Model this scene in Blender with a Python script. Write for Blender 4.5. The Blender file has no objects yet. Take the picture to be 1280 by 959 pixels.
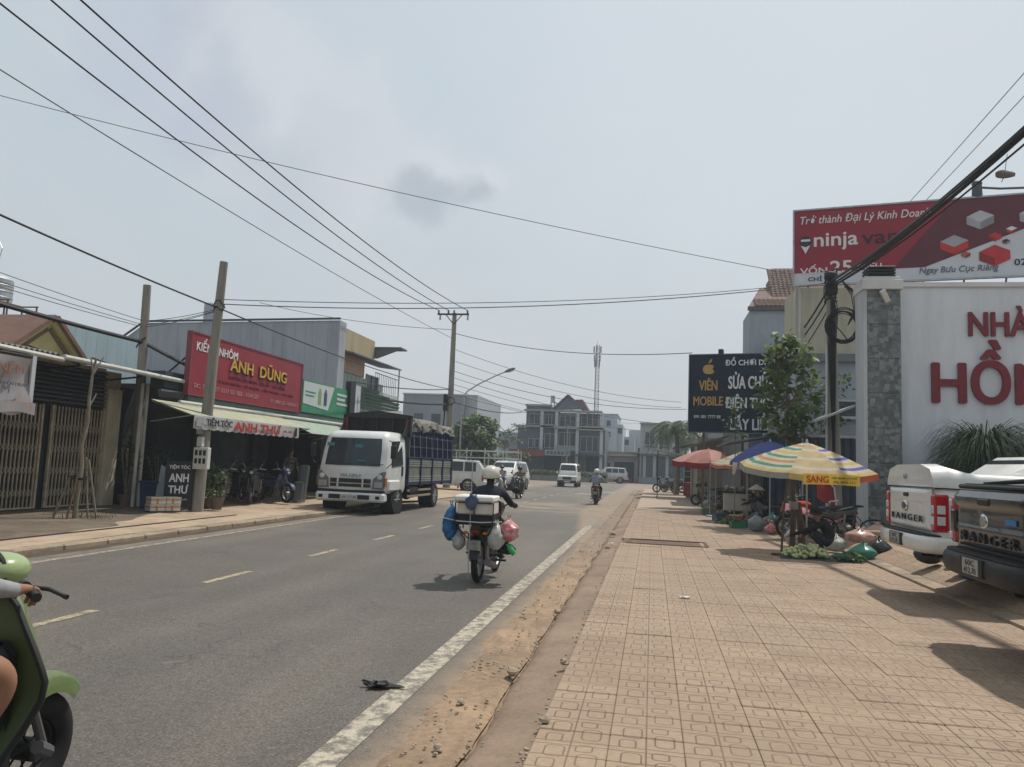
import bpy, bmesh, math, random
from mathutils import Vector, Matrix, noise
random.seed(7)
R = math.radians
SC = bpy.context.scene
COL = SC.collection

# ------------------------------------------------------------------ camera
cam = bpy.data.cameras.new('camera')
camo = bpy.data.objects.new('camera', cam)
COL.objects.link(camo)
SC.camera = camo
cam.sensor_width = 36.0
cam.lens = 36.0 * 980 / 1280
cam.clip_start = 0.05
cam.clip_end = 2000
YAW, PITCH, ROLL, HC = R(10.31), R(5.907), R(2.3), 1.6
_f = Vector((-math.sin(YAW) * math.cos(PITCH), math.cos(YAW) * math.cos(PITCH), math.sin(PITCH)))
_r = Vector((math.cos(YAW), math.sin(YAW), 0))
_u = _r.cross(_f)
_R = _r * math.cos(ROLL) + _u * math.sin(ROLL)
_U = _u * math.cos(ROLL) - _r * math.sin(ROLL)
mw = Matrix((( _R.x, _U.x, -_f.x, 0), (_R.y, _U.y, -_f.y, 0), (_R.z, _U.z, -_f.z, HC), (0, 0, 0, 1)))
camo.matrix_world = mw

# ------------------------------------------------------------------ colour management
SC.view_settings.view_transform = 'Standard'
SC.view_settings.look = 'None'
SC.view_settings.gamma = 1
SC.view_settings.exposure = 0.0
SC.cycles.max_bounces = 8
SC.cycles.volume_bounces = 1

# ------------------------------------------------------------------ sun and sky
SUN_EL, SUN_AZ = R(62), R(35)          # azimuth from +Y towards +X
sl = bpy.data.lights.new('sun', 'SUN')
sl.energy = 4.0
sl.angle = R(1.0)
sl.color = (1, .95, .87)
so = bpy.data.objects.new('sun', sl)
COL.objects.link(so)
sd = Vector((math.cos(SUN_EL) * math.sin(SUN_AZ), math.cos(SUN_EL) * math.cos(SUN_AZ), math.sin(SUN_EL)))
so.rotation_euler = sd.to_track_quat('Z', 'Y').to_euler()

W = bpy.data.worlds.new('World')
SC.world = W
W.use_nodes = True
nt = W.node_tree
nt.nodes.clear()
def N(nt, t, **k):
    n = nt.nodes.new(t)
    for a, b in k.items():
        setattr(n, a, b)
    return n
def L(nt, a, b):
    nt.links.new(a, b)
out = N(nt, 'ShaderNodeOutputWorld')
sky = N(nt, 'ShaderNodeTexSky', sky_type='NISHITA', sun_disc=False, sun_elevation=SUN_EL, sun_rotation=SUN_AZ,
        altitude=200, air_density=1.6, dust_density=4.0, ozone_density=1.0)
bg1 = N(nt, 'ShaderNodeBackground'); bg1.inputs[1].default_value = .075
L(nt, sky.outputs[0], bg1.inputs[0])
tc = N(nt, 'ShaderNodeTexCoord')
sep = N(nt, 'ShaderNodeSeparateXYZ'); L(nt, tc.outputs['Generated'], sep.inputs[0])
ramp = N(nt, 'ShaderNodeValToRGB')       # the haze veil: paler towards the horizon
L(nt, sep.outputs[2], ramp.inputs[0])
cr = ramp.color_ramp
cr.elements[0].position = 0; cr.elements[0].color = (.61, .65, .685, 1)
cr.elements[1].position = .75; cr.elements[1].color = (.67, .78, .84, 1)
e = cr.elements.new(.2); e.color = (.595, .66, .71, 1)
# thin clouds over the veil
mp = N(nt, 'ShaderNodeMapping'); mp.inputs['Scale'].default_value = (1.0, 1.0, 2.0)
L(nt, tc.outputs['Generated'], mp.inputs[0])
nz = N(nt, 'ShaderNodeTexNoise'); nz.inputs['Scale'].default_value = 2.3; nz.inputs['Detail'].default_value = 7; nz.inputs['Roughness'].default_value = .55
L(nt, mp.outputs[0], nz.inputs['Vector'])
cmr = N(nt, 'ShaderNodeMapRange'); cmr.inputs[1].default_value = .40; cmr.inputs[2].default_value = .68
L(nt, nz.outputs[0], cmr.inputs[0])
mixc = N(nt, 'ShaderNodeMixRGB'); mixc.inputs[2].default_value = (.70, .73, .77, 1)
mf = N(nt, 'ShaderNodeMath', operation='MULTIPLY'); mf.inputs[1].default_value = .85
L(nt, cmr.outputs[0], mf.inputs[0]); L(nt, mf.outputs[0], mixc.inputs[0]); L(nt, ramp.outputs[0], mixc.inputs[1])
# two darker cloud bellies
last = mixc.outputs[0]
def puff(last, d, size, col, amt):
    dv = Vector(d).normalized()
    vs = N(nt, 'ShaderNodeVectorMath', operation='DISTANCE'); vs.inputs[1].default_value = dv
    wob = N(nt, 'ShaderNodeVectorMath', operation='SCALE'); wob.inputs['Scale'].default_value = .30
    n2 = N(nt, 'ShaderNodeTexNoise'); n2.inputs['Scale'].default_value = 7; n2.inputs['Detail'].default_value = 6
    L(nt, tc.outputs['Generated'], n2.inputs['Vector'])
    sb = N(nt, 'ShaderNodeVectorMath', operation='SUBTRACT'); sb.inputs[1].default_value = (.5, .5, .5)
    L(nt, n2.outputs['Color'], sb.inputs[0]); L(nt, sb.outputs[0], wob.inputs[0])
    ad = N(nt, 'ShaderNodeVectorMath', operation='ADD'); L(nt, tc.outputs['Generated'], ad.inputs[0]); L(nt, wob.outputs[0], ad.inputs[1])
    L(nt, ad.outputs[0], vs.inputs[0])
    mr = N(nt, 'ShaderNodeMapRange', interpolation_type='SMOOTHSTEP'); mr.inputs[1].default_value = size; mr.inputs[2].default_value = size * .2
    mr.inputs[3].default_value = 0; mr.inputs[4].default_value = amt
    L(nt, vs.outputs['Value'], mr.inputs[0])
    mx = N(nt, 'ShaderNodeMixRGB'); mx.inputs[2].default_value = (*col, 1)
    L(nt, mr.outputs[0], mx.inputs[0]); L(nt, last, mx.inputs[1])
    return mx.outputs[0]
def rayd(x, y):
    return _f + _R * (x - 640) / 980 - _U * (y - 479.5) / 980
for (x, y, s, c, a) in [(330, 130, .16, (.76, .785, .82), .8), (400, 150, .15, (.76, .785, .82), .8), (230, 60, .12, (.74, .76, .80), .6), (900, 60, .45, (.74, .80, .84), .6), (500, 225, .11, (.75, .775, .81), .6), (370, 190, .12, (.50, .56, .63), .5), (250, 120, .10, (.50, .55, .64), .5), (160, 60, .12, (.54, .61, .72), .5),
                        (565, 208, .085, (.78, .80, .83), .7), (545, 250, .065, (.43, .49, .55), .7), (470, 190, .10, (.73, .75, .79), .5)]:
    last = puff(last, rayd(x, y), s, c, a)
bg2 = N(nt, 'ShaderNodeBackground'); L(nt, last, bg2.inputs[0]); bg2.inputs[1].default_value = 1.0
ms = N(nt, 'ShaderNodeMixShader'); ms.inputs[0].default_value = .78
L(nt, bg1.outputs[0], ms.inputs[1]); L(nt, bg2.outputs[0], ms.inputs[2])
L(nt, ms.outputs[0], out.inputs[0])

# ------------------------------------------------------------------ materials
MC = {}
def mat(name, col, rough=.7, metal=0., var=.12, scale=2.5, bump=.0, bscale=60, dirt=None, dscale=1.2, damt=.5,
        stretch=(1, 1, 1), trans=0., emit=0., coat=0., spec=.28, alpha=1., subs=0., world=False, fine=0., fscale=80):
    if name in MC:
        return MC[name]
    m = bpy.data.materials.new(name)
    m.use_nodes = True
    nt = m.node_tree
    b = nt.nodes['Principled BSDF']
    b.inputs['Roughness'].default_value = rough
    b.inputs['Metallic'].default_value = metal
    b.inputs['Coat Weight'].default_value = coat
    b.inputs['Specular IOR Level'].default_value = spec
    b.inputs['Transmission Weight'].default_value = trans
    b.inputs['Alpha'].default_value = alpha
    t = N(nt, 'ShaderNodeTexCoord')
    g = N(nt, 'ShaderNodeNewGeometry')
    src = g.outputs['Position'] if world else t.outputs['Object']
    mp = N(nt, 'ShaderNodeMapping'); mp.inputs['Scale'].default_value = stretch
    L(nt, src, mp.inputs[0])
    n1 = N(nt, 'ShaderNodeTexNoise'); n1.inputs['Scale'].default_value = scale; n1.inputs['Detail'].default_value = 6; n1.inputs['Roughness'].default_value = .62
    L(nt, mp.outputs[0], n1.inputs['Vector'])
    mr = N(nt, 'ShaderNodeMapRange'); mr.inputs[1].default_value = .3; mr.inputs[2].default_value = .7
    mr.inputs[3].default_value = 1 - var; mr.inputs[4].default_value = 1 + var
    L(nt, n1.outputs[0], mr.inputs[0])
    mul = N(nt, 'ShaderNodeVectorMath', operation='SCALE'); mul.inputs[0].default_value = col
    L(nt, mr.outputs[0], mul.inputs['Scale'])
    last = mul.outputs[0]
    if fine:
        nf = N(nt, 'ShaderNodeTexNoise'); nf.inputs['Scale'].default_value = fscale; nf.inputs['Detail'].default_value = 3
        L(nt, src, nf.inputs['Vector'])
        mf = N(nt, 'ShaderNodeMapRange'); mf.inputs[1].default_value = .3; mf.inputs[2].default_value = .7; mf.inputs[3].default_value = 1 - fine; mf.inputs[4].default_value = 1 + fine
        L(nt, nf.outputs[0], mf.inputs[0])
        m2 = N(nt, 'ShaderNodeVectorMath', operation='SCALE'); L(nt, last, m2.inputs[0]); L(nt, mf.outputs[0], m2.inputs['Scale'])
        last = m2.outputs[0]
    if dirt:
        n3 = N(nt, 'ShaderNodeTexNoise'); n3.inputs['Scale'].default_value = dscale; n3.inputs['Detail'].default_value = 8; n3.inputs['Roughness'].default_value = .65
        mp3 = N(nt, 'ShaderNodeMapping'); mp3.inputs['Scale'].default_value = stretch; mp3.inputs['Location'].default_value = (3.1, 7.7, 1.3)
        L(nt, src, mp3.inputs[0]); L(nt, mp3.outputs[0], n3.inputs['Vector'])
        m3 = N(nt, 'ShaderNodeMapRange'); m3.inputs[1].default_value = .45; m3.inputs[2].default_value = .68; m3.inputs[4].default_value = damt
        L(nt, n3.outputs[0], m3.inputs[0])
        mx = N(nt, 'ShaderNodeMixRGB'); mx.inputs[2].default_value = (*dirt, 1)
        L(nt, m3.outputs[0], mx.inputs[0]); L(nt, last, mx.inputs[1])
        last = mx.outputs[0]
    L(nt, last, b.inputs['Base Color'])
    if subs:
        b.inputs['Subsurface Weight'].default_value = subs
        b.inputs['Subsurface Radius'].default_value = (.02, .008, .004)
    if emit:
        L(nt, last, b.inputs['Emission Color']); b.inputs['Emission Strength'].default_value = emit
    if bump:
        n2 = N(nt, 'ShaderNodeTexNoise'); n2.inputs['Scale'].default_value = bscale; n2.inputs['Detail'].default_value = 4
        L(nt, src, n2.inputs['Vector'])
        bp = N(nt, 'ShaderNodeBump'); bp.inputs['Strength'].default_value = bump; bp.inputs['Distance'].default_value = .01
        L(nt, n2.outputs[0], bp.inputs['Height']); L(nt, bp.outputs[0], b.inputs['Normal'])
    MC[name] = m
    return m

def thin(name, col, trans=.4, rough=.8, var=.15, scale=4):
    """cloth or leaf that lets some light through"""
    if name in MC:
        return MC[name]
    m = mat(name, col, rough, var=var, scale=scale)
    nt = m.node_tree
    b = nt.nodes['Principled BSDF']; o = nt.nodes['Material Output']
    tr = N(nt, 'ShaderNodeBsdfTranslucent')
    src = b.inputs['Base Color'].links[0].from_socket
    L(nt, src, tr.inputs[0])
    mx = N(nt, 'ShaderNodeMixShader'); mx.inputs[0].default_value = trans
    L(nt, b.outputs[0], mx.inputs[1]); L(nt, tr.outputs[0], mx.inputs[2]); L(nt, mx.outputs[0], o.inputs[0])
    return m

# ------------------------------------------------------------------ mesh builder
class MB:
    def __init__(s):
        s.v = []; s.f = []; s.m = []; s.mi = 0; s.M = Matrix()
    def add(s, vs, fs):
        n = len(s.v)
        s.v += [tuple(s.M @ Vector(p)) for p in vs]
        s.f += [tuple(i + n for i in f) for f in fs]
        s.m += [s.mi] * len(fs)
        return s
    def box(s, x0, x1, y0, y1, z0, z1):
        return s.add([(x0, y0, z0), (x1, y0, z0), (x1, y1, z0), (x0, y1, z0), (x0, y0, z1), (x1, y0, z1), (x1, y1, z1), (x0, y1, z1)],
              [(0, 3, 2, 1), (4, 5, 6, 7), (0, 1, 5, 4), (1, 2, 6, 5), (2, 3, 7, 6), (3, 0, 4, 7)])
    def rbox(s, x0, x1, y0, y1, z0, z1, r=.02):
        """box with all edges chamfered"""
        vs = []; X = (x0, x1); Y = (y0, y1); Z = (z0, z1)
        sg = (-1, 1)
        idx = {}
        for a in (0, 1):
            for b in (0, 1):
                for c in (0, 1):
                    px, py, pz = X[a], Y[b], Z[c]; ix, iy, iz = px - sg[a] * r, py - sg[b] * r, pz - sg[c] * r
                    idx[(a, b, c, 0)] = len(vs); vs.append((px, iy, iz))
                    idx[(a, b, c, 1)] = len(vs); vs.append((ix, py, iz))
                    idx[(a, b, c, 2)] = len(vs); vs.append((ix, iy, pz))
        fs = []
        q = [(0, 0), (0, 1), (1, 1), (1, 0)]
        for a in (0, 1):
            fs.append(tuple(idx[(a, i, j, 0)] for i, j in q))
            fs.append(tuple(idx[(i, a, j, 1)] for i, j in q))
            fs.append(tuple(idx[(i, j, a, 2)] for i, j in q))
        for i in (0, 1):
            for j in (0, 1):
                fs.append((idx[(0, i, j, 1)], idx[(1, i, j, 1)], idx[(1, i, j, 2)], idx[(0, i, j, 2)]))
                fs.append((idx[(i, 0, j, 0)], idx[(i, 1, j, 0)], idx[(i, 1, j, 2)], idx[(i, 0, j, 2)]))
                fs.append((idx[(i, j, 0, 0)], idx[(i, j, 1, 0)], idx[(i, j, 1, 1)], idx[(i, j, 0, 1)]))
                for k in (0, 1):
                    fs.append((idx[(i, j, k, 0)], idx[(i, j, k, 1)], idx[(i, j, k, 2)]))
        return s.add(vs, fs)
    def rings(s, rs, cap=True, closed=True):
        n = len(rs[0]); vs = [p for r in rs for p in r]; fs = []
        for k in range(len(rs) - 1):
            for i in range(n if closed else n - 1):
                j = (i + 1) % n
                fs.append((k * n + i, k * n + j, (k + 1) * n + j, (k + 1) * n + i))
        if cap and closed:
            fs.append(tuple(range(n))[::-1]); fs.append(tuple((len(rs) - 1) * n + i for i in range(n)))
        return s.add(vs, fs)
    def tube(s, pts, r, n=8, cap=True):
        pts = [Vector(p) for p in pts]
        if len(pts) < 2: return s
        rs = []
        t0 = (pts[1] - pts[0]).normalized()
        a = Vector((0, 0, 1)) if abs(t0.z) < .9 else Vector((1, 0, 0))
        u = t0.cross(a).normalized()
        for i, p in enumerate(pts):
            t = ((pts[min(i + 1, len(pts) - 1)] - pts[max(i - 1, 0)])).normalized()
            u = (u - t * u.dot(t))
            u = u.normalized() if u.length > 1e-6 else t.orthogonal().normalized()
            w = t.cross(u)
            rr = r[i] if isinstance(r, (list, tuple)) else r
            rs.append([p + (u * math.cos(2 * math.pi * k / n) + w * math.sin(2 * math.pi * k / n)) * rr for k in range(n)])
        return s.rings(rs, cap)
    def cyl(s, p0, p1, r0, r1=None, n=16, cap=True):
        return s.tube([p0, p1], [r0, r0 if r1 is None else r1], n, cap)
    def lathe(s, prof, axis='z', n=24, c=(0, 0, 0), cap=False):
        rs = []
        for r, h in prof:
            ring = []
            for k in range(n):
                a = 2 * math.pi * k / n; x, y = r * math.cos(a), r * math.sin(a)
                p = {'z': (x, y, h), 'x': (h, x, y), 'y': (x, h, y)}[axis]
                ring.append((p[0] + c[0], p[1] + c[1], p[2] + c[2]))
            rs.append(ring)
        return s.rings(rs, cap)
    def torus(s, c, R_, r, axis='x', n=28, m=8, sx=1.):
        prof = [(R_ + r * math.cos(2 * math.pi * k / m), r * sx * math.sin(2 * math.pi * k / m)) for k in range(m + 1)]
        return s.lathe(prof, axis, n, c)
    def ell(s, c, r, n=16, m=10, sq=1.):
        rs = []
        def pw(v): return math.copysign(abs(v) ** sq, v)
        for i in range(1, m):
            a = math.pi * i / m - math.pi / 2
            rs.append([(c[0] + r[0] * pw(math.cos(a)) * pw(math.cos(2 * math.pi * k / n)), c[1] + r[1] * pw(math.cos(a)) * pw(math.sin(2 * math.pi * k / n)), c[2] + r[2] * pw(math.sin(a))) for k in range(n)])
        b = len(s.v)
        s.rings(rs, cap=False)
        t = len(s.v)
        s.add([(c[0], c[1], c[2] - r[2]), (c[0], c[1], c[2] + r[2])], [])
        for k in range(n):
            s.f.append((t, b + (k + 1) % n, b + k)); s.m.append(s.mi)
            q = b + (m - 2) * n
            s.f.append((t + 1, q + k, q + (k + 1) % n)); s.m.append(s.mi)
        return s
    def prism(s, pts, axis, a, b):
        def P(p, h): return {'x': (h, p[0], p[1]), 'y': (p[0], h, p[1]), 'z': (p[0], p[1], h)}[axis]
        n = len(pts)
        return s.add([P(p, a) for p in pts] + [P(p, b) for p in pts],
              [tuple(range(n))[::-1], tuple(range(n, 2 * n))] + [(i, (i + 1) % n, n + (i + 1) % n, n + i) for i in range(n)])
    def quad(s, *p):
        return s.add(p, [tuple(range(len(p)))])
    def slab(s, p, th=.01):
        """a flat polygon given thickness along its normal"""
        v = [Vector(q) for q in p]; nrm = (v[1] - v[0]).cross(v[2] - v[0]).normalized() * th; n = len(v)
        return s.add(v + [q + nrm for q in v], [tuple(range(n))[::-1], tuple(range(n, 2 * n))] + [(i, (i + 1) % n, n + (i + 1) % n, n + i) for i in range(n)])
    def sheet(s, fn, nu, nv):
        vs = [fn(i / nu, j / nv) for j in range(nv + 1) for i in range(nu + 1)]
        return s.add(vs, [(j * (nu + 1) + i, j * (nu + 1) + i + 1, (j + 1) * (nu + 1) + i + 1, (j + 1) * (nu + 1) + i) for j in range(nv) for i in range(nu)])
    def mesh(s, name, mats, smooth=35, recalc=True):
        me = bpy.data.meshes.new(name)
        me.from_pydata(s.v, [], s.f)
        if recalc:
            bm = bmesh.new(); bm.from_mesh(me)
            bmesh.ops.recalc_face_normals(bm, faces=bm.faces)
            bm.to_mesh(me); bm.free()
        mats = mats if isinstance(mats, (list, tuple)) else [mats]
        for m in mats: me.materials.append(m)
        if len(mats) > 1: me.polygons.foreach_set('material_index', s.m)
        if smooth:
            me.polygons.foreach_set('use_smooth', [True] * len(me.polygons))
            me.set_sharp_from_angle(angle=R(smooth))
        me.update()
        return me
    def build(s, name, mats, parent=None, smooth=35, label=None, recalc=True):
        o = bpy.data.objects.new(name, s.mesh(name, mats, smooth, recalc))
        COL.objects.link(o)
        if parent: o.parent = parent
        if label: o['label'] = label
        return o

def thing(name, label, cat, loc=(0, 0, 0), rz=0., group=None, scale=None):
    o = bpy.data.objects.new(name, None); COL.objects.link(o)
    o.empty_display_size = .1
    o.location = loc; o.rotation_euler = (0, 0, rz)
    if scale: o.scale = (scale,) * 3
    o['label'] = label; o['category'] = cat
    if group: o['group'] = group
    return o
def tag(o, label, cat, group=None, loc=None, rz=None):
    o['label'] = label; o['category'] = cat
    if group: o['group'] = group
    if loc is not None: o.location = loc
    if rz is not None: o.rotation_euler = (0, 0, rz)
    return o
def struct(o):
    o['kind'] = 'structure'; return o
def stuff(o):
    o['kind'] = 'stuff'; return o
def dup(o, parent=None, **k):
    c = o.copy(); COL.objects.link(c)
    if parent: c.parent = parent
    for a, b in k.items(): c[a] = b
    for ch in list(o.children): dup(ch, c)
    return c

def txt(body, mtl, parent, o, u, v, w, h, depth=.01, bold=.0, name='lettering', shear=0.):
    """lettering fitted into the w x h rectangle at corner o, u to the right, v up"""
    c = bpy.data.curves.new('lettering', 'FONT'); c.body = body; c.size = 1; c.resolution_u = 3; c.shear = shear
    c.extrude = .5
    to = bpy.data.objects.new('lettering', c); COL.objects.link(to)
    dg = bpy.context.evaluated_depsgraph_get()
    me = bpy.data.meshes.new_from_object(to.evaluated_get(dg))
    bpy.data.objects.remove(to)
    xs = [q.co.x for q in me.vertices]; ys = [q.co.y for q in me.vertices]
    x0, x1, y0, y1 = min(xs), max(xs), min(ys), max(ys)
    u = Vector(u).normalized(); v = Vector(v).normalized(); n = u.cross(v); o = Vector(o)
    sx, sy = w / (x1 - x0), h / (y1 - y0)
    vs, fs = [], []
    base = [q.co.copy() for q in me.vertices]; pol = [tuple(p.vertices) for p in me.polygons]
    offs = [(0, 0)] if not bold else [(math.cos(k * .6283), .9 * math.sin(k * .6283)) for k in range(10)]
    for i, (dx, dy) in enumerate(offs):
        k = len(vs)
        for p in base:
            vs.append(o + u * ((p.x - x0) * sx + dx * bold * h) + v * ((p.y - y0) * sy + dy * bold * h) + n * ((p.z + .5) * (depth + i * .0006)))
        fs += [tuple(a + k for a in f) for f in pol]
    bpy.data.meshes.remove(me)
    mb = MB(); mb.add(vs, fs)
    return mb.build(name, mtl, parent, smooth=0)

def catenary(a, b, sag, n=24):
    a, b = Vector(a), Vector(b)
    return [a.lerp(b, i / n) + Vector((0, 0, -4 * sag * (i / n) * (1 - i / n))) for i in range(n + 1)]
# ------------------------------------------------------------------ setting: ground, road, pavements
def node_floor_cell(nt, src, sx, sy, ox, oy):
    """fract coordinates and a random value per cell"""
    mp = N(nt, 'ShaderNodeVectorMath', operation='MULTIPLY_ADD'); mp.inputs[1].default_value = (1 / sx, 1 / sy, 0); mp.inputs[2].default_value = (ox, oy, 0)
    L(nt, src, mp.inputs[0])
    fl = N(nt, 'ShaderNodeVectorMath', operation='FLOOR'); L(nt, mp.outputs[0], fl.inputs[0])
    fr = N(nt, 'ShaderNodeVectorMath', operation='FRACTION'); L(nt, mp.outputs[0], fr.inputs[0])
    wn = N(nt, 'ShaderNodeTexWhiteNoise', noise_dimensions='2D'); L(nt, fl.outputs[0], wn.inputs[0])
    return fr.outputs[0], wn.outputs[0]
def M(nt, op, a, b=None, c=None, clamp=False):
    n = N(nt, 'ShaderNodeMath', operation=op, use_clamp=clamp)
    for i, v in enumerate((a, b, c)):
        if v is None: continue
        if isinstance(v, (int, float)): n.inputs[i].default_value = v
        else: L(nt, v, n.inputs[i])
    return n.outputs[0]
def noise_(nt, src, scale, detail=5, rough=.6, stretch=(1, 1, 1), loc=(0, 0, 0)):
    mp = N(nt, 'ShaderNodeMapping'); mp.inputs['Scale'].default_value = stretch; mp.inputs['Location'].default_value = loc
    L(nt, src, mp.inputs[0])
    n = N(nt, 'ShaderNodeTexNoise'); n.inputs['Scale'].default_value = scale; n.inputs['Detail'].default_value = detail; n.inputs['Roughness'].default_value = rough
    L(nt, mp.outputs[0], n.inputs['Vector'])
    return n.outputs[0]
def mrange(nt, v, a, b, c=0., d=1., smooth=False):
    n = N(nt, 'ShaderNodeMapRange'); n.inputs[1].default_value = a; n.inputs[2].default_value = b; n.inputs[3].default_value = c; n.inputs[4].default_value = d
    if smooth: n.interpolation_type = 'SMOOTHSTEP'
    L(nt, v, n.inputs[0]); return n.outputs[0]
def mixc(nt, f, a, b):
    n = N(nt, 'ShaderNodeMixRGB')
    for i, v in enumerate((f, a, b)):
        if isinstance(v, (int, float)): n.inputs[i].default_value = v
        elif isinstance(v, tuple): n.inputs[i].default_value = (*v, 1)
        else: L(nt, v, n.inputs[i])
    return n.outputs[0]
def newmat(name, rough=.8):
    m = bpy.data.materials.new(name); m.use_nodes = True; nt = m.node_tree
    b = nt.nodes['Principled BSDF']; b.inputs['Roughness'].default_value = rough
    g = N(nt, 'ShaderNodeNewGeometry')
    return m, nt, b, g.outputs['Position']
def bumpto(nt, b, h, strength=.3, dist=.01):
    bp = N(nt, 'ShaderNodeBump'); bp.inputs['Strength'].default_value = strength; bp.inputs['Distance'].default_value = dist
    L(nt, h, bp.inputs['Height']); L(nt, bp.outputs[0], b.inputs['Normal'])

# asphalt
asph, nt, b, P = newmat('asphalt', .82)
sp = N(nt, 'ShaderNodeSeparateXYZ'); L(nt, P, sp.inputs[0])
fine = noise_(nt, P, 55, 3, .7)
grit = noise_(nt, P, 16, 4, .7)
big = noise_(nt, P, .5, 5, .6)
lane = noise_(nt, P, 1.3, 4, .55, (1, .03, 1))
c = mixc(nt, mrange(nt, big, .3, .7), (.082, .071, .060), (.124, .108, .090))
c = mixc(nt, mrange(nt, lane, .42, .62, 0, .5), c, (.085, .073, .060))
patch = mrange(nt, noise_(nt, P, .22, 3, .5, (1.6, .35, 1), (4, 2, 0)), .5, .6, 0, .45)
c = mixc(nt, patch, c, (.165, .143, .110))
vor = N(nt, 'ShaderNodeTexVoronoi'); vor.inputs['Scale'].default_value = 70; L(nt, P, vor.inputs['Vector'])
trk = M(nt, 'MULTIPLY', mrange(nt, M(nt, 'ABSOLUTE', M(nt, 'SUBTRACT', M(nt, 'PINGPONG', M(nt, 'ADD', sp.outputs[0], 2.0), .9), .45)), .1, .3), mrange(nt, noise_(nt, P, .9, 5, .6, (1, .15, 1)), .35, .65))
c = mixc(nt, M(nt, 'MULTIPLY', trk, .30), c, (.075, .068, .062))
spot = mrange(nt, noise_(nt, P, 1.1, 6, .72, (1, .5, 1), (2, 8, 0)), .60, .68, 0, .5)
c = mixc(nt, spot, c, (.055, .05, .047))
c = mixc(nt, mrange(nt, noise_(nt, P, 3.5, 5, .7), .62, .72, 0, .5), c, (.21, .185, .15))
v = M(nt, 'MULTIPLY', M(nt, 'MULTIPLY', mrange(nt, fine, .3, .7, .45, 1.55), mrange(nt, grit, .3, .7, .78, 1.22)), mrange(nt, vor.outputs['Distance'], .1, .7, 1.12, .8))
sc = N(nt, 'ShaderNodeVectorMath', operation='SCALE'); L(nt, c, sc.inputs[0]); L(nt, v, sc.inputs['Scale'])
# sand dragged across the road at the side street and along its left edge
sand = M(nt, 'MULTIPLY', mrange(nt, M(nt, 'ABSOLUTE', M(nt, 'SUBTRACT', sp.outputs[1], 31.5)), 6.0, .5), mrange(nt, noise_(nt, P, .8, 6, .7, (.4, 1, 1)), .42, .62), None, True)
edge = M(nt, 'MULTIPLY', mrange(nt, sp.outputs[0], -8.2, -8.9), mrange(nt, noise_(nt, P, 2, 6, .7), .35, .6, .1, .9), None, True)
edge2 = M(nt, 'MULTIPLY', mrange(nt, M(nt, 'SUBTRACT', sp.outputs[0], mrange(nt, sp.outputs[1], 16, 30, 0, -1.1)), -1.62, -1.38), mrange(nt, noise_(nt, P, 3, 7, .72), .32, .52, .0, .97), None, True)
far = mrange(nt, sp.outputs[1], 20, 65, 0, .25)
vc = N(nt, 'ShaderNodeTexVoronoi', feature='DISTANCE_TO_EDGE'); vc.inputs['Scale'].default_value = .8
wv = N(nt, 'ShaderNodeVectorMath', operation='ADD'); nw = N(nt, 'ShaderNodeTexNoise'); nw.inputs['Scale'].default_value = 2.5; nw.inputs['Detail'].default_value = 6; L(nt, P, nw.inputs['Vector']); L(nt, P, wv.inputs[0]); L(nt, nw.outputs['Color'], wv.inputs[1]); L(nt, wv.outputs[0], vc.inputs['Vector'])
crk = M(nt, 'MULTIPLY', mrange(nt, vc.outputs['Distance'], .012, .003), mrange(nt, noise_(nt, P, .35, 3, .5, (1, 1, 1), (8, 3, 0)), .52, .60))
base_ = mixc(nt, M(nt, 'MULTIPLY', crk, .7), sc.outputs[0], (.04, .036, .032))
c2 = mixc(nt, M(nt, 'MULTIPLY', sand, .8), base_, (.33, .25, .165))
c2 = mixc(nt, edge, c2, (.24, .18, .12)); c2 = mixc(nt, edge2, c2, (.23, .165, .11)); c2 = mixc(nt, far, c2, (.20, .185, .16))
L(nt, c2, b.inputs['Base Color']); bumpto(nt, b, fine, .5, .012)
b.inputs['Roughness'].default_value = .78

# road paint (worn, shows the asphalt through)
def paint(name, col, wear):
    m, nt, b, P = newmat(name, .7)
    w = mrange(nt, noise_(nt, P, 9, 8, .75), wear - .07, wear + .07)
    fine = noise_(nt, P, 55, 3, .7)
    cc = mixc(nt, w, (.13, .115, .095), col)
    s = N(nt, 'ShaderNodeVectorMath', operation='SCALE'); L(nt, cc, s.inputs[0]); L(nt, mrange(nt, fine, .25, .75, .75, 1.2), s.inputs['Scale'])
    L(nt, s.outputs[0], b.inputs['Base Color']); bumpto(nt, b, fine, .4)
    return m
p_white = paint('worn_white_paint', (.40, .35, .265), .50)
p_dash = paint('worn_dash_paint', (.38, .31, .18), .49)

# bare soil
soil, nt, b, P = newmat('soil', .95)
n1 = noise_(nt, P, 1.1, 8, .65); n2 = noise_(nt, P, 18, 6, .7); n3 = noise_(nt, P, 3.0, 7, .7, (1, .3, 1))
c = mixc(nt, mrange(nt, n1, .35, .65), (.19, .13, .085), (.33, .225, .14))
c = mixc(nt, mrange(nt, n3, .5, .66, 0, .75), c, (.15, .10, .065))
spz = N(nt, 'ShaderNodeSeparateXYZ'); L(nt, P, spz.inputs[0])
c = mixc(nt, M(nt, 'MULTIPLY', mrange(nt, spz.outputs[1], 9, 20), mrange(nt, n1, .38, .58, .3, .95)), c, (.19, .155, .118))
s = N(nt, 'ShaderNodeVectorMath', operation='SCALE'); L(nt, c, s.inputs[0]); L(nt, mrange(nt, n2, .3, .7, .75, 1.22), s.inputs['Scale'])
L(nt, s.outputs[0], b.inputs['Base Color']); bumpto(nt, b, n2, .6, .02)

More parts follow.
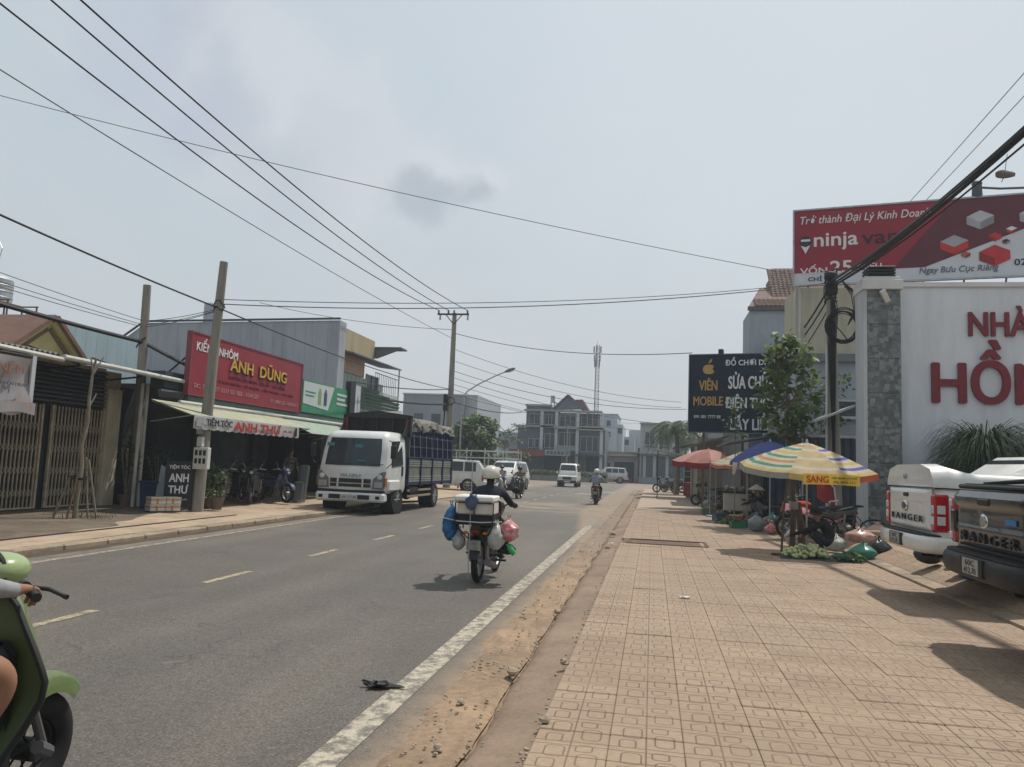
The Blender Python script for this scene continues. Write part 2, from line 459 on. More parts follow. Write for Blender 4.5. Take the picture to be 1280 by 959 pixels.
# old concrete
def concrete(name, c0, c1, c2, seam=None):
    m, nt, b, P = newmat(name, .88)
    n1 = noise_(nt, P, .9, 8, .65); n2 = noise_(nt, P, 30, 5, .7); n3 = noise_(nt, P, 2.4, 8, .72, (1, .6, 1), (5, 1, 0))
    c = mixc(nt, mrange(nt, n1, .35, .65), c0, c1)
    c = mixc(nt, mrange(nt, n3, .48, .66, 0, .7), c, c2)
    s = N(nt, 'ShaderNodeVectorMath', operation='SCALE'); L(nt, c, s.inputs[0]); L(nt, mrange(nt, n2, .3, .7, .85, 1.15), s.inputs['Scale'])
    L(nt, s.outputs[0], b.inputs['Base Color']); bumpto(nt, b, n2, .35, .01)
    return m
conc_apron = concrete('apron_concrete', (.175, .120, .080), (.24, .168, .115), (.13, .088, .06))
conc_left = concrete('left_pavement_concrete', (.30, .225, .155), (.40, .30, .205), (.22, .16, .11))
conc_brown = concrete('dark_brown_pavement', (.075, .056, .040), (.125, .094, .065), (.19, .15, .105))
conc_kerb = concrete('kerb_concrete', (.20, .155, .11), (.34, .26, .175), (.11, .082, .06))
conc_fc = concrete('forecourt_concrete', (.24, .19, .15), (.29, .235, .18), (.2, .155, .12))

# pavement tile: terracotta cement with pressed grooves
tile_m, nt, b, P = newmat('pavement_tile_cement', .78)
fr, rnd = node_floor_cell(nt, P, .4, .4, 1.5, 0)
fr2, rnd2 = node_floor_cell(nt, P, .2, .2, 3.0, 0)
s2 = N(nt, 'ShaderNodeSeparateXYZ'); L(nt, fr2, s2.inputs[0])
s1 = N(nt, 'ShaderNodeSeparateXYZ'); L(nt, fr, s1.inputs[0])
def rrect(cx, cy, hx, hy, r):
    dx = M(nt, 'SUBTRACT', M(nt, 'ABSOLUTE', M(nt, 'SUBTRACT', s1.outputs[0], cx)), hx - r)
    dy = M(nt, 'SUBTRACT', M(nt, 'ABSOLUTE', M(nt, 'SUBTRACT', s1.outputs[1], cy)), hy - r)
    mx, my = M(nt, 'MAXIMUM', dx, 0), M(nt, 'MAXIMUM', dy, 0)
    ln = M(nt, 'SQRT', M(nt, 'ADD', M(nt, 'MULTIPLY', mx, mx), M(nt, 'MULTIPLY', my, my)))
    ins = M(nt, 'MINIMUM', M(nt, 'MAXIMUM', dx, dy), 0)
    return M(nt, 'ABSOLUTE', M(nt, 'SUBTRACT', M(nt, 'ADD', ln, ins), r))
ds = [rrect(.25, .22, .11, .15, .06), rrect(.31, .67, .13, .21, .09), rrect(.75, .40, .13, .22, .09), rrect(.69, .83, .11, .12, .06),
      M(nt, 'ABSOLUTE', M(nt, 'SUBTRACT', s1.outputs[0], .5)), M(nt, 'ABSOLUTE', M(nt, 'SUBTRACT', s1.outputs[1], .52)),
      M(nt, 'ABSOLUTE', M(nt, 'SUBTRACT', s1.outputs[1], .07)), M(nt, 'ABSOLUTE', M(nt, 'SUBTRACT', s1.outputs[1], .93))]
d = ds[0]
for q in ds[1:]: d = M(nt, 'MINIMUM', d, q)
fade = mrange(nt, noise_(nt, P, 1.4, 4, .6), .3, .6, .55, 1.0)
groove = M(nt, 'MULTIPLY', mrange(nt, d, .016, .006), fade)
n1 = noise_(nt, P, 24, 5, .7); nb = noise_(nt, P, .35, 5, .6)
c = mixc(nt, mrange(nt, rnd, 0, 1), (.218, .149, .095), (.292, .208, .138))
c = mixc(nt, mrange(nt, nb, .4, .62, 0, .65), c, (.265, .192, .130))
stain = mrange(nt, noise_(nt, P, 1.6, 8, .7, (1, 1, 1), (9, 3, 0)), .52, .70, 0, .45)
c = mixc(nt, stain, c, (.24, .175, .12))
s = N(nt, 'ShaderNodeVectorMath', operation='SCALE'); L(nt, c, s.inputs[0]); L(nt, mrange(nt, n1, .3, .7, .86, 1.14), s.inputs['Scale'])
dust = mrange(nt, noise_(nt, P, .55, 6, .65, (1.6, .5, 1), (1, 6, 0)), .5, .66, 0, .4)
s_out = mixc(nt, dust, s.outputs[0], (.315, .232, .158))
oil = mrange(nt, noise_(nt, P, 2.2, 4, .6, (1, 1, 1), (7, 2, 0)), .70, .74, 0, .5)
s_out = mixc(nt, oil, s_out, (.12, .09, .07))
c = mixc(nt, M(nt, 'MULTIPLY', groove, .85), s_out, (.105, .055, .036))
L(nt, c, b.inputs['Base Color'])
hh = M(nt, 'SUBTRACT', M(nt, 'MULTIPLY', n1, .25), groove); bumpto(nt, b, hh, .45, .006)

# the ground far around, one sheet
g = MB(); g.box(-500, 500, -60, 700, -.6, -.03); struct(g.build('ground', soil, smooth=0))
rd = MB()
def road_z(x): return 0.0
rd.add([(-8.95, -8, 0), (-1.2, -8, 0), (-1.2, 62, 0), (-8.95, 62, 0)], [(0, 1, 2, 3)])
rd.add([(-8.95, 62, 0), (-1.2, 62, 0), (2.5, 66, 0), (90, 67, 0), (90, 86, 0), (-90, 86, 0), (-90, 66, 0), (-13, 66, 0)], [(0, 1, 2, 3, 4, 5, 6, 7)])
road = struct(rd.build('road', asph, smooth=0, recalc=False))
# markings
mk = MB(); n = 20
rng = random.Random(3)
for i in range(n):
    y0 = 2.0 + i; mk.add([(-1.77, y0, .004), (-1.585, y0, .004), (-1.585, y0 + 1, .004), (-1.77, y0 + 1, .004)], [(0, 1, 2, 3)])
struct(mk.build('edge_line', p_white, smooth=0, recalc=False))
mk = MB(); mk.add([(-1.77, 22, .004), (-1.575, 22, .004), (-1.62, 25.5, .004), (-1.72, 25.5, .004)], [(0, 1, 2, 3)]); struct(mk.build('edge_line', paint('vanishing_paint', (.40, .36, .28), .56), smooth=0, recalc=False))
mk = MB(); mk.add([(-8.40, 2, .004), (-8.27, 2, .004), (-8.27, 24, .004), (-8.40, 24, .004)], [(0, 1, 2, 3)])
struct(mk.build('edge_line', paint('faint_line_paint', (.34, .30, .23), .5), smooth=0, recalc=False))
for k in range(17):
    y0 = 6.0 + k * 3.05
    mk = MB(); mk.add([(-5.455, y0, .004), (-5.345, y0, .004), (-5.345, y0 + 1.12, .004), (-5.455, y0 + 1.12, .004)], [(0, 1, 2, 3)])
    struct(mk.build('centre_dash', p_dash if k < 6 else p_white, smooth=0, recalc=False))
for x0, y0 in ((-4.6, 47.5), (-3.4, 52.5), (-6.6, 68)):
    mk = MB(); mk.add([(x0, y0, .004), (x0 + .9, y0, .004), (x0 + 1.1, y0 + 1.6, .004), (x0 + .3, y0 + 1.6, .004)], [(0, 1, 2, 3)])
    struct(mk.build('lane_mark', p_white, smooth=0, recalc=False))

# gutter: trodden soil with an uneven edge over the asphalt
def h(x, y, s, k=0): return noise.noise(Vector((x * s, y * s, k)))
gt = MB()
def gut(u, v):
    y = 1.0 + v * 62
    xl = -1.43 + .12 * h(0, y, .6) + .07 * h(0, y, 2.3) + .03 * h(0, y, 7)
    xr = -.98 + .03 * h(3, y, 1.1)
    x = xl + (xr - xl) * u
    z = -.006 + .022 * min(1, u * 3) + .016 * h(x, y, 3) * min(1, u * 4) + .008 * h(x, y, 14) + (.0 if u < .97 else -.02)
    if u == 0: z = -.02
    return (x, y, z)
gt.sheet(gut, 12, 1100)
struct(gt.build('gutter_soil', soil, smooth=60, recalc=False))
ap = MB()
def apr(u, v):
    y = 1.0 + v * 62
    xl = -.975 + .028 * h(3, y, 1.1) + .02 * h(1, y, 6)
    xr = -.50
    x = xl + (xr - xl) * u
    z = .014 + .07 * u + .010 * h(x, y, 4) + .006 * h(x, y, 13)
    if u == 0: z = -.03
    return (x, y, z)
ap.sheet(apr, 8, 1000)
struct(ap.build('concrete_apron', conc_apron, smooth=50, recalc=False))

# right pavement: bed, then tiles
pv = MB()
PZ = .12
joint_m = mat('joint_dirt', (.13, .085, .058), .95, var=.3, scale=6, world=True)
pv.box(-.56, 3.78, .8, 30.5, -.3, PZ - .008)
pave = struct(pv.build('pavement', joint_m, smooth=0))
pv = MB(); pv.box(-.56, 4.6, 30.5, 62, -.3, PZ); pv.box(-14, -.9 + .34, 62.2, 62.3, -.3, -.1)
struct(pv.build('pavement_beyond', concrete('pavement_beyond_paving', (.29, .225, .165), (.34, .26, .19), (.25, .19, .135)), smooth=0))
tms = []
for k in range(5):
    t = MB(); w = .1982 + (k % 2) * .0005; t.rbox(-w, w, -w, w, -.03, 0, .004)
    tms.append(t.mesh('tile', tile_m, smooth=0))
ti = 0; rest = MB(); rng = random.Random(11)
x_first = -.4
for j in range(0, 67):
    for i in range(11):
        cx = x_first + i * .4; cy = 3.4 + .2 + j * .4
        if cy > 16.2 and cy < 17.4 and cx < 1.2 and cx > -.5: continue   # the drain slab
        dz = rng.uniform(-.003, .002); rx, ry = rng.gauss(0, .005), rng.gauss(0, .005)
        if ti < 300:
            o = bpy.data.objects.new('tile', tms[rng.randrange(5)]); COL.objects.link(o)
            o.parent = pave; o.location = (cx, cy, PZ + dz); o.rotation_euler = (rx, ry, rng.uniform(-.003, .003)); ti += 1
        else:
            rest.M = Matrix.Translation((cx, cy, PZ + dz)) @ Matrix.Rotation(rx, 4, 'X') @ Matrix.Rotation(ry, 4, 'Y')
            rest.rbox(-.197, .197, -.197, .197, -.03, 0, .004)
o = rest.build('tile_field', tile_m, pave, smooth=0); stuff(o)
# near tiles below the frame
nb = MB()
for j in range(6):
    for i in range(11):
        nb.box(x_first + i * .4 - .197, x_first + i * .4 + .197, 1.0 + j * .4, 1.394 + j * .4, PZ - .03, PZ)
stuff(nb.build('tile_field', tile_m, pave, smooth=0))
# drain slab
ds_ = MB(); ds_.box(-.44, 1.12, 16.28, 17.3, .02, PZ - .02)
dc = ds_.build('drain_cover', mat('drain_concrete', (.27, .21, .15), .9, var=.2, scale=4, bump=.3, world=True)); tag(dc, 'rectangular concrete drain cover sunk in the tiled pavement', 'drain cover')
fr_ = MB()
fr_.box(-.45, 1.13, 16.24, 16.30, .05, PZ + .012); fr_.box(-.45, 1.13, 17.26, 17.32, .05, PZ + .012); fr_.box(1.09, 1.15, 16.30, 17.26, .05, PZ + .012); fr_.box(-.47, -.41, 16.30, 17.26, .05, PZ + .012)
fr_.build('frame', mat('rusty_iron', (.085, .06, .045), .8, var=.3, scale=8), dc, smooth=0)

# forecourt in front of the restaurant
FZ = .32
fc = MB(); fc.box(4.40, 16, 1, 26, -.3, FZ); fc.prism([(4.02, -.3), (4.02, .17), (4.40, FZ), (4.40, -.3)], 'y', 1, 26)
struct(fc.build('forecourt', conc_fc, smooth=0))
kb = MB()
for k in range(25):
    y0 = 1.2 + k * .75
    kb.add([(3.785, y0 + .006, .0), (4.015, y0 + .006, .0), (4.015, y0 + .744, .0), (3.785, y0 + .744, .0), (3.80, y0 + .006, .155), (4.015, y0 + .006, .18), (4.015, y0 + .744, .18), (3.80, y0 + .744, .155)],
           [(0, 3, 2, 1), (4, 5, 6, 7), (0, 1, 5, 4), (1, 2, 6, 5), (2, 3, 7, 6), (3, 0, 4, 7)])
struct(kb.build('forecourt_kerb', conc_kerb, smooth=0))
fs_ = MB()
for j in range(44):
    fs_.add([(4.03, 1.3 + j * .4, .18), (4.39, 1.3 + j * .4, FZ + .005), (4.39, 1.69 + j * .4, FZ + .005), (4.03, 1.69 + j * .4, .18)], [(0, 1, 2, 3)])
    for i in range(1, 20):
        fs_.box(4.0 + i * .4, 4.39 + i * .4, 1.3 + j * .4, 1.69 + j * .4, FZ - .02, FZ + .006)
o = fs_.build('forecourt_tiles', tile_m, smooth=0); stuff(o)

# left pavement: kerb stones and worn concrete
lp = MB(); lp.add([(-14.2, -4, .17), (-9.25, -4, .085), (-9.25, 24.2, .085), (-9.8, 27, .1), (-8.95, 31, .03), (-8.95, 62, .03), (-40, 62, .06), (-40, 32, .1), (-14.2, 32, .17)], [(0, 1, 2, 3, 4, 5, 6, 7, 8)])
struct(lp.build('left_pavement', conc_left, smooth=0, recalc=False))
dm = MB()  # darker brown area over the left pavement, narrowing further up the road
def brown_area(u, v):
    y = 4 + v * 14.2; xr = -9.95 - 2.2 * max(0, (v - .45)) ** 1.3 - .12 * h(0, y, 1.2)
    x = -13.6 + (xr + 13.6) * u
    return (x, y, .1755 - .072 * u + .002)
dm.sheet(brown_area, 4, 60)
struct(dm.build('dark_brown_concrete', conc_brown, smooth=0, recalc=False))
kerb = None
for k in range(22):
    y0 = 3.0 + k * 1.0
    q = MB(); q.rbox(-9.26, -8.97, y0 + .008, y0 + .992, -.1, .088 + rng.uniform(-.008, .006), .02)
    o = q.build('kerb_stone' if kerb else 'left_kerb', conc_kerb, kerb, smooth=0)
    if not kerb: kerb = struct(o)
gl = MB(); gl.add([(-8.96, 2, .006), (-8.70, 2, .003), (-8.74, 26, .003), (-8.96, 26, .006)], [(0, 1, 2, 3)])
struct(gl.build('gutter_strip', mat('gutter_dark', (.075, .056, .04), .95, var=.5, scale=3, world=True, stretch=(3, .4, 1)), smooth=0, recalc=False))
sl_ = MB(); sl_.add([(-10.05, 3, .113), (-9.97, 3, .109), (-9.97, 18, .109), (-10.05, 18, .113)], [(0, 1, 2, 3)])
struct(sl_.build('expansion_joint', mat('joint_black', (.03, .025, .02), .95), smooth=0, recalc=False))

# loose stones and crumbs along the gutter
st = mat('stone_grey', (.30, .24, .18), .9, var=.3, scale=9, bump=.4, bscale=20)
def pebble(mb, c, r, k):
    b0 = len(mb.v); mb.ell(c, (r, r * 1.2, r * .7), 7, 5)
    for i in range(b0, len(mb.v)):
        v = Vector(mb.v[i]); d = v - Vector(c); d *= 1 + .45 * noise.noise(v * (2.2 / r) + Vector((k, 0, 0))); mb.v[i] = tuple(Vector(c) + d)
cr_ = MB(); rg = random.Random(5)
for k in range(1900):
    y = 3.2 + rg.random() ** 1.6 * 34
    if noise.noise(Vector((0, y * 1.7, 3))) < rg.uniform(-.25, .25): continue
    x = rg.choice([-.98, -.98, -.60, -.60, -1.15, -1.3]) + rg.gauss(0, .035)
    r = rg.uniform(.004, .014)
    z = {True: .035}.get(x < -.9, .075)
    pebble(cr_, (x, y, z + (.03 if -.66 < x < -.5 else 0)), r, k)
stuff(cr_.build('grit', st, smooth=0))
stl = ['small grey stone in the gutter soil nearest the camera', 'pale flat stone on the crack between soil and apron', 'grey stone lying at the edge of the tiled pavement', 'rounded stone in the gutter beside the white line',
       'brown stone on the gutter crack further up the road', 'broken lump of concrete by the edge of the pavement', 'small pale stone on the apron near the drain cover', 'dark stone among the rubble past the drain cover']
for k, (x, y, r) in enumerate([(-1.12, 4.35, .028), (-1.0, 6.0, .045), (-.62, 6.1, .035), (-1.2, 5.2, .025), (-.97, 8.6, .04), (-.58, 4.7, .035), (-.8, 15.2, .05), (-.85, 18.5, .07)]):
    q = MB(); pebble(q, (0, 0, r * .5), r, k * 3.3)
    tag(q.build('stone', st, smooth=0), stl[k], 'stone', 'stones along the gutter', loc=(x, y, .03 if x < -.9 else .06 + .075 * (x + .975) / .47))
# ------------------------------------------------------------------ common materials
m_white = mat('white_render', (.58, .58, .57), .85, var=.06, dirt=(.36, .35, .33), dscale=1.1, damt=.35, stretch=(1, 1, .5), bump=.1)
m_wallwhite = mat('restaurant_wall_paint', (.60, .63, .66), .8, var=.03, dirt=(.42, .44, .46), dscale=.9, damt=.5, bump=.08, bscale=30, stretch=(2.2, 1, .35))
m_cream = mat('cream_render', (.42, .40, .31), .85, var=.07, dirt=(.24, .23, .19), dscale=1.3, damt=.5, stretch=(1.5, 1.5, .3), bump=.1)
m_bluegrey = mat('blue_grey_render', (.30, .34, .38), .85, var=.06, dirt=(.2, .22, .24), dscale=1.0, damt=.4, stretch=(1.5, 1.5, .35))
m_grey = mat('grey_render', (.27, .28, .28), .85, var=.08, dirt=(.15, .15, .15), dscale=1.2, damt=.5, stretch=(1.5, 1.5, .4))
m_palegrey = mat('pale_grey_render', (.44, .46, .47), .85, var=.06, dirt=(.28, .29, .3), dscale=.9, damt=.45, stretch=(1.5, 1.5, .35))
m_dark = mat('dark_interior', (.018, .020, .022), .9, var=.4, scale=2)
m_black = mat('black_metal', (.015, .016, .018), .5, var=.3)
m_steel = mat('galvanised_steel', (.34, .35, .36), .45, metal=.7, var=.2, scale=6)
m_rust = mat('rusty_steel', (.13, .075, .045), .85, var=.35, scale=8)
m_glass = mat('window_glass', (.045, .06, .07), .12, var=.3, scale=1.2)
m_redletter = mat('letter_red', (.17, .012, .022), .35, var=.12, scale=5)
m_rooftile = mat('roof_tile_brown', (.17, .115, .095), .85, var=.25, scale=5)
m_concretepole = mat('pole_concrete', (.23, .215, .185), .9, var=.14, scale=3, stretch=(4, 4, .6), bump=.3, dirt=(.12, .105, .085), damt=.6)
m_wire = mat('cable_black', (.012, .012, .014), .6)
m_wiregrey = mat('cable_grey', (.06, .065, .07), .6)

# ------------------------------------------------------------------ restaurant sign wall
t = thing('sign_wall', 'tall white restaurant wall with raised dark red letters behind the pickups', 'wall', (0, 0, 0))
q = MB(); q.box(5.84, 15, 20.32, 20.6, .3, 6.33); q.build('panel', m_wallwhite, t, smooth=0)
q = MB(); q.box(5.825, 15.05, 20.26, 20.66, 6.33, 6.44); q.build('coping', m_white, t, smooth=0)
q = MB(); q.box(5.85, 15, 20.20, 20.318, .3, .72); q.build('plinth', m_grey, t, smooth=0)
txt('NHÀ', m_redletter, t, (7.45, 20.31, 5.13), (1, 0, 0), (0, 0, 1), 1.34, .72, .06, .022)
txt('HỒN', m_redletter, t, (6.62, 20.31, 3.50), (1, 0, 0), (0, 0, 1), 2.62, 1.50, .07, .022)

t = thing('gate_pillar', 'tall square pillar clad in mottled grey stone beside the white wall', 'pillar')
q = MB(); q.box(5.03, 5.79, 19.98, 20.7, .3, 6.18); q.build('core', m_grey, t, smooth=0)
# grey mosaic cladding panels with recessed joints
cl, nt, b, P = newmat('mosaic_stone', .7)
s_ = N(nt, 'ShaderNodeVectorMath', operation='ADD'); L(nt, P, s_.inputs[0]); s_.inputs[1].default_value = (0, 0, 0)
sx = N(nt, 'ShaderNodeSeparateXYZ'); L(nt, P, sx.inputs[0]); cx_ = N(nt, 'ShaderNodeCombineXYZ')
L(nt, M(nt, 'ADD', sx.outputs[0], sx.outputs[1]), cx_.inputs[0]); L(nt, sx.outputs[2], cx_.inputs[1])
vo = N(nt, 'ShaderNodeTexVoronoi'); vo.inputs['Scale'].default_value = 9; vo.distance = 'CHEBYCHEV'; L(nt, cx_.outputs[0], vo.inputs['Vector'])
vs_ = N(nt, 'ShaderNodeSeparateXYZ'); L(nt, vo.outputs['Color'], vs_.inputs[0]); rm = vs_.outputs[0]
c = mixc(nt, mrange(nt, rm, .1, .9), (.075, .09, .095), (.235, .25, .24))
c = mixc(nt, mrange(nt, noise_(nt, P, 11, 6, .7), .35, .65, 0, .6), c, (.14, .155, .15))
jn = vo.outputs['Distance']
c = mixc(nt, mrange(nt, jn, .45, .62, 0, .6), c, (.05, .055, .055)); L(nt, c, b.inputs['Base Color'])
bumpto(nt, b, M(nt, 'SUBTRACT', M(nt, 'MULTIPLY', rm, .6), jn), .5, .015)
for k in range(7):
    z0 = .32 + k * .836
    q = MB(); q.rbox(5.055, 5.815, 19.94, 19.995, z0, z0 + .826, .004); q.build('cladding_panel', cl, t, smooth=0)
q = MB(); q.box(4.965, 5.05, 19.93, 20.7, .3, 6.18); q.build('plaster_return', m_palegrey, t, smooth=0)
q = MB(); q.rbox(4.93, 5.86, 19.86, 20.76, 6.18, 6.42, .01); q.rbox(4.98, 5.81, 19.9, 20.72, 6.42, 6.50, .01); q.build('cap', m_white, t, smooth=0)
lv = thing('vent_box', 'small dark louvred vent box on top of the stone pillar', 'vent', (5.42, 20.3, 6.50))
q = MB(); q.box(-.27, .27, -.27, .27, 0, .27); q.build('core', m_dark, lv, smooth=0)
for k in range(4):
    q = MB(); q.rbox(-.31, .31, -.32, .31, .01 + k * .075, .055 + k * .075, .006); q.build('slat', m_black, lv, smooth=0)
fl = thing('floodlight', 'small silver floodlight hung under the pillar cap', 'floodlight', (5.40, 19.86, 6.02), 0)
q = MB(); q.M = Matrix.Rotation(R(-35), 4, 'Y') @ Matrix.Rotation(R(30), 4, 'X'); q.rbox(-.07, .07, -.12, -.03, -.17, .17, .012); q.build('housing', mat('alu', (.55, .56, .57), .35, metal=.5), fl)
q = MB(); q.tube([(0, .08, .12), (0, -.02, .1), (0, -.05, .0)], .012, 6); q.build('bracket', m_black, fl)

# ------------------------------------------------------------------ building behind carrying the billboard
t = thing('shop_building', 'cream and blue grey building under the red billboard', 'building')
q = MB(); q.box(4.5, 15, 26.4, 28.6, 5.55, 7.72); q.build('upper_wall', m_cream, t, smooth=0)
q = MB(); q.box(4.52, 15, 26.45, 28.6, .3, 5.3); q.build('lower_wall', m_bluegrey, t, smooth=0)
q = MB(); q.box(4.44, 15, 26.28, 28.65, 5.3, 5.55); q.build('beam', mat('beam_grey', (.16, .17, .18), .8, var=.1), t, smooth=0)
q = MB(); q.box(5.62, 6.9, 26.36, 26.44, 3.55, 4.02); w_ = q.build('window', m_glass, t, smooth=0)
q = MB(); q.box(5.56, 6.96, 26.33, 26.40, 4.02, 4.09); q.box(5.56, 6.96, 26.30, 26.40, 3.46, 3.55); q.build('frame', m_palegrey, w_, smooth=0)
q = MB()
for k in range(3): q.cyl((4.62 + k * .0, 26.38, .3 + k * 2.6), (4.62, 26.38, 2.9 + k * 2.6), .05, .05, 8)
q.build('drainpipe', mat('pvc_grey', (.42, .43, .43), .5), t)

# billboard, turned slightly towards the road
BL, BR = Vector((4.40, 26.05, 0)), Vector((14.4, 24.05, 0))
bu = (BR - BL).normalized(); bn = bu.cross(Vector((0, 0, 1)))
bb = thing('billboard', 'large red rooftop billboard advertising a delivery service above the white wall', 'billboard', tuple(BL), math.atan2(bu.y, bu.x))
Wb = (BR - BL).length; z0, z1 = 7.72, 10.15
red_b = mat('billboard_red', (.24, .018, .032), .5, var=.08, scale=1.5)
maroon = mat('billboard_maroon', (.10, .022, .034), .5, var=.1)
paleb = mat('billboard_pale', (.50, .53, .56), .55, var=.05)
wht = mat('print_white', (.62, .62, .62), .6, var=.03)
def bpoly(pts, m, d, name):
    q = MB(); q.prism(pts, 'y', -.0, -.001 - d * .001); q.M = Matrix()
    for i, v in enumerate(q.v): q.v[i] = (v[0], v[1] - .06 - d * .003, v[2])
    return q.build(name, m, bb, smooth=0)
q = MB(); q.box(0, Wb, -.06, .0, z0, z1); q.build('backing', paleb, bb, smooth=0)
bpoly([(0, z0 + .38), (3.75, z0 + .38), (6.6, z1 - .95), (8.2, z1 - .2), (8.6, z1), (0, z1)], maroon, 1, 'print_field')
bpoly([(0, z0 + .38), (2.9, z0 + .38), (3.3, z0 + .9), (4.6, z1), (0, z1)], red_b, 2, 'print_field')
q = MB(); q.box(-.05, Wb + .05, -.10, .03, z1, z1 + .05); q.box(-.05, Wb + .05, -.10, .03, z0 - .05, z0); q.box(-.05, 0, -.1, .03, z0, z1); q.box(Wb, Wb + .05, -.1, .03, z0, z1); q.build('frame', m_steel, bb, smooth=0)
for k in range(9):
    q = MB(); x = .4 + k * 1.15; q.box(x - .04, x + .04, .0, .08, z0, z1); q.tube([(x, .05, z1 - .3), (x, 1.6, z0 - .2)], .03, 6); q.build('strut', m_rust, bb, smooth=0)
U_, V_ = (1, 0, 0), (0, 0, 1)
def bt(s, x, z, w, h, m=wht, bold=.008, **k): return txt(s, m, bb, (x, -.068 - .004, z), U_, V_, w, h, .004, bold, **k)
bt('Trở thành Đại Lý Kinh Doanh', .18, 9.62, 3.75, .36, bold=.006, shear=.2)
bt('ninja', .60, 8.80, 1.28, .56, bold=.02)
bt('van', 2.0, 8.93, 1.05, .30, mat('print_darkred', (.035, .012, .02), .6), bold=.03)
q = MB(); q.lathe([(0, -.075), (.19, -.075), (.19, -.07)], 'y', 20, (.34, 0, 9.12)); q.build('pin_badge', mat('print_navy', (.02, .025, .05), .6), bb, smooth=0)
q = MB(); q.box(.20, .48, -.079, -.075, 9.13, 9.20); q.build('badge_band', wht, bb, smooth=0)
q = MB(); q.prism([(.20, 9.00), (.34, 8.72), (.48, 9.00), (.34, 8.94)], 'y', -.075, -.078); q.build('pin_point', wht, bb, smooth=0)
bt('VỐN', .18, 8.06, .80, .30, bold=.02)
bt('25', 1.08, 8.04, .62, .40, bold=.03)
bt('TRIỆU', 1.80, 8.08, .75, .28, bold=.02)
bt('CHỈ TỪ', .42, 7.82, .8, .17, mat('print_navy', (.02, .025, .05), .6), .02)
bt('Ngay Bưu Cục Riêng', 3.6, 7.85, 2.1, .24, mat('print_grey', (.12, .13, .16), .6), .01, shear=.2)
bt('Hotline:', 7.15, 8.33, .7, .15, MC['print_grey'], .01)
bt('028. 668.669.38', 6.10, 8.02, 2.05, .19, MC['print_navy'], .02)
# the printed little shops and vans (flat print on the board)
def iso(x, z, s, top, left, right, d=3):
    w, h, dd = .5 * s, .32 * s, .25 * s
    y = -.06 - d * .003 - .006
    def P(px, pz): return (px, pz)
    for pts, m in (([P(x - w, z), P(x, z - dd), P(x, z - dd + h), P(x - w, z + h)], left), ([P(x, z - dd), P(x + w, z), P(x + w, z + h), P(x, z - dd + h)], right),
                   ([P(x - w, z + h), P(x, z + h - dd), P(x + w, z + h), P(x, z + h + dd)], top)):
        q = MB(); q.prism(pts, 'y', y, y - .003); q.build('printed_shape', m, bb, smooth=0)
pg1, pg2, pg3 = mat('print_grey1', (.30, .31, .33), .6), mat('print_grey2', (.20, .21, .23), .6), mat('print_grey3', (.42, .43, .45), .6)
pr1, pr2 = mat('print_red1', (.42, .03, .03), .6), mat('print_red2', (.22, .02, .02), .6)
pb = mat('print_brown', (.30, .12, .06), .6)
iso(5.25, 9.35, .72, pg3, pg1, pg2); iso(6.62, 9.35, .72, pg3, pg1, pg2); iso(4.55, 8.62, .75, pg1, pr1, pr1, 4); iso(5.60, 8.22, .8, pr1, pr2, pr1, 4)
iso(7.15, 8.72, 1.25, pg1, pr1, pb, 4); iso(6.05, 9.05, .28, wht, pr1, pr2, 4); iso(5.62, 8.86, .34, pr1, pr2, pr1, 4); iso(7.55, 8.60, .34, MC['print_navy'], MC['print_navy'], pg2, 5)
iso(4.85, 8.38, .25, pb, pb, pr2, 5); iso(5.9, 8.72, .2, MC['print_navy'], pr2, pg2, 5); iso(6.55, 8.35, .22, MC['print_navy'], pg2, pb, 5)
# lamp drum on the board
fl = thing('drum_lamp', 'dark drum lamp standing on the top edge of the red billboard', 'floodlight', (9.5, 25.05, 10.2))
q = MB(); q.cyl((0, 0, -.02), (0, 0, .42), .15, .13, 14); q.ell((0, 0, .42), (.15, .15, .1), 14, 6); q.build('drum', mat('drum_grey', (.06, .07, .08), .6), fl)
q = MB(); q.tube([(.1, 0, .3), (.6, -.1, .22), (1.5, -.2, .2)], .035, 6); q.build('arm', MC['drum_grey'], fl)

# ------------------------------------------------------------------ grey house with the brown tiled roof
t = thing('tiled_house', 'blue grey house with brown tiled roof left of the red billboard', 'house')
q = MB(); q.box(3.93, 9, 34, 36.4, .1, 8.5); q.build('wall', m_bluegrey, t, smooth=0)
rf = MB(); rf.box(3.85, 9, 33.85, 34.0, 8.5, 8.66); eave = rf.build('fascia', mat('fascia_dark', (.10, .10, .11), .8), t, smooth=0)
def roof_tiles(parent, O, U, V, W_, H_, tw, th, m, name='roof_tile', lim=300, cnt=[0]):
    """overlapping tiles on a slope: O lower corner, U along the eaves, V up the slope"""
    U, V = Vector(U).normalized(), Vector(V).normalized(); n = U.cross(V).normalized()
    nu, nv = int(W_ / tw), int(H_ / th); q = MB()
    me = None
    for j in range(nv):
        for i in range(nu):
            q.M = Matrix((( U.x, V.x, n.x, 0), (U.y, V.y, n.y, 0), (U.z, V.z, n.z, 0), (0, 0, 0, 1)))
            q.M.translation = Vector(O) + U * (i + .5) * tw + V * (j * th)
            w = tw * .47
            q.add([(-w, 0, .03), (-w * .4, 0, .075), (w * .5, 0, .03), (w, 0, .05), (w, th * 1.1, .02), (w * .5, th * 1.1, 0), (-w * .4, th * 1.1, .045), (-w, th * 1.1, 0), (-w, 0, 0), (w, 0, 0)],
                  [(0, 1, 6, 7), (1, 2, 5, 6), (2, 3, 4, 5), (0, 8, 9, 3, 2, 1)])
    return stuff(q.build(name, m, parent, smooth=0, recalc=False))
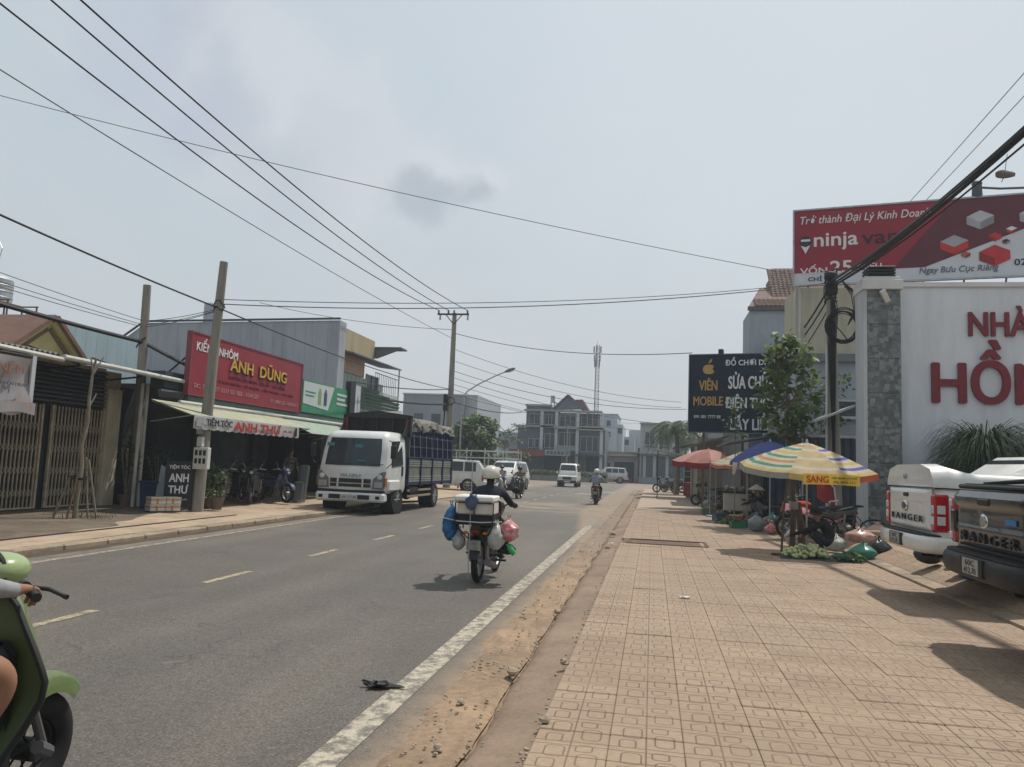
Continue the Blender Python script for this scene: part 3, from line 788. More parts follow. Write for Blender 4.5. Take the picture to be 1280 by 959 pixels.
q = MB(); q.add([(3.88, 33.9, 8.66), (9, 33.9, 8.66), (9, 36.2, 10.0), (4.62, 36.2, 10.0)], [(0, 1, 2, 3)]); q.add([(3.88, 33.9, 8.66), (4.62, 36.2, 10.0), (4.62, 36.3, 10.0), (3.88, 36.5, 8.66)], [(0, 1, 2, 3)])
q.build('roof_deck', m_rooftile, t, smooth=0)
roof_tiles(t, (4.15, 33.86, 8.68), (1, 0, 0), (0, 2.3, 1.25), 1.9, 1.1, .19, .2, m_rooftile)
q = MB(); q.add([(4.8, 35, 9.2), (9, 35, 9.2), (9, 37, 11.1), (5.3, 37, 11.1)], [(0, 1, 2, 3)]); q.box(5.4, 9, 37, 40, 8.6, 11.05); q.build('upper_roof', m_rooftile, t, smooth=0)
roof_tiles(t, (4.98, 34.98, 9.22), (1, 0, 0), (0, 2., 1.9), 1.2, 2.6, .19, .2, m_rooftile)

# ------------------------------------------------------------------ phone repair sign
t = thing('shop_sign', 'dark navy phone repair signboard with gold and white letters over the stalls', 'sign', (1.5, 34.2, 0), R(-14))
navy = mat('sign_navy', (.008, .018, .034), .7, var=.2, spec=.1)
gold = mat('sign_gold', (.44, .26, .07), .55, var=.1)
Wd = 4.62
q = MB(); q.box(0, Wd, 0, .12, 3.30, 6.58); q.build('board', navy, t, smooth=0)
q = MB()
for a, b_ in ((-.04, 0), (Wd, Wd + .04)): q.box(a, b_, -.03, .14, 3.26, 6.62)
q.box(0, Wd, -.03, .14, 3.26, 3.30); q.box(0, Wd, -.03, .14, 6.58, 6.62); q.build('frame', mat('frame_blue', (.09, .13, .16), .6), t, smooth=0)
def st_(s, x, z, w, h, m, b_=.02): return txt(s, m, t, (x, -.004, z), U_, V_, w, h, .02, b_)
st_('VIÊN', .42, 5.07, .75, .52, gold); st_('MOBILE', .19, 4.42, 1.22, .38, gold); st_('091 001 7777 88', .22, 3.88, 1.1, .13, wht, .01)
st_('ĐỒ CHƠI DI ĐỘNG', 1.50, 6.05, 2.6, .42, wht, .015)
st_('SỬA CHỮA', 1.64, 5.13, 1.84, .70, wht, .02); st_('ĐIỆN THOẠI', 1.52, 4.20, 2.12, .70, wht, .02); st_('LẤY LIỀN', 1.74, 3.42, 1.72, .70, wht, .02)
# the gold apple mark
pts = []
for k in range(40):
    a = 2 * math.pi * k / 40; r = .235 * (1 + .06 * math.cos(2 * a) - .10 * max(0, math.cos(a - math.pi / 2)) ** 8 - .09 * max(0, math.cos(a + math.pi / 2)) ** 10)
    x, z = r * math.cos(a) * 1.05, r * math.sin(a)
    if x > .14 and abs(z - .03) < .11: x = .14 + abs(z - .03) * .6
    pts.append((.82 + x, 5.96 + z))
q = MB(); q.prism(pts, 'y', -.002, -.022); q.prism([(.80, 6.22), (.84, 6.34), (.94, 6.42), (.93, 6.30), (.86, 6.22)], 'y', -.002, -.022); q.build('apple_mark', gold, t, smooth=0)
for x in (1.3, 3.3):
    q = MB(); q.rbox(x - .1, x + .1, -.05, .2, 6.6, 6.82, .02); q.build('lamp_box', m_black, t)
for x in (.6, 2.2, 3.8):
    q = MB(); q.box(x - .05, x + .05, .13, .22, 0, 6.5); q.build('post', m_rust, t, smooth=0)

# ------------------------------------------------------------------ low shop row behind the stalls
t = thing('shop_row', 'row of low dark shopfronts under grey awnings behind the market stalls', 'building')
q = MB(); q.box(4.62, 12, 27, 33.9, .1, 4.6); q.box(3.4, 12, 40, 58, .1, 4.2); q.build('wall', m_grey, t, smooth=0)
q = MB(); q.box(2.2, 3.39, 40, 47, .1, 3.3); q.build('side_wall', mat('ochre_wall', (.21, .19, .15), .85, var=.12), t, smooth=0)
for k, (x0, x1, y, z, zh) in enumerate([(3.2, 4.7, 24.6, 2.9, 2.4), (2.6, 4.6, 29, 3.1, 2.7), (1.7, 3.4, 36, 3.3, 2.8), (1.1, 3.4, 43, 3.4, 2.9)]):
    q = MB(); q.add([(x0, y, zh), (x1, y, z), (x1, y + 4.5, z), (x0, y + 4.5, zh), (x0, y, zh - .04), (x1, y, z - .04), (x1, y + 4.5, z - .04), (x0, y + 4.5, zh - .04)], [(0, 1, 2, 3), (7, 6, 5, 4), (0, 4, 5, 1), (1, 5, 6, 2), (2, 6, 7, 3), (3, 7, 4, 0)])
    q.build('awning', mat('awning_sheet', (.17, .19, .21), .6, var=.2, scale=3), t, smooth=0)
for k in range(6):
    q = MB(); y = 27.2 + k * 1.1; q.box(4.585, 4.615, y, y + .95, .2, 2.6); q.build('shutter', m_dark if k % 2 else mat('shutter_blue', (.03, .045, .065), .6, var=.2, scale=6, stretch=(1, 1, 9)), t, smooth=0)
# steel sheet fence between the pillar and the shops
t = thing('sheet_fence', 'dark blue ribbed sheet fence behind the striped umbrella', 'fence')
fm = mat('sheet_blue', (.035, .055, .075), .55, var=.25, scale=3)
for k in range(15):
    q = MB(); x0 = 3.35 + k * .235
    q.add([(x0, 24.4, .15), (x0 + .08, 24.36, .15), (x0 + .15, 24.36, .15), (x0 + .225, 24.4, .15), (x0, 24.4, 2.75), (x0 + .08, 24.36, 2.75), (x0 + .15, 24.36, 2.75), (x0 + .225, 24.4, 2.75), (x0, 24.43, .15), (x0 + .225, 24.43, .15), (x0, 24.43, 2.75), (x0 + .225, 24.43, 2.75)],
          [(0, 1, 5, 4), (1, 2, 6, 5), (2, 3, 7, 6), (4, 5, 6, 7, 11, 10), (8, 10, 11, 9), (0, 4, 10, 8), (3, 9, 11, 7)])
    q.build('fence_panel', fm, t, smooth=0)
for x in (3.3, 4.5, 5.7, 6.9):
    q = MB(); q.box(x - .03, x + .03, 24.44, 24.5, .1, 2.85); q.build('post', m_black, t, smooth=0)
q = MB(); q.box(3.25, 7, 24.3, 24.5, 2.76, 2.84); q.build('rail', m_steel, t, smooth=0)
t = thing('small_awning', 'narrow white awning edge beside the stone pillar', 'awning')
q = MB(); q.add([(4.2, 20.9, 3.1), (5.0, 20.9, 3.45), (5.0, 24, 3.45), (4.2, 24, 3.1), (4.2, 20.9, 3.04), (5.0, 20.9, 3.39), (5.0, 24, 3.39), (4.2, 24, 3.04)], [(0, 1, 2, 3), (7, 6, 5, 4), (0, 4, 5, 1), (1, 5, 6, 2), (2, 6, 7, 3), (3, 7, 4, 0)])
q.build('sheet', mat('awn_pale', (.33, .36, .36), .7, var=.1), t, smooth=0)
q = MB(); q.cyl((4.25, 23.8, .15), (4.25, 23.8, 3.1), .03, .03, 8); q.build('post', m_steel, t)
# ------------------------------------------------------------------ left side: shop with folding gates
XF = -13.6
m_beige = mat('beige_render', (.46, .41, .29), .9, var=.08, dirt=(.15, .13, .10), dscale=1.1, damt=.6, stretch=(1, 1, .4), bump=.15)
m_gate = mat('gate_cream_metal', (.40, .34, .24), .6, var=.15, scale=7, dirt=(.10, .065, .04), dscale=6, damt=.5)
m_louv = mat('louvre_grey', (.10, .11, .12), .6, var=.15)
m_sheet = mat('corrugated_grey', (.21, .20, .185), .7, var=.25, scale=1.3, dirt=(.10, .085, .07), damt=.7, stretch=(.3, 2, 1))
m_pipe = mat('white_gutter', (.50, .50, .47), .5, var=.08, dirt=(.25, .24, .2), damt=.4, dscale=2)
t = thing('gate_shop', 'closed shophouse with two cream folding gates under a corrugated awning', 'shop')
q = MB(); q.box(-17, XF - .05, 6, 10.9, .1, 3.55); q.box(-17, XF - .05, 17.62, 18.2, .1, 3.55); q.box(-17, XF - .06, 10.9, 17.62, 3.5, 3.6); q.box(-22, -15.2, 10.9, 17.6, .1, 3.5)
q.box(XF - .3, XF - .08, 19.0, 19.25, .1, 3.2); q.build('wall', m_beige, t, smooth=0)
q = MB(); q.box(XF - .1, XF + .08, 17.62, 18.12, .17, 3.1); q.build('pier', m_beige, t, smooth=0)
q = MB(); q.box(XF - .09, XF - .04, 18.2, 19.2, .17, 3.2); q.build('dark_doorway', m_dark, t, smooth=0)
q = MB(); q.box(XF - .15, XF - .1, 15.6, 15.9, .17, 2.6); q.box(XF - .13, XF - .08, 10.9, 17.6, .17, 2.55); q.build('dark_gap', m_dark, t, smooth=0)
def gate(y0, y1, n):
    g = MB(); g.box(XF - .03, XF + .03, y0, y0 + .05, .2, 2.55); g.box(XF - .03, XF + .03, y1 - .05, y1, .2, 2.55)
    g.box(XF - .02, XF + .02, y0 + .05, y1 - .05, .2, .24); gg = g.build('folding_gate', m_gate, t, smooth=0)
    w = (y1 - y0 - .1) / n; bar = MB(); bar.box(-.014, .014, -.012, .012, 0, 2.29); bme = bar.mesh('bar', m_gate, 0)
    for i in range(n):
        o = bpy.data.objects.new('bar', bme); COL.objects.link(o); o.parent = gg; o.location = (XF, y0 + .05 + (i + .5) * w, .24)
    x = MB()
    for z in (.55, 1.05, 1.55, 2.05):
        for i in range(n - 1):
            ya, yb = y0 + .05 + (i + .5) * w, y0 + .05 + (i + 1.5) * w
            for za, zb in ((z - .09, z + .09), (z + .09, z - .09)):
                x.tube([(XF + .022, ya, za), (XF + .022, yb, zb)], .007, 4)
    stuff(x.build('lattice', m_gate, gg, smooth=0))
gate(11.0, 15.60, 40); gate(15.86, 17.60, 15)
for k in range(9):
    q = MB(); z = 2.62 + k * .1; q.add([(XF - .05, 11, z + .05), (XF + .05, 11, z), (XF + .05, 17.6, z), (XF - .05, 17.6, z + .05), (XF - .05, 11, z + .07), (XF + .05, 11, z + .02), (XF + .05, 17.6, z + .02), (XF - .05, 17.6, z + .07)], [(0, 1, 2, 3), (7, 6, 5, 4), (0, 4, 5, 1), (1, 5, 6, 2), (2, 6, 7, 3), (3, 7, 4, 0)])
    q.build('louvre_slat', m_louv, t, smooth=0)
q = MB(); q.box(XF - .12, XF - .07, 10.9, 17.62, 2.56, 3.5); q.build('louvre_back', m_dark, t, smooth=0)
def corrug(x0, z0, x1, z1, y0, y1, pitch=.076, amp=.018, name='awning_sheet', m=m_sheet, parent=None, th=.0):
    n = int((y1 - y0) / pitch * 4)
    q = MB(); q.sheet(lambda u, v: (x0 + (x1 - x0) * v, y0 + (y1 - y0) * u, z0 + (z1 - z0) * v + amp * math.sin(u * n / 4 * 2 * math.pi)), n, 2)
    return q.build(name, m, parent, smooth=60, recalc=False)
corrug(-13.9, 3.74, -12.15, 3.50, 6, 14.25, .14, .03, parent=t)
corrug(-13.9, 3.70, -12.15, 3.42, 14.3, 18.95, .14, .025, parent=t)
q = MB(); q.tube([(-12.13, 12.4, 3.44), (-12.12, 14.3, 3.40)], .05, 8); q.tube([(-12.1, 14.3, 3.46), (-12.12, 19.05, 3.42)], .055, 8); q.build('gutter_pipe', m_pipe, t)
for y in (8.4, 10.6, 12.8, 14.9, 17.0, 18.9):
    q = MB(); q.tube([(-13.6, y, 3.2), (-12.2, y, 3.36)], .025, 6); q.tube([(-13.6, y, 3.8), (-12.2, y, 3.38)], .02, 6); q.build('awning_bracket', m_black, t)
for y in (18.1, 18.32):
    q = MB(); q.cyl((-12.95, y, .15), (-12.95, y, 3.3), .045, .045, 10); q.build('downpipe', m_pipe, t)
# torn cloth banner hung from the awning
bn_ = thing('banner', 'faded torn cloth banner hanging from the awning at far left', 'banner', (-12.05, 0, 0))
q = MB(); q.sheet(lambda u, v: (.05 * math.sin(v * 5 + u * 3), 12.0 + u * 1.42 + .03 * v * math.sin(9 * v), 3.28 - v * (1.03 - .10 * math.sin(u * 7))), 14, 14)
q.build('cloth', mat('banner_cloth', (.27, .26, .27), .9, var=.15, scale=3, dirt=(.30, .17, .10), dscale=3, damt=.5), bn_, smooth=60, recalc=False)
txt('NỆM', mat('faded_red', (.26, .12, .08), .8), bn_, (.07, 12.55, 2.93), (0, 1, 0), (0, 0, 1), .6, .25, .004, .01)
txt('GỐI MỀN DRAP', mat('faded_grey', (.12, .12, .14), .8), bn_, (.075, 12.45, 2.72), (0, 1, 0), (0, 0, 1), .8, .10, .004, .01)
q = MB(); q.sheet(lambda u, v: (.13 + .05 * u, 12.15 + u * 1.25, 2.42 - v * (.22 + .03 * math.sin(u * 7))), 10, 5); q.build('torn_flap', MC['banner_cloth'], bn_, smooth=60, recalc=False)
q = MB(); q.box(-.02, .02, 13.40, 13.5, 2.3, 3.36); q.build('edge_strip', m_palegrey, bn_, smooth=0)
q = MB(); q.cyl((0, 11.9, 3.32), (0, 13.5, 3.34), .02, .02, 6); q.build('rod', m_black, bn_)

# houses behind the gate shop
t = thing('gabled_house', 'small yellow gabled house with brown roof behind the gate shop', 'house', (0, 0, 0))
m_yel = mat('yellow_render', (.40, .36, .17), .85, var=.08, dirt=(.2, .17, .09), damt=.4)
GX, G = -15.6, [(16.55, 4.0), (17.78, 4.92), (18.85, 4.02)]
q = MB(); q.prism([(16.55, 3.9), (16.55, 4.0), (17.78, 4.88), (18.85, 4.0), (18.85, 3.9)], 'x', GX, -21); q.build('wall', m_yel, t, smooth=0)
def rafter(pts, w, x0, x1, name, m):
    q = MB()
    for (ya, za), (yb, zb) in pts:
        d = Vector((0, yb - ya, zb - za)).normalized(); n = Vector((0, -d.z, d.y)) * w
        if n.z < 0: n = -n
        q.prism([(ya, za), (yb, zb), (yb + n.y, zb + n.z), (ya + n.y, za + n.z)], 'x', x0, x1)
    q.build(name, m, t, smooth=0)
rafter([((16.35, 3.87), (17.78, 4.93)), ((17.78, 4.93), (19.05, 3.87))], .10, GX + .25, -21.2, 'roof', mat('brown_roof', (.15, .085, .065), .85, var=.2))
rafter([((16.45, 3.82), (17.78, 4.80)), ((17.78, 4.80), (18.95, 3.82))], .13, GX + .14, GX + .02, 'bargeboard', m_yel)
rafter([((16.9, 3.95), (17.78, 4.60)), ((17.78, 4.60), (18.6, 3.92))], .10, GX + .03, GX + .005, 'gable_moulding', mat('mould_brown', (.12, .09, .06), .8))
t = thing('rear_house', 'low grey roof with brown ridge left of the yellow gable', 'house')
q = MB(); q.prism([(8, 3.9), (16.6, 3.9), (16.6, 4.35), (8, 4.25)], 'x', -16.8, -24); q.build('roof', mat('old_roof', (.16, .155, .15), .9, var=.2), t, smooth=0)
t = thing('blue_hall', 'long pale blue sheet metal hall wall behind the yellow gable', 'building')
m_pb = mat('pale_blue_sheet', (.27, .35, .38), .7, var=.08, scale=.8, dirt=(.2, .25, .27), damt=.4, stretch=(1, 2, .3))
q = MB(); q.box(-30, -18, 19.6, 25, .1, 5.35); q.build('core', m_pb, t, smooth=0)
for k in range(11):
    q = MB(); y = 19.6 + k * .5; z = 5.52 - .012 * k; q.rbox(-18.0, -17.97, y + .002, y + .498, 3, z, .003); q.build('wall_panel', m_pb, t, smooth=0)
t = thing('water_tower', 'steel water tank on a rusty rooftop rack at far left', 'water tank', (-21.6, 22, 0))
q = MB(); q.cyl((0, 0, 6.25), (0, 0, 7.0), .62, .62, 24); q.lathe([(.62, 7.0), (.5, 7.12), (.15, 7.22), (.1, 7.3), (0, 7.3)], 'z', 24)
for z in (6.4, 6.6, 6.8): q.torus((0, 0, z), .62, .015, 'z', 24, 5)
q.build('tank', mat('tank_steel', (.34, .35, .36), .5, metal=.4, var=.1), t)
q = MB()
for x in (-.7, 0, .7, 1.25):
    for y in (-.6, .6): q.cyl((x, y, 4.2), (x, y, 6.22), .03, .03, 6)
for z in (4.9, 5.6, 6.2):
    for y in (-.6, .6): q.cyl((-.8, y, z), (1.3, y, z), .025, .025, 6)
    for x in (-.7, .7): q.cyl((x, -.6, z), (x, .6, z), .025, .025, 6)
q.tube([(-.7, -.6, 4.9), (.7, -.6, 6.2)], .02, 5); q.tube([(.7, -.6, 4.9), (-.7, -.6, 6.2)], .02, 5)
q.build('rack', m_rust, t)
q = MB(); q.box(-3, 1.4, -.4, .8, 3.8, 5.35); q.build('base_wall', mat('dark_wall', (.10, .10, .11), .9), t, smooth=0)
q = MB(); q.tube([(.25, -.2, 7.1), (.45, -.2, 8.0), (.2, -.2, 8.4)], .012, 5); q.build('antenna', m_steel, t)

# big grey hall with its gable facing down the road
t = thing('grey_hall', 'big grey sheet metal hall with water tanks on its roof above the red sign', 'building')
m_hall = mat('hall_sheet', (.34, .355, .38), .65, var=.07, scale=.7, dirt=(.17, .185, .20), dscale=.8, damt=.5, stretch=(2, 2, .25))
q = MB(); q.prism([(-24.6, .1), (-13.14, .1), (-13.14, 7.40), (-22.3, 7.22), (-24.3, 5.75)], 'y', 31, 31.7); q.build('core', m_hall, t, smooth=0)
for k in range(18):
    x0 = -22.15 + k * .5; q = MB(); q.rbox(x0 + .003, x0 + .497, 30.96, 30.998, 3.0, 7.22 + (x0 + 22.15) * .0197, .003); q.build('wall_panel', m_hall, t, smooth=0)
q = MB(); q.tube([(-24.5, 30.9, 5.75), (-22.3, 30.9, 7.28), (-13.1, 30.9, 7.46)], .05, 6); q.build('roof_trim', mat('trim_dark', (.07, .08, .09), .7), t)
q = MB(); q.rbox(-16.9, -16.0, 30.86, 30.97, 4.7, 5.35, .02); q.build('wall_vent', m_palegrey, t, smooth=0)
for i, (x, y, z, s, lab) in enumerate([(-19.73, 32, 7.3, 1.0, 'squat steel water tank on the grey hall roof beside the leaning pole'), (-20.75, 34, 7.3, .7, 'smaller plastic water tank further back on the grey hall roof')]):
    w = thing('water_tank', lab, 'water tank', (x, y, z), 0, 'tanks on the grey hall roof')
    q = MB(); q.cyl((0, 0, 0), (0, 0, .95 * s), .36 * s, .36 * s, 22); q.lathe([(.36 * s, .95 * s), (.3 * s, 1.0 * s), (.1 * s, 1.05 * s), (0, 1.06 * s)], 'z', 22)
    for zz in (.15, .35, .55, .75): q.torus((0, 0, zz * s), .36 * s, .014, 'z', 22, 5)
    q.build('tank', MC['tank_steel'] if i == 0 else m_grey, w)
# upper storeys set back beside the hall: white wall left part with small flat roof
t = thing('white_annex', 'white rendered annex with small flat eave behind the second pole', 'building')
q = MB(); q.box(-25.5, -22.0, 27, 30.8, .1, 4.9); q.build('wall', m_palegrey, t, smooth=0)
q = MB(); q.box(-25.9, -22.6, 26.8, 30.8, 4.9, 5.05); q.build('eave', m_black, t, smooth=0)

# ------------------------------------------------------------------ shop with the red signboard
t = thing('glass_shop', 'open fronted shop in deep shade under green striped awnings', 'shop')
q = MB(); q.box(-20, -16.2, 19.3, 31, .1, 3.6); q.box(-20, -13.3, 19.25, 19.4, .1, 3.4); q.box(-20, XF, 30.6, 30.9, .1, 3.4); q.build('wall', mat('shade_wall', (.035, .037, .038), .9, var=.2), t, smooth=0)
q = MB(); q.box(-20, -12.1, 19.3, 31, 3.05, 3.2); q.build('ceiling_slab', m_grey, t, smooth=0)
for y in (21.6, 22.0, 25.2, 28.1):
    q = MB(); q.box(XF - .08, XF + .08, y - .1, y + .1, .15, 3.05); q.build('column', mat('col_grey', (.05, .05, .052), .85), t, smooth=0)
q = MB(); q.box(XF - .1, XF - .06, 19.4, 21.4, .2, 2.9); q.box(XF - .9, XF - .86, 22.2, 28, .2, 2.9); q.build('dark_glazing', m_glass, t, smooth=0)
q = MB(); q.box(-12.15, -12.02, 18.7, 30.6, 2.92, 3.06); q.build('fascia', mat('fascia_green', (.075, .12, .10), .6, var=.2), t, smooth=0)
q = MB(); q.tube([(-12.0, 18.3, 2.86), (-11.95, 30.6, 2.90)], .055, 8); q.build('gutter_pipe', m_pipe, t)
q = MB(); q.box(-12.6, -12.2, 17.9, 30, 3.2, 3.62); q.build('parapet', mat('teal_dark', (.03, .05, .055), .7), t, smooth=0)
# striped cloth awnings with valance
m_s1 = thin('awning_cream_cloth', (.56, .53, .40), .3); m_s2 = thin('awning_green_cloth', (.38, .42, .30), .3)
def cloth_awning(name, lab, y0, y1, n, valance=True, z1=2.5, x1=-10.95, mats=(m_s1, m_s2), e=0):
    a = thing(name, lab, 'awning', (0, 0, 0), 0, 'striped cloth awnings of the shop')
    for i in range(n):
        ya, yb = y0 + (y1 - y0) * i / n, y0 + (y1 - y0) * (i + 1) / n
        q = MB(); q.slab([(-12.05, ya, 2.84), (x1, ya + e, z1), (x1, yb + e, z1), (-12.05, yb, 2.84)], .006 + .001 * (i % 2)); q.build('stripe', mats[i % 2], a, smooth=0)
    q = MB()
    for y in (y0 + .05, (y0 + y1) / 2, y1 - .05): q.tube([(-12.05, y, 2.3), (x1, y + e, z1 - .02)], .015, 6); q.tube([(-12.05, y, 2.8), (x1, y + e, z1 - .02)], .015, 6)
    q.tube([(x1, y0, z1 - .01), (x1, y1, z1 - .01)], .018, 6); q.build('awning_frame', m_steel, a)
    return a
a = cloth_awning('cloth_awning', 'cream striped awning with a white lettered valance reading TIỆM TÓC ANH THƯ', 17.2, 23.9, 44)
vm = thin('valance_white', (.50, .51, .50), .25, var=.06)
q = MB()
q.sheet(lambda u, v: (-10.92 + .012 * math.sin(u * 40) * v, 17.3 + u * 5.75, 2.49 - v * (.31 + .03 * abs(math.sin(u * math.pi * 16)))), 160, 4); q.build('valance', vm, a, smooth=60, recalc=False)
fnt_b = mat('print_black', (.02, .022, .03), .7)
txt('TIỆM TÓC', fnt_b, a, (-10.88, 17.78, 2.23), (0, 1, 0), (0, 0, 1), 1.22, .25, .004, .03)
txt('ANH THƯ', mat('print_red', (.40, .03, .03), .7), a, (-10.88, 19.12, 2.20), (0, 1, 0), (0, 0, 1), 2.6, .28, .004, .05)
txt('UỐN - DUỖI', MC['print_red'], a, (-10.88, 21.92, 2.28), (0, 1, 0), (0, 0, 1), .55, .09, .004, .01)
q = MB(); q.box(-10.89, -10.885, 17.36, 17.70, 2.22, 2.44); q.build('printed_portrait', mat('print_greyish', (.25, .25, .25), .8, var=.4, scale=12), a, smooth=0)
q = MB(); q.box(-10.89, -10.885, 22.72, 22.86, 2.2, 2.46); q.build('printed_portrait', fnt_b, a, smooth=0)
cloth_awning('cloth_awning', 'pale green plain awning next to the truck cab', 24.0, 28.5, 10, z1=2.36, mats=(mat_a := thin('awning_pale_green', (.34, .42, .34), .25), mat_a))
cloth_awning('cloth_awning', 'short green sheet awning behind the truck cargo', 28.7, 31.5, 6, z1=2.4, mats=(m_s2, m_s2))

# red signboard
t = thing('signboard', 'red glass shop signboard with yellow letters ANH DŨNG above the awnings', 'sign', (-12, 18.62, 0), R(90))
red_s = mat('sign_red', (.23, .022, .035), .5, var=.12, scale=1.3)
W1 = 6.6
q = MB(); q.box(0, W1, -.02, .1, 3.12, 4.74); q.build('board', red_s, t, smooth=0)
q = MB(); q.box(-.04, 0, -.04, .12, 3.08, 4.78); q.box(W1, W1 + .04, -.04, .12, 3.08, 4.78); q.box(0, W1, -.04, .12, 4.74, 4.78); q.box(0, W1, -.04, .12, 3.08, 3.12); q.build('frame', mat('frame_pale', (.20, .05, .06), .6), t, smooth=0)
yel = mat('letter_yellow', (.50, .31, .05), .45); pink = mat('print_pale_red', (.42, .22, .22), .6)
txt('KIẾNG NHÔM', wht, t, (.2, -.022, 4.30), U_, V_, 2.1, .36, .01, .012)
txt('ANH  DŨNG', fnt_b, t, (1.93, -.024, 3.93), U_, V_, 3.5, .46, .02, .045)
txt('ANH  DŨNG', yel, t, (1.9, -.045, 3.96), U_, V_, 3.5, .46, .02, .02)
dr = mat('print_dark_red', (.10, .015, .03), .6)
txt('CHUYÊN: CỬA NHÔM - CỬA SẮT - CỬA KIẾNG', dr, t, (1.9, -.022, 3.72), U_, V_, 3.5, .13, .006, .01)
txt('VÁCH NGĂN - TỦ NHÔM - CẦU THANG - TAY VỊN', dr, t, (1.4, -.022, 3.53), U_, V_, 4.6, .13, .006, .01)
txt('ĐC: 79      ĐT: 0377 521 822 - 0354 227', pink, t, (.2, -.022, 3.30), U_, V_, 3.5, .12, .006, .01)
txt('ĐT: 0907 22 - 0378 811', pink, t, (4.4, -.022, 3.26), U_, V_, 2.0, .11, .006, .01)
for x in (.6, 3.2, 5.9):
    q = MB(); q.tube([(x, .12, 4.5), (x, 1.5, 3.3)], .025, 6); q.build('strut', m_black, t)
# green and white advertising board
t = thing('advert_board', 'green and white advertising board with two bottles next to the red sign', 'sign', (-12, 25.42, 0), R(90))
q = MB(); q.box(0, 4.35, -.0, .1, 3.14, 4.28); q.build('board', mat('advert_green', (.035, .21, .11), .5, var=.15), t, smooth=0)
q = MB(); q.prism([(.05, 3.45), (2.2, 3.33), (2.7, 4.24), (.05, 4.22)], 'y', -.001, -.012); q.build('white_field', mat('advert_white', (.46, .50, .49), .5, var=.05), t, smooth=0)
for x, m_ in ((1.42, mat('bottle_lime', (.19, .29, .10), .4)), (1.92, mat('bottle_navy', (.03, .06, .13), .4))):
    q = MB(); q.prism([(x - .13, 3.5), (x + .13, 3.5), (x + .13, 3.95), (x + .06, 4.0), (x + .06, 4.08), (x - .06, 4.08), (x - .06, 4.0), (x - .13, 3.95)], 'y', -.013, -.022); q.build('printed_bottle', m_, t, smooth=0)
for z, w in ((3.98, 1.0), (3.8, .8), (3.62, 1.1)):
    q = MB(); q.box(3.0, 3.0 + w, -.013, -.004, z, z + .09); q.build('printed_bar', MC['advert_white'], t, smooth=0)
q = MB(); q.box(.2, 1.05, -.016, -.013, 3.85, 3.9); q.box(.2, .95, -.016, -.013, 3.72, 3.77); q.build('printed_line', MC['advert_green'], t, smooth=0)
# narrow vertical white sign
t = thing('blade_sign', 'narrow white vertical sign right of the green advert', 'sign', (-11.9, 30.0, 0), R(90))
q = MB(); q.box(.0, .55, -.03, .25, 3.05, 4.55); q.build('box', mat('blade_white', (.42, .44, .48), .6, var=.1), t, smooth=0)
q = MB(); q.box(-.5, 0, -.02, .2, 3.1, 4.65); q.build('dark_side', m_black, t, smooth=0)
q = MB(); q.box(.24, .30, -.035, -.03, 3.4, 4.1); q.build('printed_line', mat('print_grey', (.12, .13, .16), .6), t, smooth=0)
# green sheet roof gable
t = thing('sheet_roof_shed', 'green corrugated roof end with white edge above the truck cargo', 'shed')
mgr = mat('green_sheet', (.075, .125, .10), .7, var=.2, scale=2)
for k in range(6):
    q = MB(); z = 3.65 + k * .16; y1 = 35.6 - max(0, (k - 3)) * 1.4
    q.add([(-11.9, 30.9, z), (-11.85, 30.9, z + .12), (-11.85, y1, z + .12), (-11.9, y1, z), (-12.0, 30.9, z), (-12.0, 30.9, z + .15), (-12.0, y1, z + .15), (-12.0, y1, z)], [(0, 1, 2, 3), (4, 7, 6, 5), (0, 4, 5, 1), (1, 5, 6, 2), (2, 6, 7, 3), (3, 7, 4, 0)])
    q.build('roof_sheet', mgr, t, smooth=0)
q = MB(); q.prism([(30.9, 3.45), (36.0, 3.5), (36.0, 3.95), (30.9, 3.5)], 'x', -11.84, -11.9); q.build('white_edge', m_palegrey, t, smooth=0)
q = MB(); q.box(-13, -12.02, 31, 36, .1, 3.6); q.build('wall', m_grey, t, smooth=0)

# pale yellow house with balcony
t = thing('balcony_house', 'pale yellow two storey house with flat roof and rooftop awning beyond the grey hall', 'house')
m_py = mat('pale_yellow_render', (.36, .30, .19), .85, var=.08, dirt=(.22, .18, .12), damt=.5, stretch=(1, 1.5, .3))
q = MB(); q.box(-18, -14.0, 33.2, 37.6, 6.55, 7.55); q.build('parapet', m_py, t, smooth=0)
q = MB(); q.box(-18, -14.02, 33.2, 36.4, 5.55, 6.4); q.build('upper_wall', mat('peach_render', (.42, .31, .21), .85, var=.1), t, smooth=0)
q = MB(); q.box(-18, -14.1, 33.0, 39.4, .1, 5.5); q.box(-18, -15.6, 36.4, 39, 5.5, 6.6); q.build('lower_wall', m_palegrey, t, smooth=0)
q = MB(); q.add([(-14.6, 33.1, 6.52), (-13.3, 33.1, 6.36), (-13.3, 40.0, 6.42), (-14.6, 40.0, 6.58), (-14.6, 33.1, 6.45), (-13.3, 33.1, 6.30), (-13.3, 40.0, 6.36), (-14.6, 40.0, 6.51)], [(0, 1, 2, 3), (7, 6, 5, 4), (0, 4, 5, 1), (1, 5, 6, 2), (2, 6, 7, 3), (3, 7, 4, 0)]); q.build('porch_roof', mat('roof_grey', (.13, .14, .15), .8), t, smooth=0)
for y in (39.9,):
    q = MB(); q.cyl((-13.4, y, 3.5), (-13.4, y, 6.38), .04, .04, 8); q.build('post', m_steel, t)
q = MB(); q.box(-14.2, -12.6, 37.6, 38.6, 7.2, 7.28); q.prism([(-14.3, 6.7), (-13.9, 6.7), (-12.6, 7.2), (-14.3, 7.2)], 'y', 37.65, 37.8); q.build('roof_eave', MC['roof_grey'], t, smooth=0)
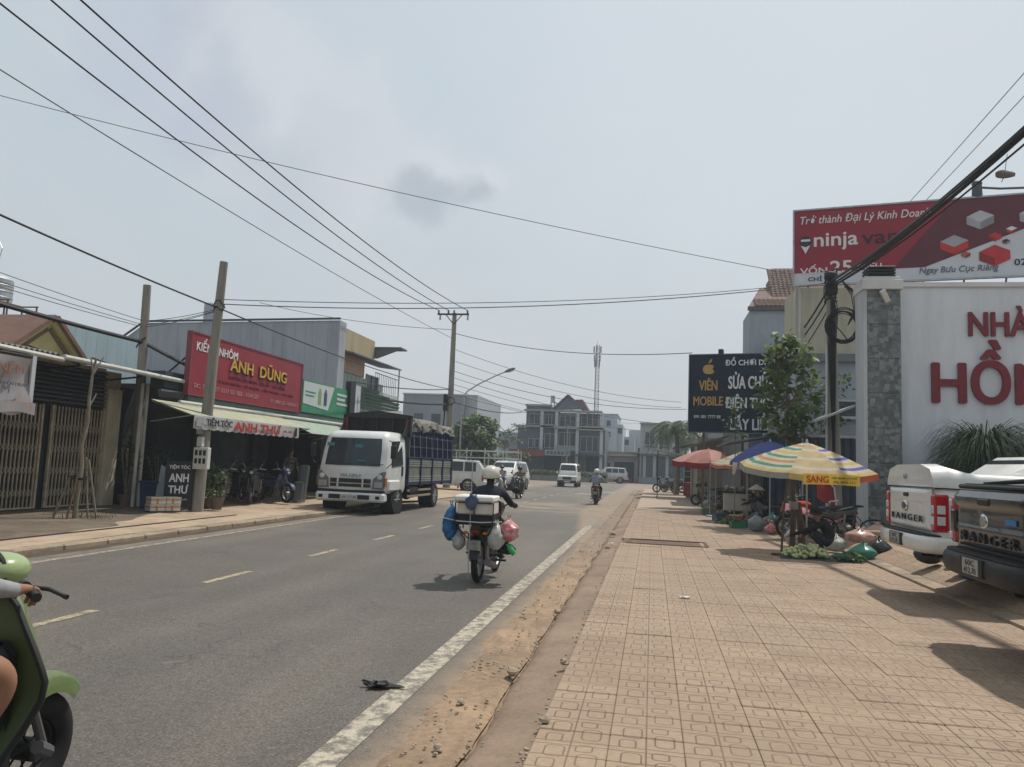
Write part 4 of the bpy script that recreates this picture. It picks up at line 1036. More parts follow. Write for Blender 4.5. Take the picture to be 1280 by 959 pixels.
mcr = mat('curtain_sheet', (.30, .33, .31), .8, var=.15, scale=4, stretch=(1, 5, .3))
for k in range(7):
    q = MB(); y = 33.1 + k * .5; q.rbox(-13.98, -13.92, y, y + .46, 3.6, 5.5, .01); q.build('cladding_sheet', mcr, t, smooth=0)
for y, z in ((36.8, 4.6),):
    q = MB(); q.box(-14.1, -14.05, y, y + 1.6, z, z + 1.2); w_ = q.build('window', m_glass, t, smooth=0)
    q = MB(); q.box(-14.06, -14.0, y - .06, y, z, z + 1.2); q.box(-14.06, -14.0, y + 1.6, y + 1.66, z, z + 1.2); q.box(-14.06, -14.0, y + .78, y + .82, z, z + 1.2); q.build('frame', m_palegrey, w_, smooth=0)
q = MB()
for k in range(12): q.cyl((-13.5, 36.6 + k * .28, 5.0), (-13.5, 36.6 + k * .28, 5.85), .012, .012, 5)
q.cyl((-13.5, 36.5, 5.85), (-13.5, 40, 5.85), .02, .02, 6); q.build('railing', m_black, t)
q = MB(); q.box(-14.1, -13.4, 36.5, 40, 4.75, 4.95); q.build('balcony_slab', m_palegrey, t, smooth=0)

# row of dark shops behind the truck
t = thing('far_shops', 'low shaded shops behind the parked truck', 'building')
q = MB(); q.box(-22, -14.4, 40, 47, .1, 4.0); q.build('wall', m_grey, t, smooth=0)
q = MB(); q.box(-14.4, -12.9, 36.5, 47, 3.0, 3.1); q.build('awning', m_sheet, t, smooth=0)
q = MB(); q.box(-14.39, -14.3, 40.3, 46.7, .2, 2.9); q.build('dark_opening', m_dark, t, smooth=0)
t = thing('grey_block', 'windowless blue grey block far behind the power pole', 'building')
m_fb = mat('far_block_grey', (.23, .26, .29), .85, var=.06, dirt=(.16, .18, .2), damt=.5, dscale=.3, stretch=(1, 1, .4))
q = MB(); q.box(-24.6, -18.4, 75, 90, 0, 8.2); q.build('wall', m_fb, t, smooth=0)
q = MB(); q.box(-18.4, -17.2, 75.8, 88, 0, 8.35); q.build('side_wing', mat('far_block_pale', (.33, .37, .40), .85), t, smooth=0)
q = MB(); q.box(-24.7, -18.35, 74.9, 90, 8.2, 8.32); q.build('coping', m_palegrey, t, smooth=0)
for x in (-23.4, -21.6):
    q = MB(); q.box(x, x + .9, 74.93, 74.99, 5.2, 6.3); w_ = q.build('window', m_glass, t, smooth=0)
    q = MB(); q.box(x - .08, x + .98, 74.88, 74.99, 5.1, 5.2); q.build('sill', m_palegrey, w_, smooth=0)

# ------------------------------------------------------------------ small things by the left shops
# bare sapling with props
t = thing('bare_sapling', 'leafless crooked sapling propped by stakes in the left pavement', 'tree', (-11.75, 14.6, .15))
bark = mat('pale_bark', (.19, .165, .125), .9, var=.25, scale=8, stretch=(1, 1, .4), bump=.5, bscale=25)
q = MB(); q.tube([(0, 0, -.1), (.02, .02, .6), (.03, .04, 1.05), (-.02, .04, 1.5), (.03, .10, 2.0), (-.01, .12, 2.5), (-.01, .15, 3.0), (.02, .18, 3.35)], [.05, .045, .042, .04, .038, .036, .03, .022], 10); q.build('trunk', bark, t)
for pts in ([(0, .15, 3.0), (.02, .02, 3.35)], [(0, .15, 3.0), (.05, .36, 3.4)], [(-.02, .1, 1.5), (.02, -.05, 1.75)], [(.0, .12, 2.3), (.04, .26, 2.6)]):
    q = MB(); q.tube(pts, [.022, .014, .006][:len(pts)], 6); q.build('branch', bark, t)
for (x, y, z1) in ((-.3, -.25, 1.0), (.1, .28, 1.25), (.25, .35, 1.2), (.05, -.28, .9)):
    q = MB(); q.tube([(x, y, -.05), (x * .35, y * .3 + .05, z1)], .022, 6); q.build('stake', m_rust if z1 < 1 else bark, t)
q = MB(); q.box(-.14, .14, -.02, .10, .78, .82); q.tube([(-.1, -.12, .85), (.12, .15, .85)], .018, 6); q.build('tie', m_black, t)
# little soil pit with weeds
gm = thin('weed_leaf', (.06, .09, .03), .3)
q = MB(); rg = random.Random(2)
for k in range(160):
    x, y = rg.gauss(-11.55, .28), rg.gauss(14.75, .28); h_ = rg.uniform(.04, .14); a = rg.random() * 6.3; dx, dy = math.cos(a) * .03, math.sin(a) * .03
    q.add([(x - dx * .2, y - dy * .2, .15), (x + dx * .2, y + dy * .2, .15), (x + dx + .02, y + dy, .15 + h_)], [(0, 1, 2)])
stuff(q.build('weeds', gm, smooth=0, recalc=False))

def meter_box(z):
    t = thing('meter_box', 'white electric meter box with six dark windows strapped to the leaning pole', 'meter box', (-11.02, 17.95, 0))
    q = MB(); q.rbox(-.17, .22, -.14, .02, 1.18, 1.72, .015); q.build('case', mat('meter_white', (.50, .50, .47), .6, var=.08), t)
    for i in range(3):
        for j in range(2):
            q = MB(); q.box(-.12 + i * .11, -.05 + i * .11, -.146, -.141, 1.32 + j * .2, 1.45 + j * .2); q.build('meter_window', m_dark, t, smooth=0)
    q = MB(); q.rbox(-.13, .02, -.10, .02, 1.74, 1.98, .012); q.build('switch_box', MC['meter_white'], t)
meter_box(0)

t = thing('barber_sign', 'black standing sign with white letters ANH THƯ beside the leaning pole', 'sign', (-11.75, 17.62, .15), R(28))
q = MB(); q.rbox(-.02, .62, 0, .05, .08, 1.22, .01); q.build('board', mat('sign_black', (.012, .016, .022), .5), t)
txt('TIỆM TÓC', wht, t, (.06, -.004, 1.0), U_, V_, .48, .13, .006, .02); txt('ANH', wht, t, (.08, -.004, .70), U_, V_, .44, .20, .006, .03); txt('THƯ', wht, t, (.08, -.004, .42), U_, V_, .44, .22, .006, .03)
txt('CẮT - GỘI - NHUỘM', wht, t, (.06, -.004, .25), U_, V_, .46, .05, .004, .01)
q = MB(); q.box(.0, .04, 0, .25, 0, .1); q.box(.56, .6, 0, .25, 0, .1); q.tube([(.3, .05, .9), (.3, .4, .0)], .015, 5); q.build('foot', m_black, t)
t = thing('sign_panel', 'leaning pale panel behind the black barber sign', 'panel', (-12.15, 17.75, .15), R(25))
q = MB(); q.prism([(0, 0), (.3, 0), (.3, 1.0), (.12, 1.1)], 'y', .1, .13); q.build('sheet', mat('panel_bluewhite', (.30, .34, .38), .7), t, smooth=0)
# foam boxes
foam = mat('foam_white', (.55, .52, .46), .85, var=.1, dirt=(.36, .27, .18), dscale=5, damt=.6); tape = mat('brown_tape', (.45, .20, .07), .4)
labs = ['foam box with brown tape, bottom left of the pile by the pole', 'foam box with brown tape, bottom right of the pile by the pole', 'foam box with brown tape, top left of the pile by the pole', 'foam box with brown tape, top right of the pile by the pole']
for k, (x, z) in enumerate([(0, 0), (.34, 0), (.01, .17), (.35, .17)]):
    t = thing('foam_box', labs[k], 'box', (-11.68 + x * .6, 17.0 + x * .9, .155 + z), R(58), 'taped foam boxes by the pole')
    q = MB(); q.rbox(0, .36, -.0, .3, 0, .13, .012); q.build('box', foam, t)
    q = MB(); q.rbox(-.005, .365, -.005, .305, .131, .165, .008); q.build('lid', foam, t)
    q = MB(); q.box(.13, .18, -.004, .304, .01, .13); q.box(-.003, .364, -.004, .304, .085, .115); q.build('tape', tape, t, smooth=0)
# bins and pots
t = thing('blue_bin', 'dark blue plastic bin with lid beside the white downpipes', 'bin', (-12.35, 18.0, .15))
bm_ = mat('bin_blue', (.02, .05, .10), .5); q = MB(); q.rings([[(x * s, y * s, z) for x, y in ((-.22, -.22), (.22, -.22), (.22, .22), (-.22, .22))] for s, z in ((.8, 0), (.95, .5), (1, .62))]); q.build('body', bm_, t, smooth=0)
q = MB(); q.rbox(-.25, .25, -.25, .25, .63, .69, .02); q.build('lid', bm_, t)
def leafy(mb, c, r, n, s, rg, flat=.8):
    for k in range(n):
        while True:
            p = Vector((rg.uniform(-1, 1), rg.uniform(-1, 1), rg.uniform(-1, 1)))
            if p.length <= 1: break
        p = Vector((p.x * r[0], p.y * r[1], p.z * r[2])) + Vector(c)
        leaf(mb, p, s * rg.uniform(.6, 1.3), rg)
def leaf(mb, p, s, rg, dr=None, w=.38):
    d = Vector((rg.gauss(0, 1), rg.gauss(0, 1), rg.gauss(-.1, .6))).normalized() if dr is None else dr
    u = d.cross(Vector((rg.gauss(0, .4), rg.gauss(0, .4), 1))).normalized() * w * s
    k = Vector((0, 0, -.16 * s))
    mb.add([p, p + d * s * .5 + u, p + d * s + k, p + d * s * .5 - u], [(0, 1, 2, 3)])
pot_m = mat('clay_pot', (.14, .10, .075), .9, var=.2)
lf1 = thin('leaf_dark', (.045, .075, .028), .3, rough=.55, var=.4, scale=3)
lf2 = thin('leaf_green', (.075, .125, .04), .35, rough=.5, var=.4, scale=3)
lf3 = thin('leaf_lime', (.12, .165, .055), .45, rough=.5, var=.35, scale=3)
def potted(lab, x, y, h_, r, m, n=200, z=.15, s=.1, pot=.17):
    t = thing('potted_plant', lab, 'plant', (x, y, z)); rg = random.Random(int(x * 100) + int(y * 10))
    q = MB(); q.lathe([(pot * .7, 0), (pot * .95, .2), (pot * 1.1, .26), (pot * 1.1, .3), (pot * .95, .3), (pot * .9, .24), (0, .24)], 'z', 16); q.build('pot', pot_m, t)
    q = MB()
    for k in range(5): a = k * 1.3; q.tube([(0, 0, .2), (math.cos(a) * r * .3, math.sin(a) * r * .3, h_ * .5), (math.cos(a) * r * .6, math.sin(a) * r * .6, h_ * .85)], .012, 5)
    q.build('stem', bark, t)
    q = MB(); leafy(q, (0, 0, h_ * .72), (r, r, h_ * .34), n, s, rg); q.build('foliage', m, t, smooth=0, recalc=False)
potted('leafy potted plant between the leaning pole and the shop', -11.55, 19.25, 1.1, .5, lf2, 260)
potted('dark potted shrub beside the blue bin', -12.7, 18.7, 1.5, .45, lf1, 260)
potted('small potted plant at the foot of the leaning pole', -11.0, 18.75, .55, .28, lf2, 120, s=.08)
potted('trailing potted plant in front of the dark doorway', -13.2, 18.15, 1.75, .3, lf1, 120)
potted('round potted bush near the parked motorbikes', -12.2, 20.6, .9, .4, lf2, 160)
# rolled metal sheets in the shop
rl = mat('roll_grey', (.13, .14, .14), .6, var=.15)
for k, (x, y, h_, lab) in enumerate([(-11.2, 24.05, 1.15, 'tall grey roll of sheet leaning beside the truck cab'), (-11.1, 23.6, .62, 'short grey canister standing in front of the tall roll')]):
    t = thing('sheet_roll', lab, 'roll', (x, y, .15)); q = MB(); q.cyl((0, 0, 0), (.03, .14 if k == 0 else .03, h_), .17, .17, 16); q.cyl((.03, .14 if k == 0 else .03, h_), (.03, .14 if k == 0 else .03, h_ + .02), .12, .12, 16)
    q.torus((0, 0, .03), .175, .012, 'z', 16, 5); q.build('roll', rl, t)
# ------------------------------------------------------------------ poles and cables
def pole(name, lab, p0, p1, r0, r1, cat='pole'):
    t = thing(name, lab, cat, p0); d = Vector(p1) - Vector(p0)
    q = MB(); q.tube([d * k / 6 for k in range(7)], [r0 + (r1 - r0) * k / 6 for k in range(7)], 18); q.build('shaft', m_concretepole, t)
    return t, d
t, d = pole('utility_pole', 'leaning concrete pole in front of the red signboard', (-11.2, 18.16, .0), (-10.98, 18.16, 6.5), .165, .10)
q = MB(); q.tube([d * .81 + Vector((.12 * math.cos(a), .12 * math.sin(a), .05 * math.sin(3 * a))) for a in [k * .6 for k in range(13)]], .018, 5); q.tube([d * .83 + Vector((.15 * math.cos(a + 1), .13 * math.sin(a + 1), .1 * math.sin(2 * a))) for a in [k * .7 for k in range(10)]], .012, 5)
q.build('cable_knot', m_wire, t)
q = MB(); q.cyl(d * .365, d * .385, .15, .15, 16); q.build('strap', m_steel, t)
q = MB(); q.box(-.06, .1, -.165, -.14, 2.05, 2.5); q.M = Matrix(); q.build('paper_notice', m_palegrey, t, smooth=0)
t, d = pole('utility_pole', 'shorter concrete pole standing against the closed gate shop', (-13.3, 18.62, .1), (-13.45, 18.62, 6.0), .15, .10)
q = MB(); q.tube([d * .74 + Vector((.13, -.1, .1)), d * .74 + Vector((0, -.14, 0)), d * .72 + Vector((-.13, -.1, -.05))], .02, 5); q.build('clamp', m_wire, t)
t, d = pole('power_pole', 'tall concrete power pole with crossarm behind the truck', (-11.85, 45, 0), (-11.85, 45, 10.5), .22, .13)
q = MB(); q.rbox(-1.02, .92, -.18, -.08, 10.36, 10.46, .01); q.tube([(-.5, -.13, 10.38), (0, -.15, 9.8)], .03, 5); q.tube([(.5, -.13, 10.38), (0, -.15, 9.8)], .03, 5); q.build('crossarm', mat('arm_dark', (.05, .05, .055), .7), t)
for x in (-.95, -.35, .0, .82):
    q = MB(); q.lathe([(.02, 0), (.07, .03), (.03, .06), (.08, .1), (.035, .14), (.06, .18), (0, .22)], 'z', 12, (x, -.13, 10.46)); q.build('insulator', mat('insulator_brown', (.08, .05, .045), .3), t)
for x in (-.85, .85):
    q = MB(); q.cyl((x, -.13, 10.06), (x, -.13, 10.36), .06, .05, 10); q.build('cutout_fuse', m_steel, t)
q = MB(); q.rbox(-.36, -.2, -.35, .1, 4.6, 5.6, .03); q.tube([(-.25, -.2, 4.9), (-.3, -.25, 3.6), (-.1, -.25, 2.6)], .04, 6); q.torus((.1, -.3, 5.2), .22, .03, 'y', 18, 6); q.build('cable_bundle', m_wire, t)
# street lamp arm on the pole
t = thing('street_lamp', 'single arm street lamp reaching over the road beside the power pole', 'street lamp', (-11.15, 45, 0))
q = MB(); q.tube([(0, .0, .1), (0, 0, 4.9), (.05, 0, 5.4), (.3, -.05, 5.8), (1.0, -.1, 6.25), (2.0, -.15, 6.75), (2.6, -.2, 7.0)], [.06, .05, .045, .04, .04, .035, .035], 8); q.build('arm', m_steel, t)
q = MB(); q.M = Matrix.Translation((2.85, -.22, 7.1)) @ Matrix.Rotation(R(-22), 4, 'Y'); q.ell((0, 0, 0), (.36, .15, .09), 16, 8); q.build('lamp_head', mat('lamp_grey', (.14, .15, .16), .5), t)
q = MB(); q.M = Matrix.Translation((2.85, -.22, 7.05)) @ Matrix.Rotation(R(-22), 4, 'Y'); q.ell((.05, 0, -.02), (.24, .11, .06), 14, 6); q.build('lens', mat('lens_pale', (.4, .42, .42), .3), t)
# right hand pole with cable coil
t, d = pole('utility_pole', 'concrete pole wound with black cables between the tree and the stone pillar', (4.74, 21.8, .1), (4.60, 21.8, 7.0), .17, .11)
q = MB(); rg = random.Random(8)
for k in range(9):
    c0 = Vector((.14 + rg.gauss(0, .03), -.22 + k * .012, 5.46 + rg.gauss(0, .03))); r_ = .42 - .02 * rg.random() * k * .6
    q.tube([c0 + Vector((r_ * math.cos(a), .02 * math.sin(2 * a + k), r_ * 1.05 * math.sin(a))) for a in [j * .35 for j in range(19)]], .012 + .006 * (k % 3 == 0), 5)
q.tube([(.25, -.22, 5.1), (.1, -.25, 5.3), (-.15, -.22, 5.6)], .015, 5)
q.build('cable_coil', m_wire, t)
q = MB()
for k in range(7): q.tube([(-.2 + rg.uniform(-.05, .1), -.14, 6.6 + rg.uniform(-.2, .2)), (-.16 + .03 * k, -.17, 5.9), (-.22 + .03 * k, -.16, 5.0), (-.13 + .01 * k, -.18, 2.6), (-.1, -.18, .3)], .013, 5)
for k in range(5): q.tube([(.1, -.14, 6.75), (.35 + k * .05, -.2, 6.3), (.4 + k * .03, -.22, 5.9), (.25, -.22, 5.5)], .012, 5)
for k in range(10): z = 6.2 + .09 * k; q.tube([Vector((-.12 + .16 * math.cos(a), .17 * math.sin(a), z + .05 * math.sin(a * 2 + k))) for a in [j * .7 for j in range(10)]], .022, 5)
q.build('cable_wrap', m_wire, t)
q = MB(); q.ell((-.14, -.1, 6.85), (.18, .16, .15), 12, 8); q.rbox(-.3, .0, -.2, .1, 6.35, 6.62, .03); q.build('splice_case', m_wire, t)
q = MB(); q.cyl((-.26, -.12, .2), (-.26, -.12, 5.0), .03, .03, 8); q.build('conduit', m_palegrey, t)

def wire(lab, a, b, sag, r, m=m_wiregrey, n=28, grp='overhead wires'):
    q = MB(); q.tube(catenary(a, b, sag, n), r, 5); return tag(q.build('overhead_wire', m), lab, 'wire', grp)

PT = (-11.85, 44.85)
wire('leftmost of the three conductors running to the power pole crossarm', (-12.8, 5, 10.75), (-12.8, 44.87, 10.64), .85, .022, m_wire)
wire('middle of the three conductors running to the power pole crossarm', (-12.2, 5, 11.2), (-12.2, 44.87, 10.64), .75, .022, m_wire)
wire('rightmost of the three conductors running to the power pole crossarm', (-11.0, 5, 10.65), (-11.03, 44.87, 10.64), .8, .022, m_wire)
wire('thin lower line meeting the power pole below its crossarm', (-13.0, 5, 9.15), (-11.9, 44.9, 8.95), .3, .014, m_wiregrey)
wire('long line crossing the sky from upper left to the red billboard', (-26, 18.5, 13.6), (4.4, 26.1, 8.1), .35, .012, m_wiregrey)
wire('black cable from the left edge to the leaning pole', (-11.05, 5, 5.9), (-11.05, 18.1, 5.3), .12, .022, m_wire)
wire('black cable from the leaning pole past the red sign to the power pole', (-11.05, 18.2, 5.3), (-11.85, 44.9, 5.9), .25, .02, m_wire)
wire('thick black cable bundle sloping across the pale blue hall', (-13.35, 6, 4.85), (-13.4, 18.6, 4.45), .12, .055, m_wire)
wire('thick black cable bundle between the short pole and the red sign', (-13.4, 18.6, 4.45), (-12.1, 19.4, 3.75), .02, .05, m_wire)
for k, (dz, x) in enumerate([(.35, -13.3), (.55, -13.35), (.9, -13.5)]):
    wire(['lowest thin line above the black bundle', 'middle thin line above the black bundle', 'highest thin line above the black bundle'][k], (x, 6, 4.85 + dz), (-13.42, 18.6, 4.75 + dz * .3), .15, .009)
    wire(['lowest thin line from the short pole over the gate shop roof', 'middle thin line from the short pole over the gate shop roof', 'highest thin line from the short pole over the gate shop roof'][k], (-13.42, 18.6, 4.75 + dz * .3), (-11.05, 18.2, 5.2 + dz * .1), .05, .009)
q = None
for (y, x) in ((14.4, -13.3), (17.2, -13.36)):
    pass
wire('upper of two level lines crossing the road from the leaning pole', (-11.0, 18.16, 5.52), (4.4, 26.1, 7.75), .30, .011)
wire('lower of two level lines crossing the road from the leaning pole', (-11.0, 18.16, 5.40), (4.62, 21.8, 6.8), .35, .013)
wire('line from the power pole to the phone repair sign', (-11.85, 45, 9.3), (1.6, 34.3, 6.7), .5, .018)
wire('level line from the hall roof to the power pole', (-24, 44, 10.9), (-11.9, 45, 9.5), .3, .016)
wire('cable sagging from the pale yellow house to the power pole', (-13.4, 33.5, 5.05), (-11.95, 44.9, 5.9), .15, .025, m_wire)
wire('thick cable with a splice from the yellow house to the power pole', (-13.4, 33.5, 4.5), (-11.95, 44.9, 5.0), .15, .055, m_wire)
wire('cable from the power pole to the far grey house', (-11.7, 45.1, 5.15), (-15.2, 91.8, 7.9), .35, .04, m_wire)
for k, (za, b_) in enumerate([(8.3, (2.0, 58, 6.6)), (7.6, (2.0, 58, 6.2)), (7.0, (1.9, 46.5, 5.2)), (6.6, (3.4, 58, 4.9)), (6.2, (-1.5, 109, 7.9)), (5.6, (3.4, 70, 5.0)), (5.9, (-8, 91, 7.6))]):
    wire(['faint line over the junction, highest of the fan from the power pole', 'faint line over the junction, second highest of the fan', 'faint line from the power pole to the ochre side wall', 'faint line over the junction to the right hand shops',
          'faint line from the power pole to the far white house', 'faint low line over the junction towards the palm', 'faint line from the power pole to the far grey house roof'][k], (-11.7, 45.1, za), b_, .6, .016)
for k in range(7):
    a = k * .9
    wire('black cable of the thick bundle over the white wall', (4.62 + .05 * math.cos(a), 21.7, 6.75 + .10 * math.sin(a)), (5.75 + .07 * math.cos(a), 2.5, 7.6 + .12 * math.sin(a * 2)), .48 + .012 * k, .017 + .007 * (k % 2), m_wire, grp='cables of the thick bundle')
for k, (dz, dx) in enumerate([(0, 0), (-.2, .03), (-.55, .0)]):
    wire(['upper cable going back from the coiled pole behind the tree', 'middle cable going back from the coiled pole behind the tree', 'lower cable going back from the coiled pole behind the tree'][k], (4.6 + dx, 21.9, 6.7 + dz), (5.1, 33.9, 6.6 + dz * 1.6), .25, .03 - .006 * k, m_wire)
for k, (x, z) in enumerate([(10.4, 13.2), (10.9, 13.1), (11.6, 12.9)]):
    wire(['leftmost thin line rising behind the billboard', 'middle thin line rising behind the billboard', 'rightmost thin line rising behind the billboard'][k], (x, 12, z + .8 * (k < 3)), (x, 70, z), .5, .014, m_wiregrey)
t = thing('hanging_bundle', 'grey bundle of rags hanging from the cables at upper right', 'bundle', (5.73, 14, 6.80))
q = MB(); q.ell((0, 0, 0), (.13, .08, .07), 12, 8); q.ell((.09, 0, -.01), (.08, .07, .06), 10, 6)
for i, v in enumerate(q.v): q.v[i] = tuple(Vector(v) * (1 + .25 * noise.noise(Vector(v) * 14)))
q.build('rags', mat('rag_grey', (.16, .14, .13), .9, var=.4, scale=12), t); q = MB(); q.tube([(.02, 0, .06), (.06, 0, .35)], .005, 4); q.tube([(0, 0, -.05), (-.04, 0, -.14)], .006, 4); q.build('string', m_wire, t)

# ------------------------------------------------------------------ trees
def leaf_cloud(q, rg, c, r, n, s, droop=.3):
    for k in range(n):
        a, b_ = rg.random() * 2 * math.pi, math.acos(rg.uniform(-1, 1)); rr = rg.random() ** .45
        p = Vector((c[0] + r[0] * rr * math.sin(b_) * math.cos(a), c[1] + r[1] * rr * math.sin(b_) * math.sin(a), c[2] + r[2] * rr * math.cos(b_)))
        d = Vector((math.cos(a) + rg.gauss(0, .5), math.sin(a) + rg.gauss(0, .5), rg.gauss(-droop, .5))).normalized()
        leaf(q, p, s * rg.uniform(.6, 1.25), rg, d)
def tree(name, lab, loc, trunk, blobs, s, mats, seed, cat='tree', n_per=260, tr=.1, group=None):
    t = thing(name, lab, cat, loc, 0, group); rg = random.Random(seed)
    q = MB(); q.tube(trunk, [tr * (1 - .6 * k / (len(trunk) - 1)) for k in range(len(trunk))], 9); q.build('trunk', bark, t)
    q = MB(); top = [Vector(p) for p in trunk]
    for c, r, n in blobs:
        c = Vector(c); b0 = min(top[1:], key=lambda p: (p - c).length + (0 if p.z < c.z else 1)); q.tube([b0, b0.lerp(c, .5) + Vector((rg.gauss(0, .05), rg.gauss(0, .05), .05)), c], [tr * .4, tr * .25, tr * .12], 6)
    q.build('limb', bark, t)
    q = MB()
    for i, (c, r, n) in enumerate(blobs):
        q.mi = i % len(mats); leaf_cloud(q, rg, c, r, n, s)
    q.build('crown', mats, t, smooth=0, recalc=False)
    return t
rg = random.Random(4)
bl = []
for k in range(34):
    z = 2.75 + 2.75 * (k / 33) ; w = .72 * math.sin(math.pi * min(1, (z - 2.4) / 3.4)) ** .7 + .06; a = k * 2.4
    bl.append(((math.cos(a) * w * rg.uniform(.45, 1), math.sin(a) * w * rg.uniform(.3, 1), z - .12), (.25, .25, .20), 21))
tree('street_tree', 'young leafy street tree between the phone sign and the coiled pole', (3.72, 23, .12), [(0, 0, -.2), (.02, 0, 1.2), (-.02, 0, 2.4), (.0, 0, 3.4), (-.05, 0, 4.4), (-.02, 0, 5.4)], bl, .27, [thin('street_leaf_a', (.16, .21, .075), .5, rough=.5, var=.4, scale=3), thin('street_leaf_b', (.10, .145, .045), .45, rough=.5, var=.4, scale=3)], 21, tr=.06)
tree('sprig', 'thin leafy branch in front of the lower phone sign', (2.35, 23.6, .12), [(0, 0, -.1), (.02, 0, 1.5), (.0, 0, 2.8), (.03, 0, 3.6)], [((.05, 0, 3.4), (.2, .2, .35), 60), ((-.1, 0, 2.9), (.22, .2, .3), 60), ((.15, .1, 2.6), (.15, .15, .2), 30)], .12, [lf2, lf1], 22, tr=.02)
bl = []
rg = random.Random(9)
for k in range(60):
    a = rg.random() * 6.3; rr = rg.random() ** .5; z = rg.uniform(1.2, 5.0)
    w = 2.7 * math.sin(math.pi * min(.95, max(.12, (z - .4) / 4.9))) ** .6
    bl.append(((math.cos(a) * w * rr, math.sin(a) * w * rr, z), (.75, .75, .6), 110))
tree('broad_tree', 'dense round green tree behind the truck and power pole', (-13.7, 60, .03), [(0, 0, 0), (.1, 0, 1), (0, 0, 2), (-.1, 0, 3.2)], bl, .34, [lf2, lf3, lf1], 31, tr=.2)
bl = [((x, 0, z), (.7, .6, .5), 70) for x, z in ((-1, 1.4), (-.3, 2.2), (.5, 1.5), (1.0, 2.4), (1.2, 1.0), (.2, .9))]
tree('broad_tree', 'smaller dark tree to the right of the round tree', (-11.2, 62, .03), [(0, 0, 0), (.1, 0, 1), (.1, 0, 2)], bl, .24, [lf1, lf2], 32, tr=.12)
bl = [((rg.uniform(-1.8, 1.8), rg.uniform(-1, 1), rg.uniform(3.4, 5.6)), (.4, .4, .25), 12) for k in range(22)]
tree('sparse_tree', 'thin bare looking tree left of the far grey house', (-13.2, 70, .03), [(0, 0, 0), (.1, 0, 1.5), (0, 0, 3), (.2, 0, 4.4)], bl, .22, [lf1, lf2], 33, tr=.1)
bl = [((x, y, z), (.5, .5, .4), 60) for x, y, z in ((0, 0, 1.9), (.4, .2, 2.6), (-.3, 0, 2.9), (.2, 0, 3.3), (.6, 0, 3.6))]
tree('green_bush', 'green shrub showing over the small white awning', (5.0, 25.3, .9), [(0, 0, -.8), (0, 0, 1.2), (.1, 0, 2.5)], bl, .17, [lf3, lf2], 34, tr=.05)
# palm
def palm(lab, loc, hh, n, ln, seed, sc=1.):
    t = thing('palm_tree', lab, 'palm tree', loc); rg = random.Random(seed)
    q = MB(); q.tube([(0, 0, 0), (.06, 0, hh * .4), (.0, 0, hh * .8), (-.05, 0, hh)], [.20, .15, .13, .12], 12); q.build('trunk', bark, t)
    q = MB()
    for k in range(n):
        a = k * 2.4 + rg.uniform(-.2, .2); up = rg.uniform(.1, 1.1); pts = []
        for j in range(8):
            u = j / 7; pts.append(Vector((math.cos(a) * ln * u * (1 - .12 * u), math.sin(a) * ln * u * (1 - .12 * u), hh + ln * (up * u - (up * .7 + .75) * u * u))))
        q.tube(pts, [.02 * (1 - .8 * j / 7) for j in range(8)], 4)
        for j in range(1, 8):
            for m_ in range(3):
                p = pts[j - 1].lerp(pts[j], (m_ + 1) / 3); tg = (pts[j] - pts[j - 1]).normalized(); sd_ = tg.cross(Vector((0, 0, 1))).normalized()
                for sg in (-1, 1):
                    L_ = .55 * sc * math.sin(math.pi * min(.96, .12 + j / 8)); d = (sd_ * sg + tg * .5 + Vector((0, 0, -.35))).normalized() * L_
                    w = tg * .045; q.add([p - w, p + w, p + d * .6 + w * .7 + Vector((0, 0, -.02)), p + d + Vector((0, 0, -.1 * L_)), p + d * .6 - w * .7], [(0, 1, 2, 3, 4)])
    q.build('frond', [thin('palm_leaf', (.09, .12, .06), .3, rough=.45, var=.3)], t, smooth=0, recalc=False)
palm('bushy palm tree left of the phone repair sign', (1.55, 52, .1), 4.3, 36, 2.5, 5)
palm('shorter palm behind the first palm near the phone sign', (3.0, 58, .1), 3.7, 18, 1.9, 6)

# grass-like plants before the white wall
def fountain(lab, x, y, n, ln, seed, hz=.75, lean=1.):
    t = thing('ponytail_palm', lab, 'plant', (x, y, FZ), 0, 'ponytail palms before the white wall'); rg = random.Random(seed)
    q = MB(); q.tube([(0, 0, 0), (0, 0, hz * .3), (0, 0, hz)], [.16, .09, .07], 10); q.build('trunk', bark, t)
    q = MB()
    for k in range(n):
        a = rg.random() * 6.283; up = rg.uniform(.2, 2.3); l = ln * rg.uniform(.6, 1.1); w = .020
        pts = []
        for j in range(6):
            u = j / 5; pts.append(Vector((math.cos(a) * l * u * .85, math.sin(a) * l * u * .85, hz + rg.uniform(0, .01) + l * (up * u - (up * .62 + .45) * u * u))))
        sd_ = Vector((-math.sin(a), math.cos(a), 0)) * w
        q.add([p + sd_ * (1 - j / 5.5) for j, p in enumerate(pts)] + [p - sd_ * (1 - j / 5.5) for j, p in enumerate(pts)], [(j, j + 1, 7 + j, 6 + j) for j in range(5)])
    q.build('leaves', thin('ponytail_leaf', (.034, .060, .026), .2, rough=.75, var=.5, scale=2), t, smooth=0, recalc=False)
fountain('large grassy fountain plant in front of the white wall', 7.2, 18.9, 2600, 1.55, 1, 1.5)
fountain('fountain plant at the right edge behind the white pickup', 8.75, 18.9, 2200, 1.5, 2, 1.4)
fountain('small fountain plant left of the large one', 6.25, 19.3, 500, 1.0, 3, .9)

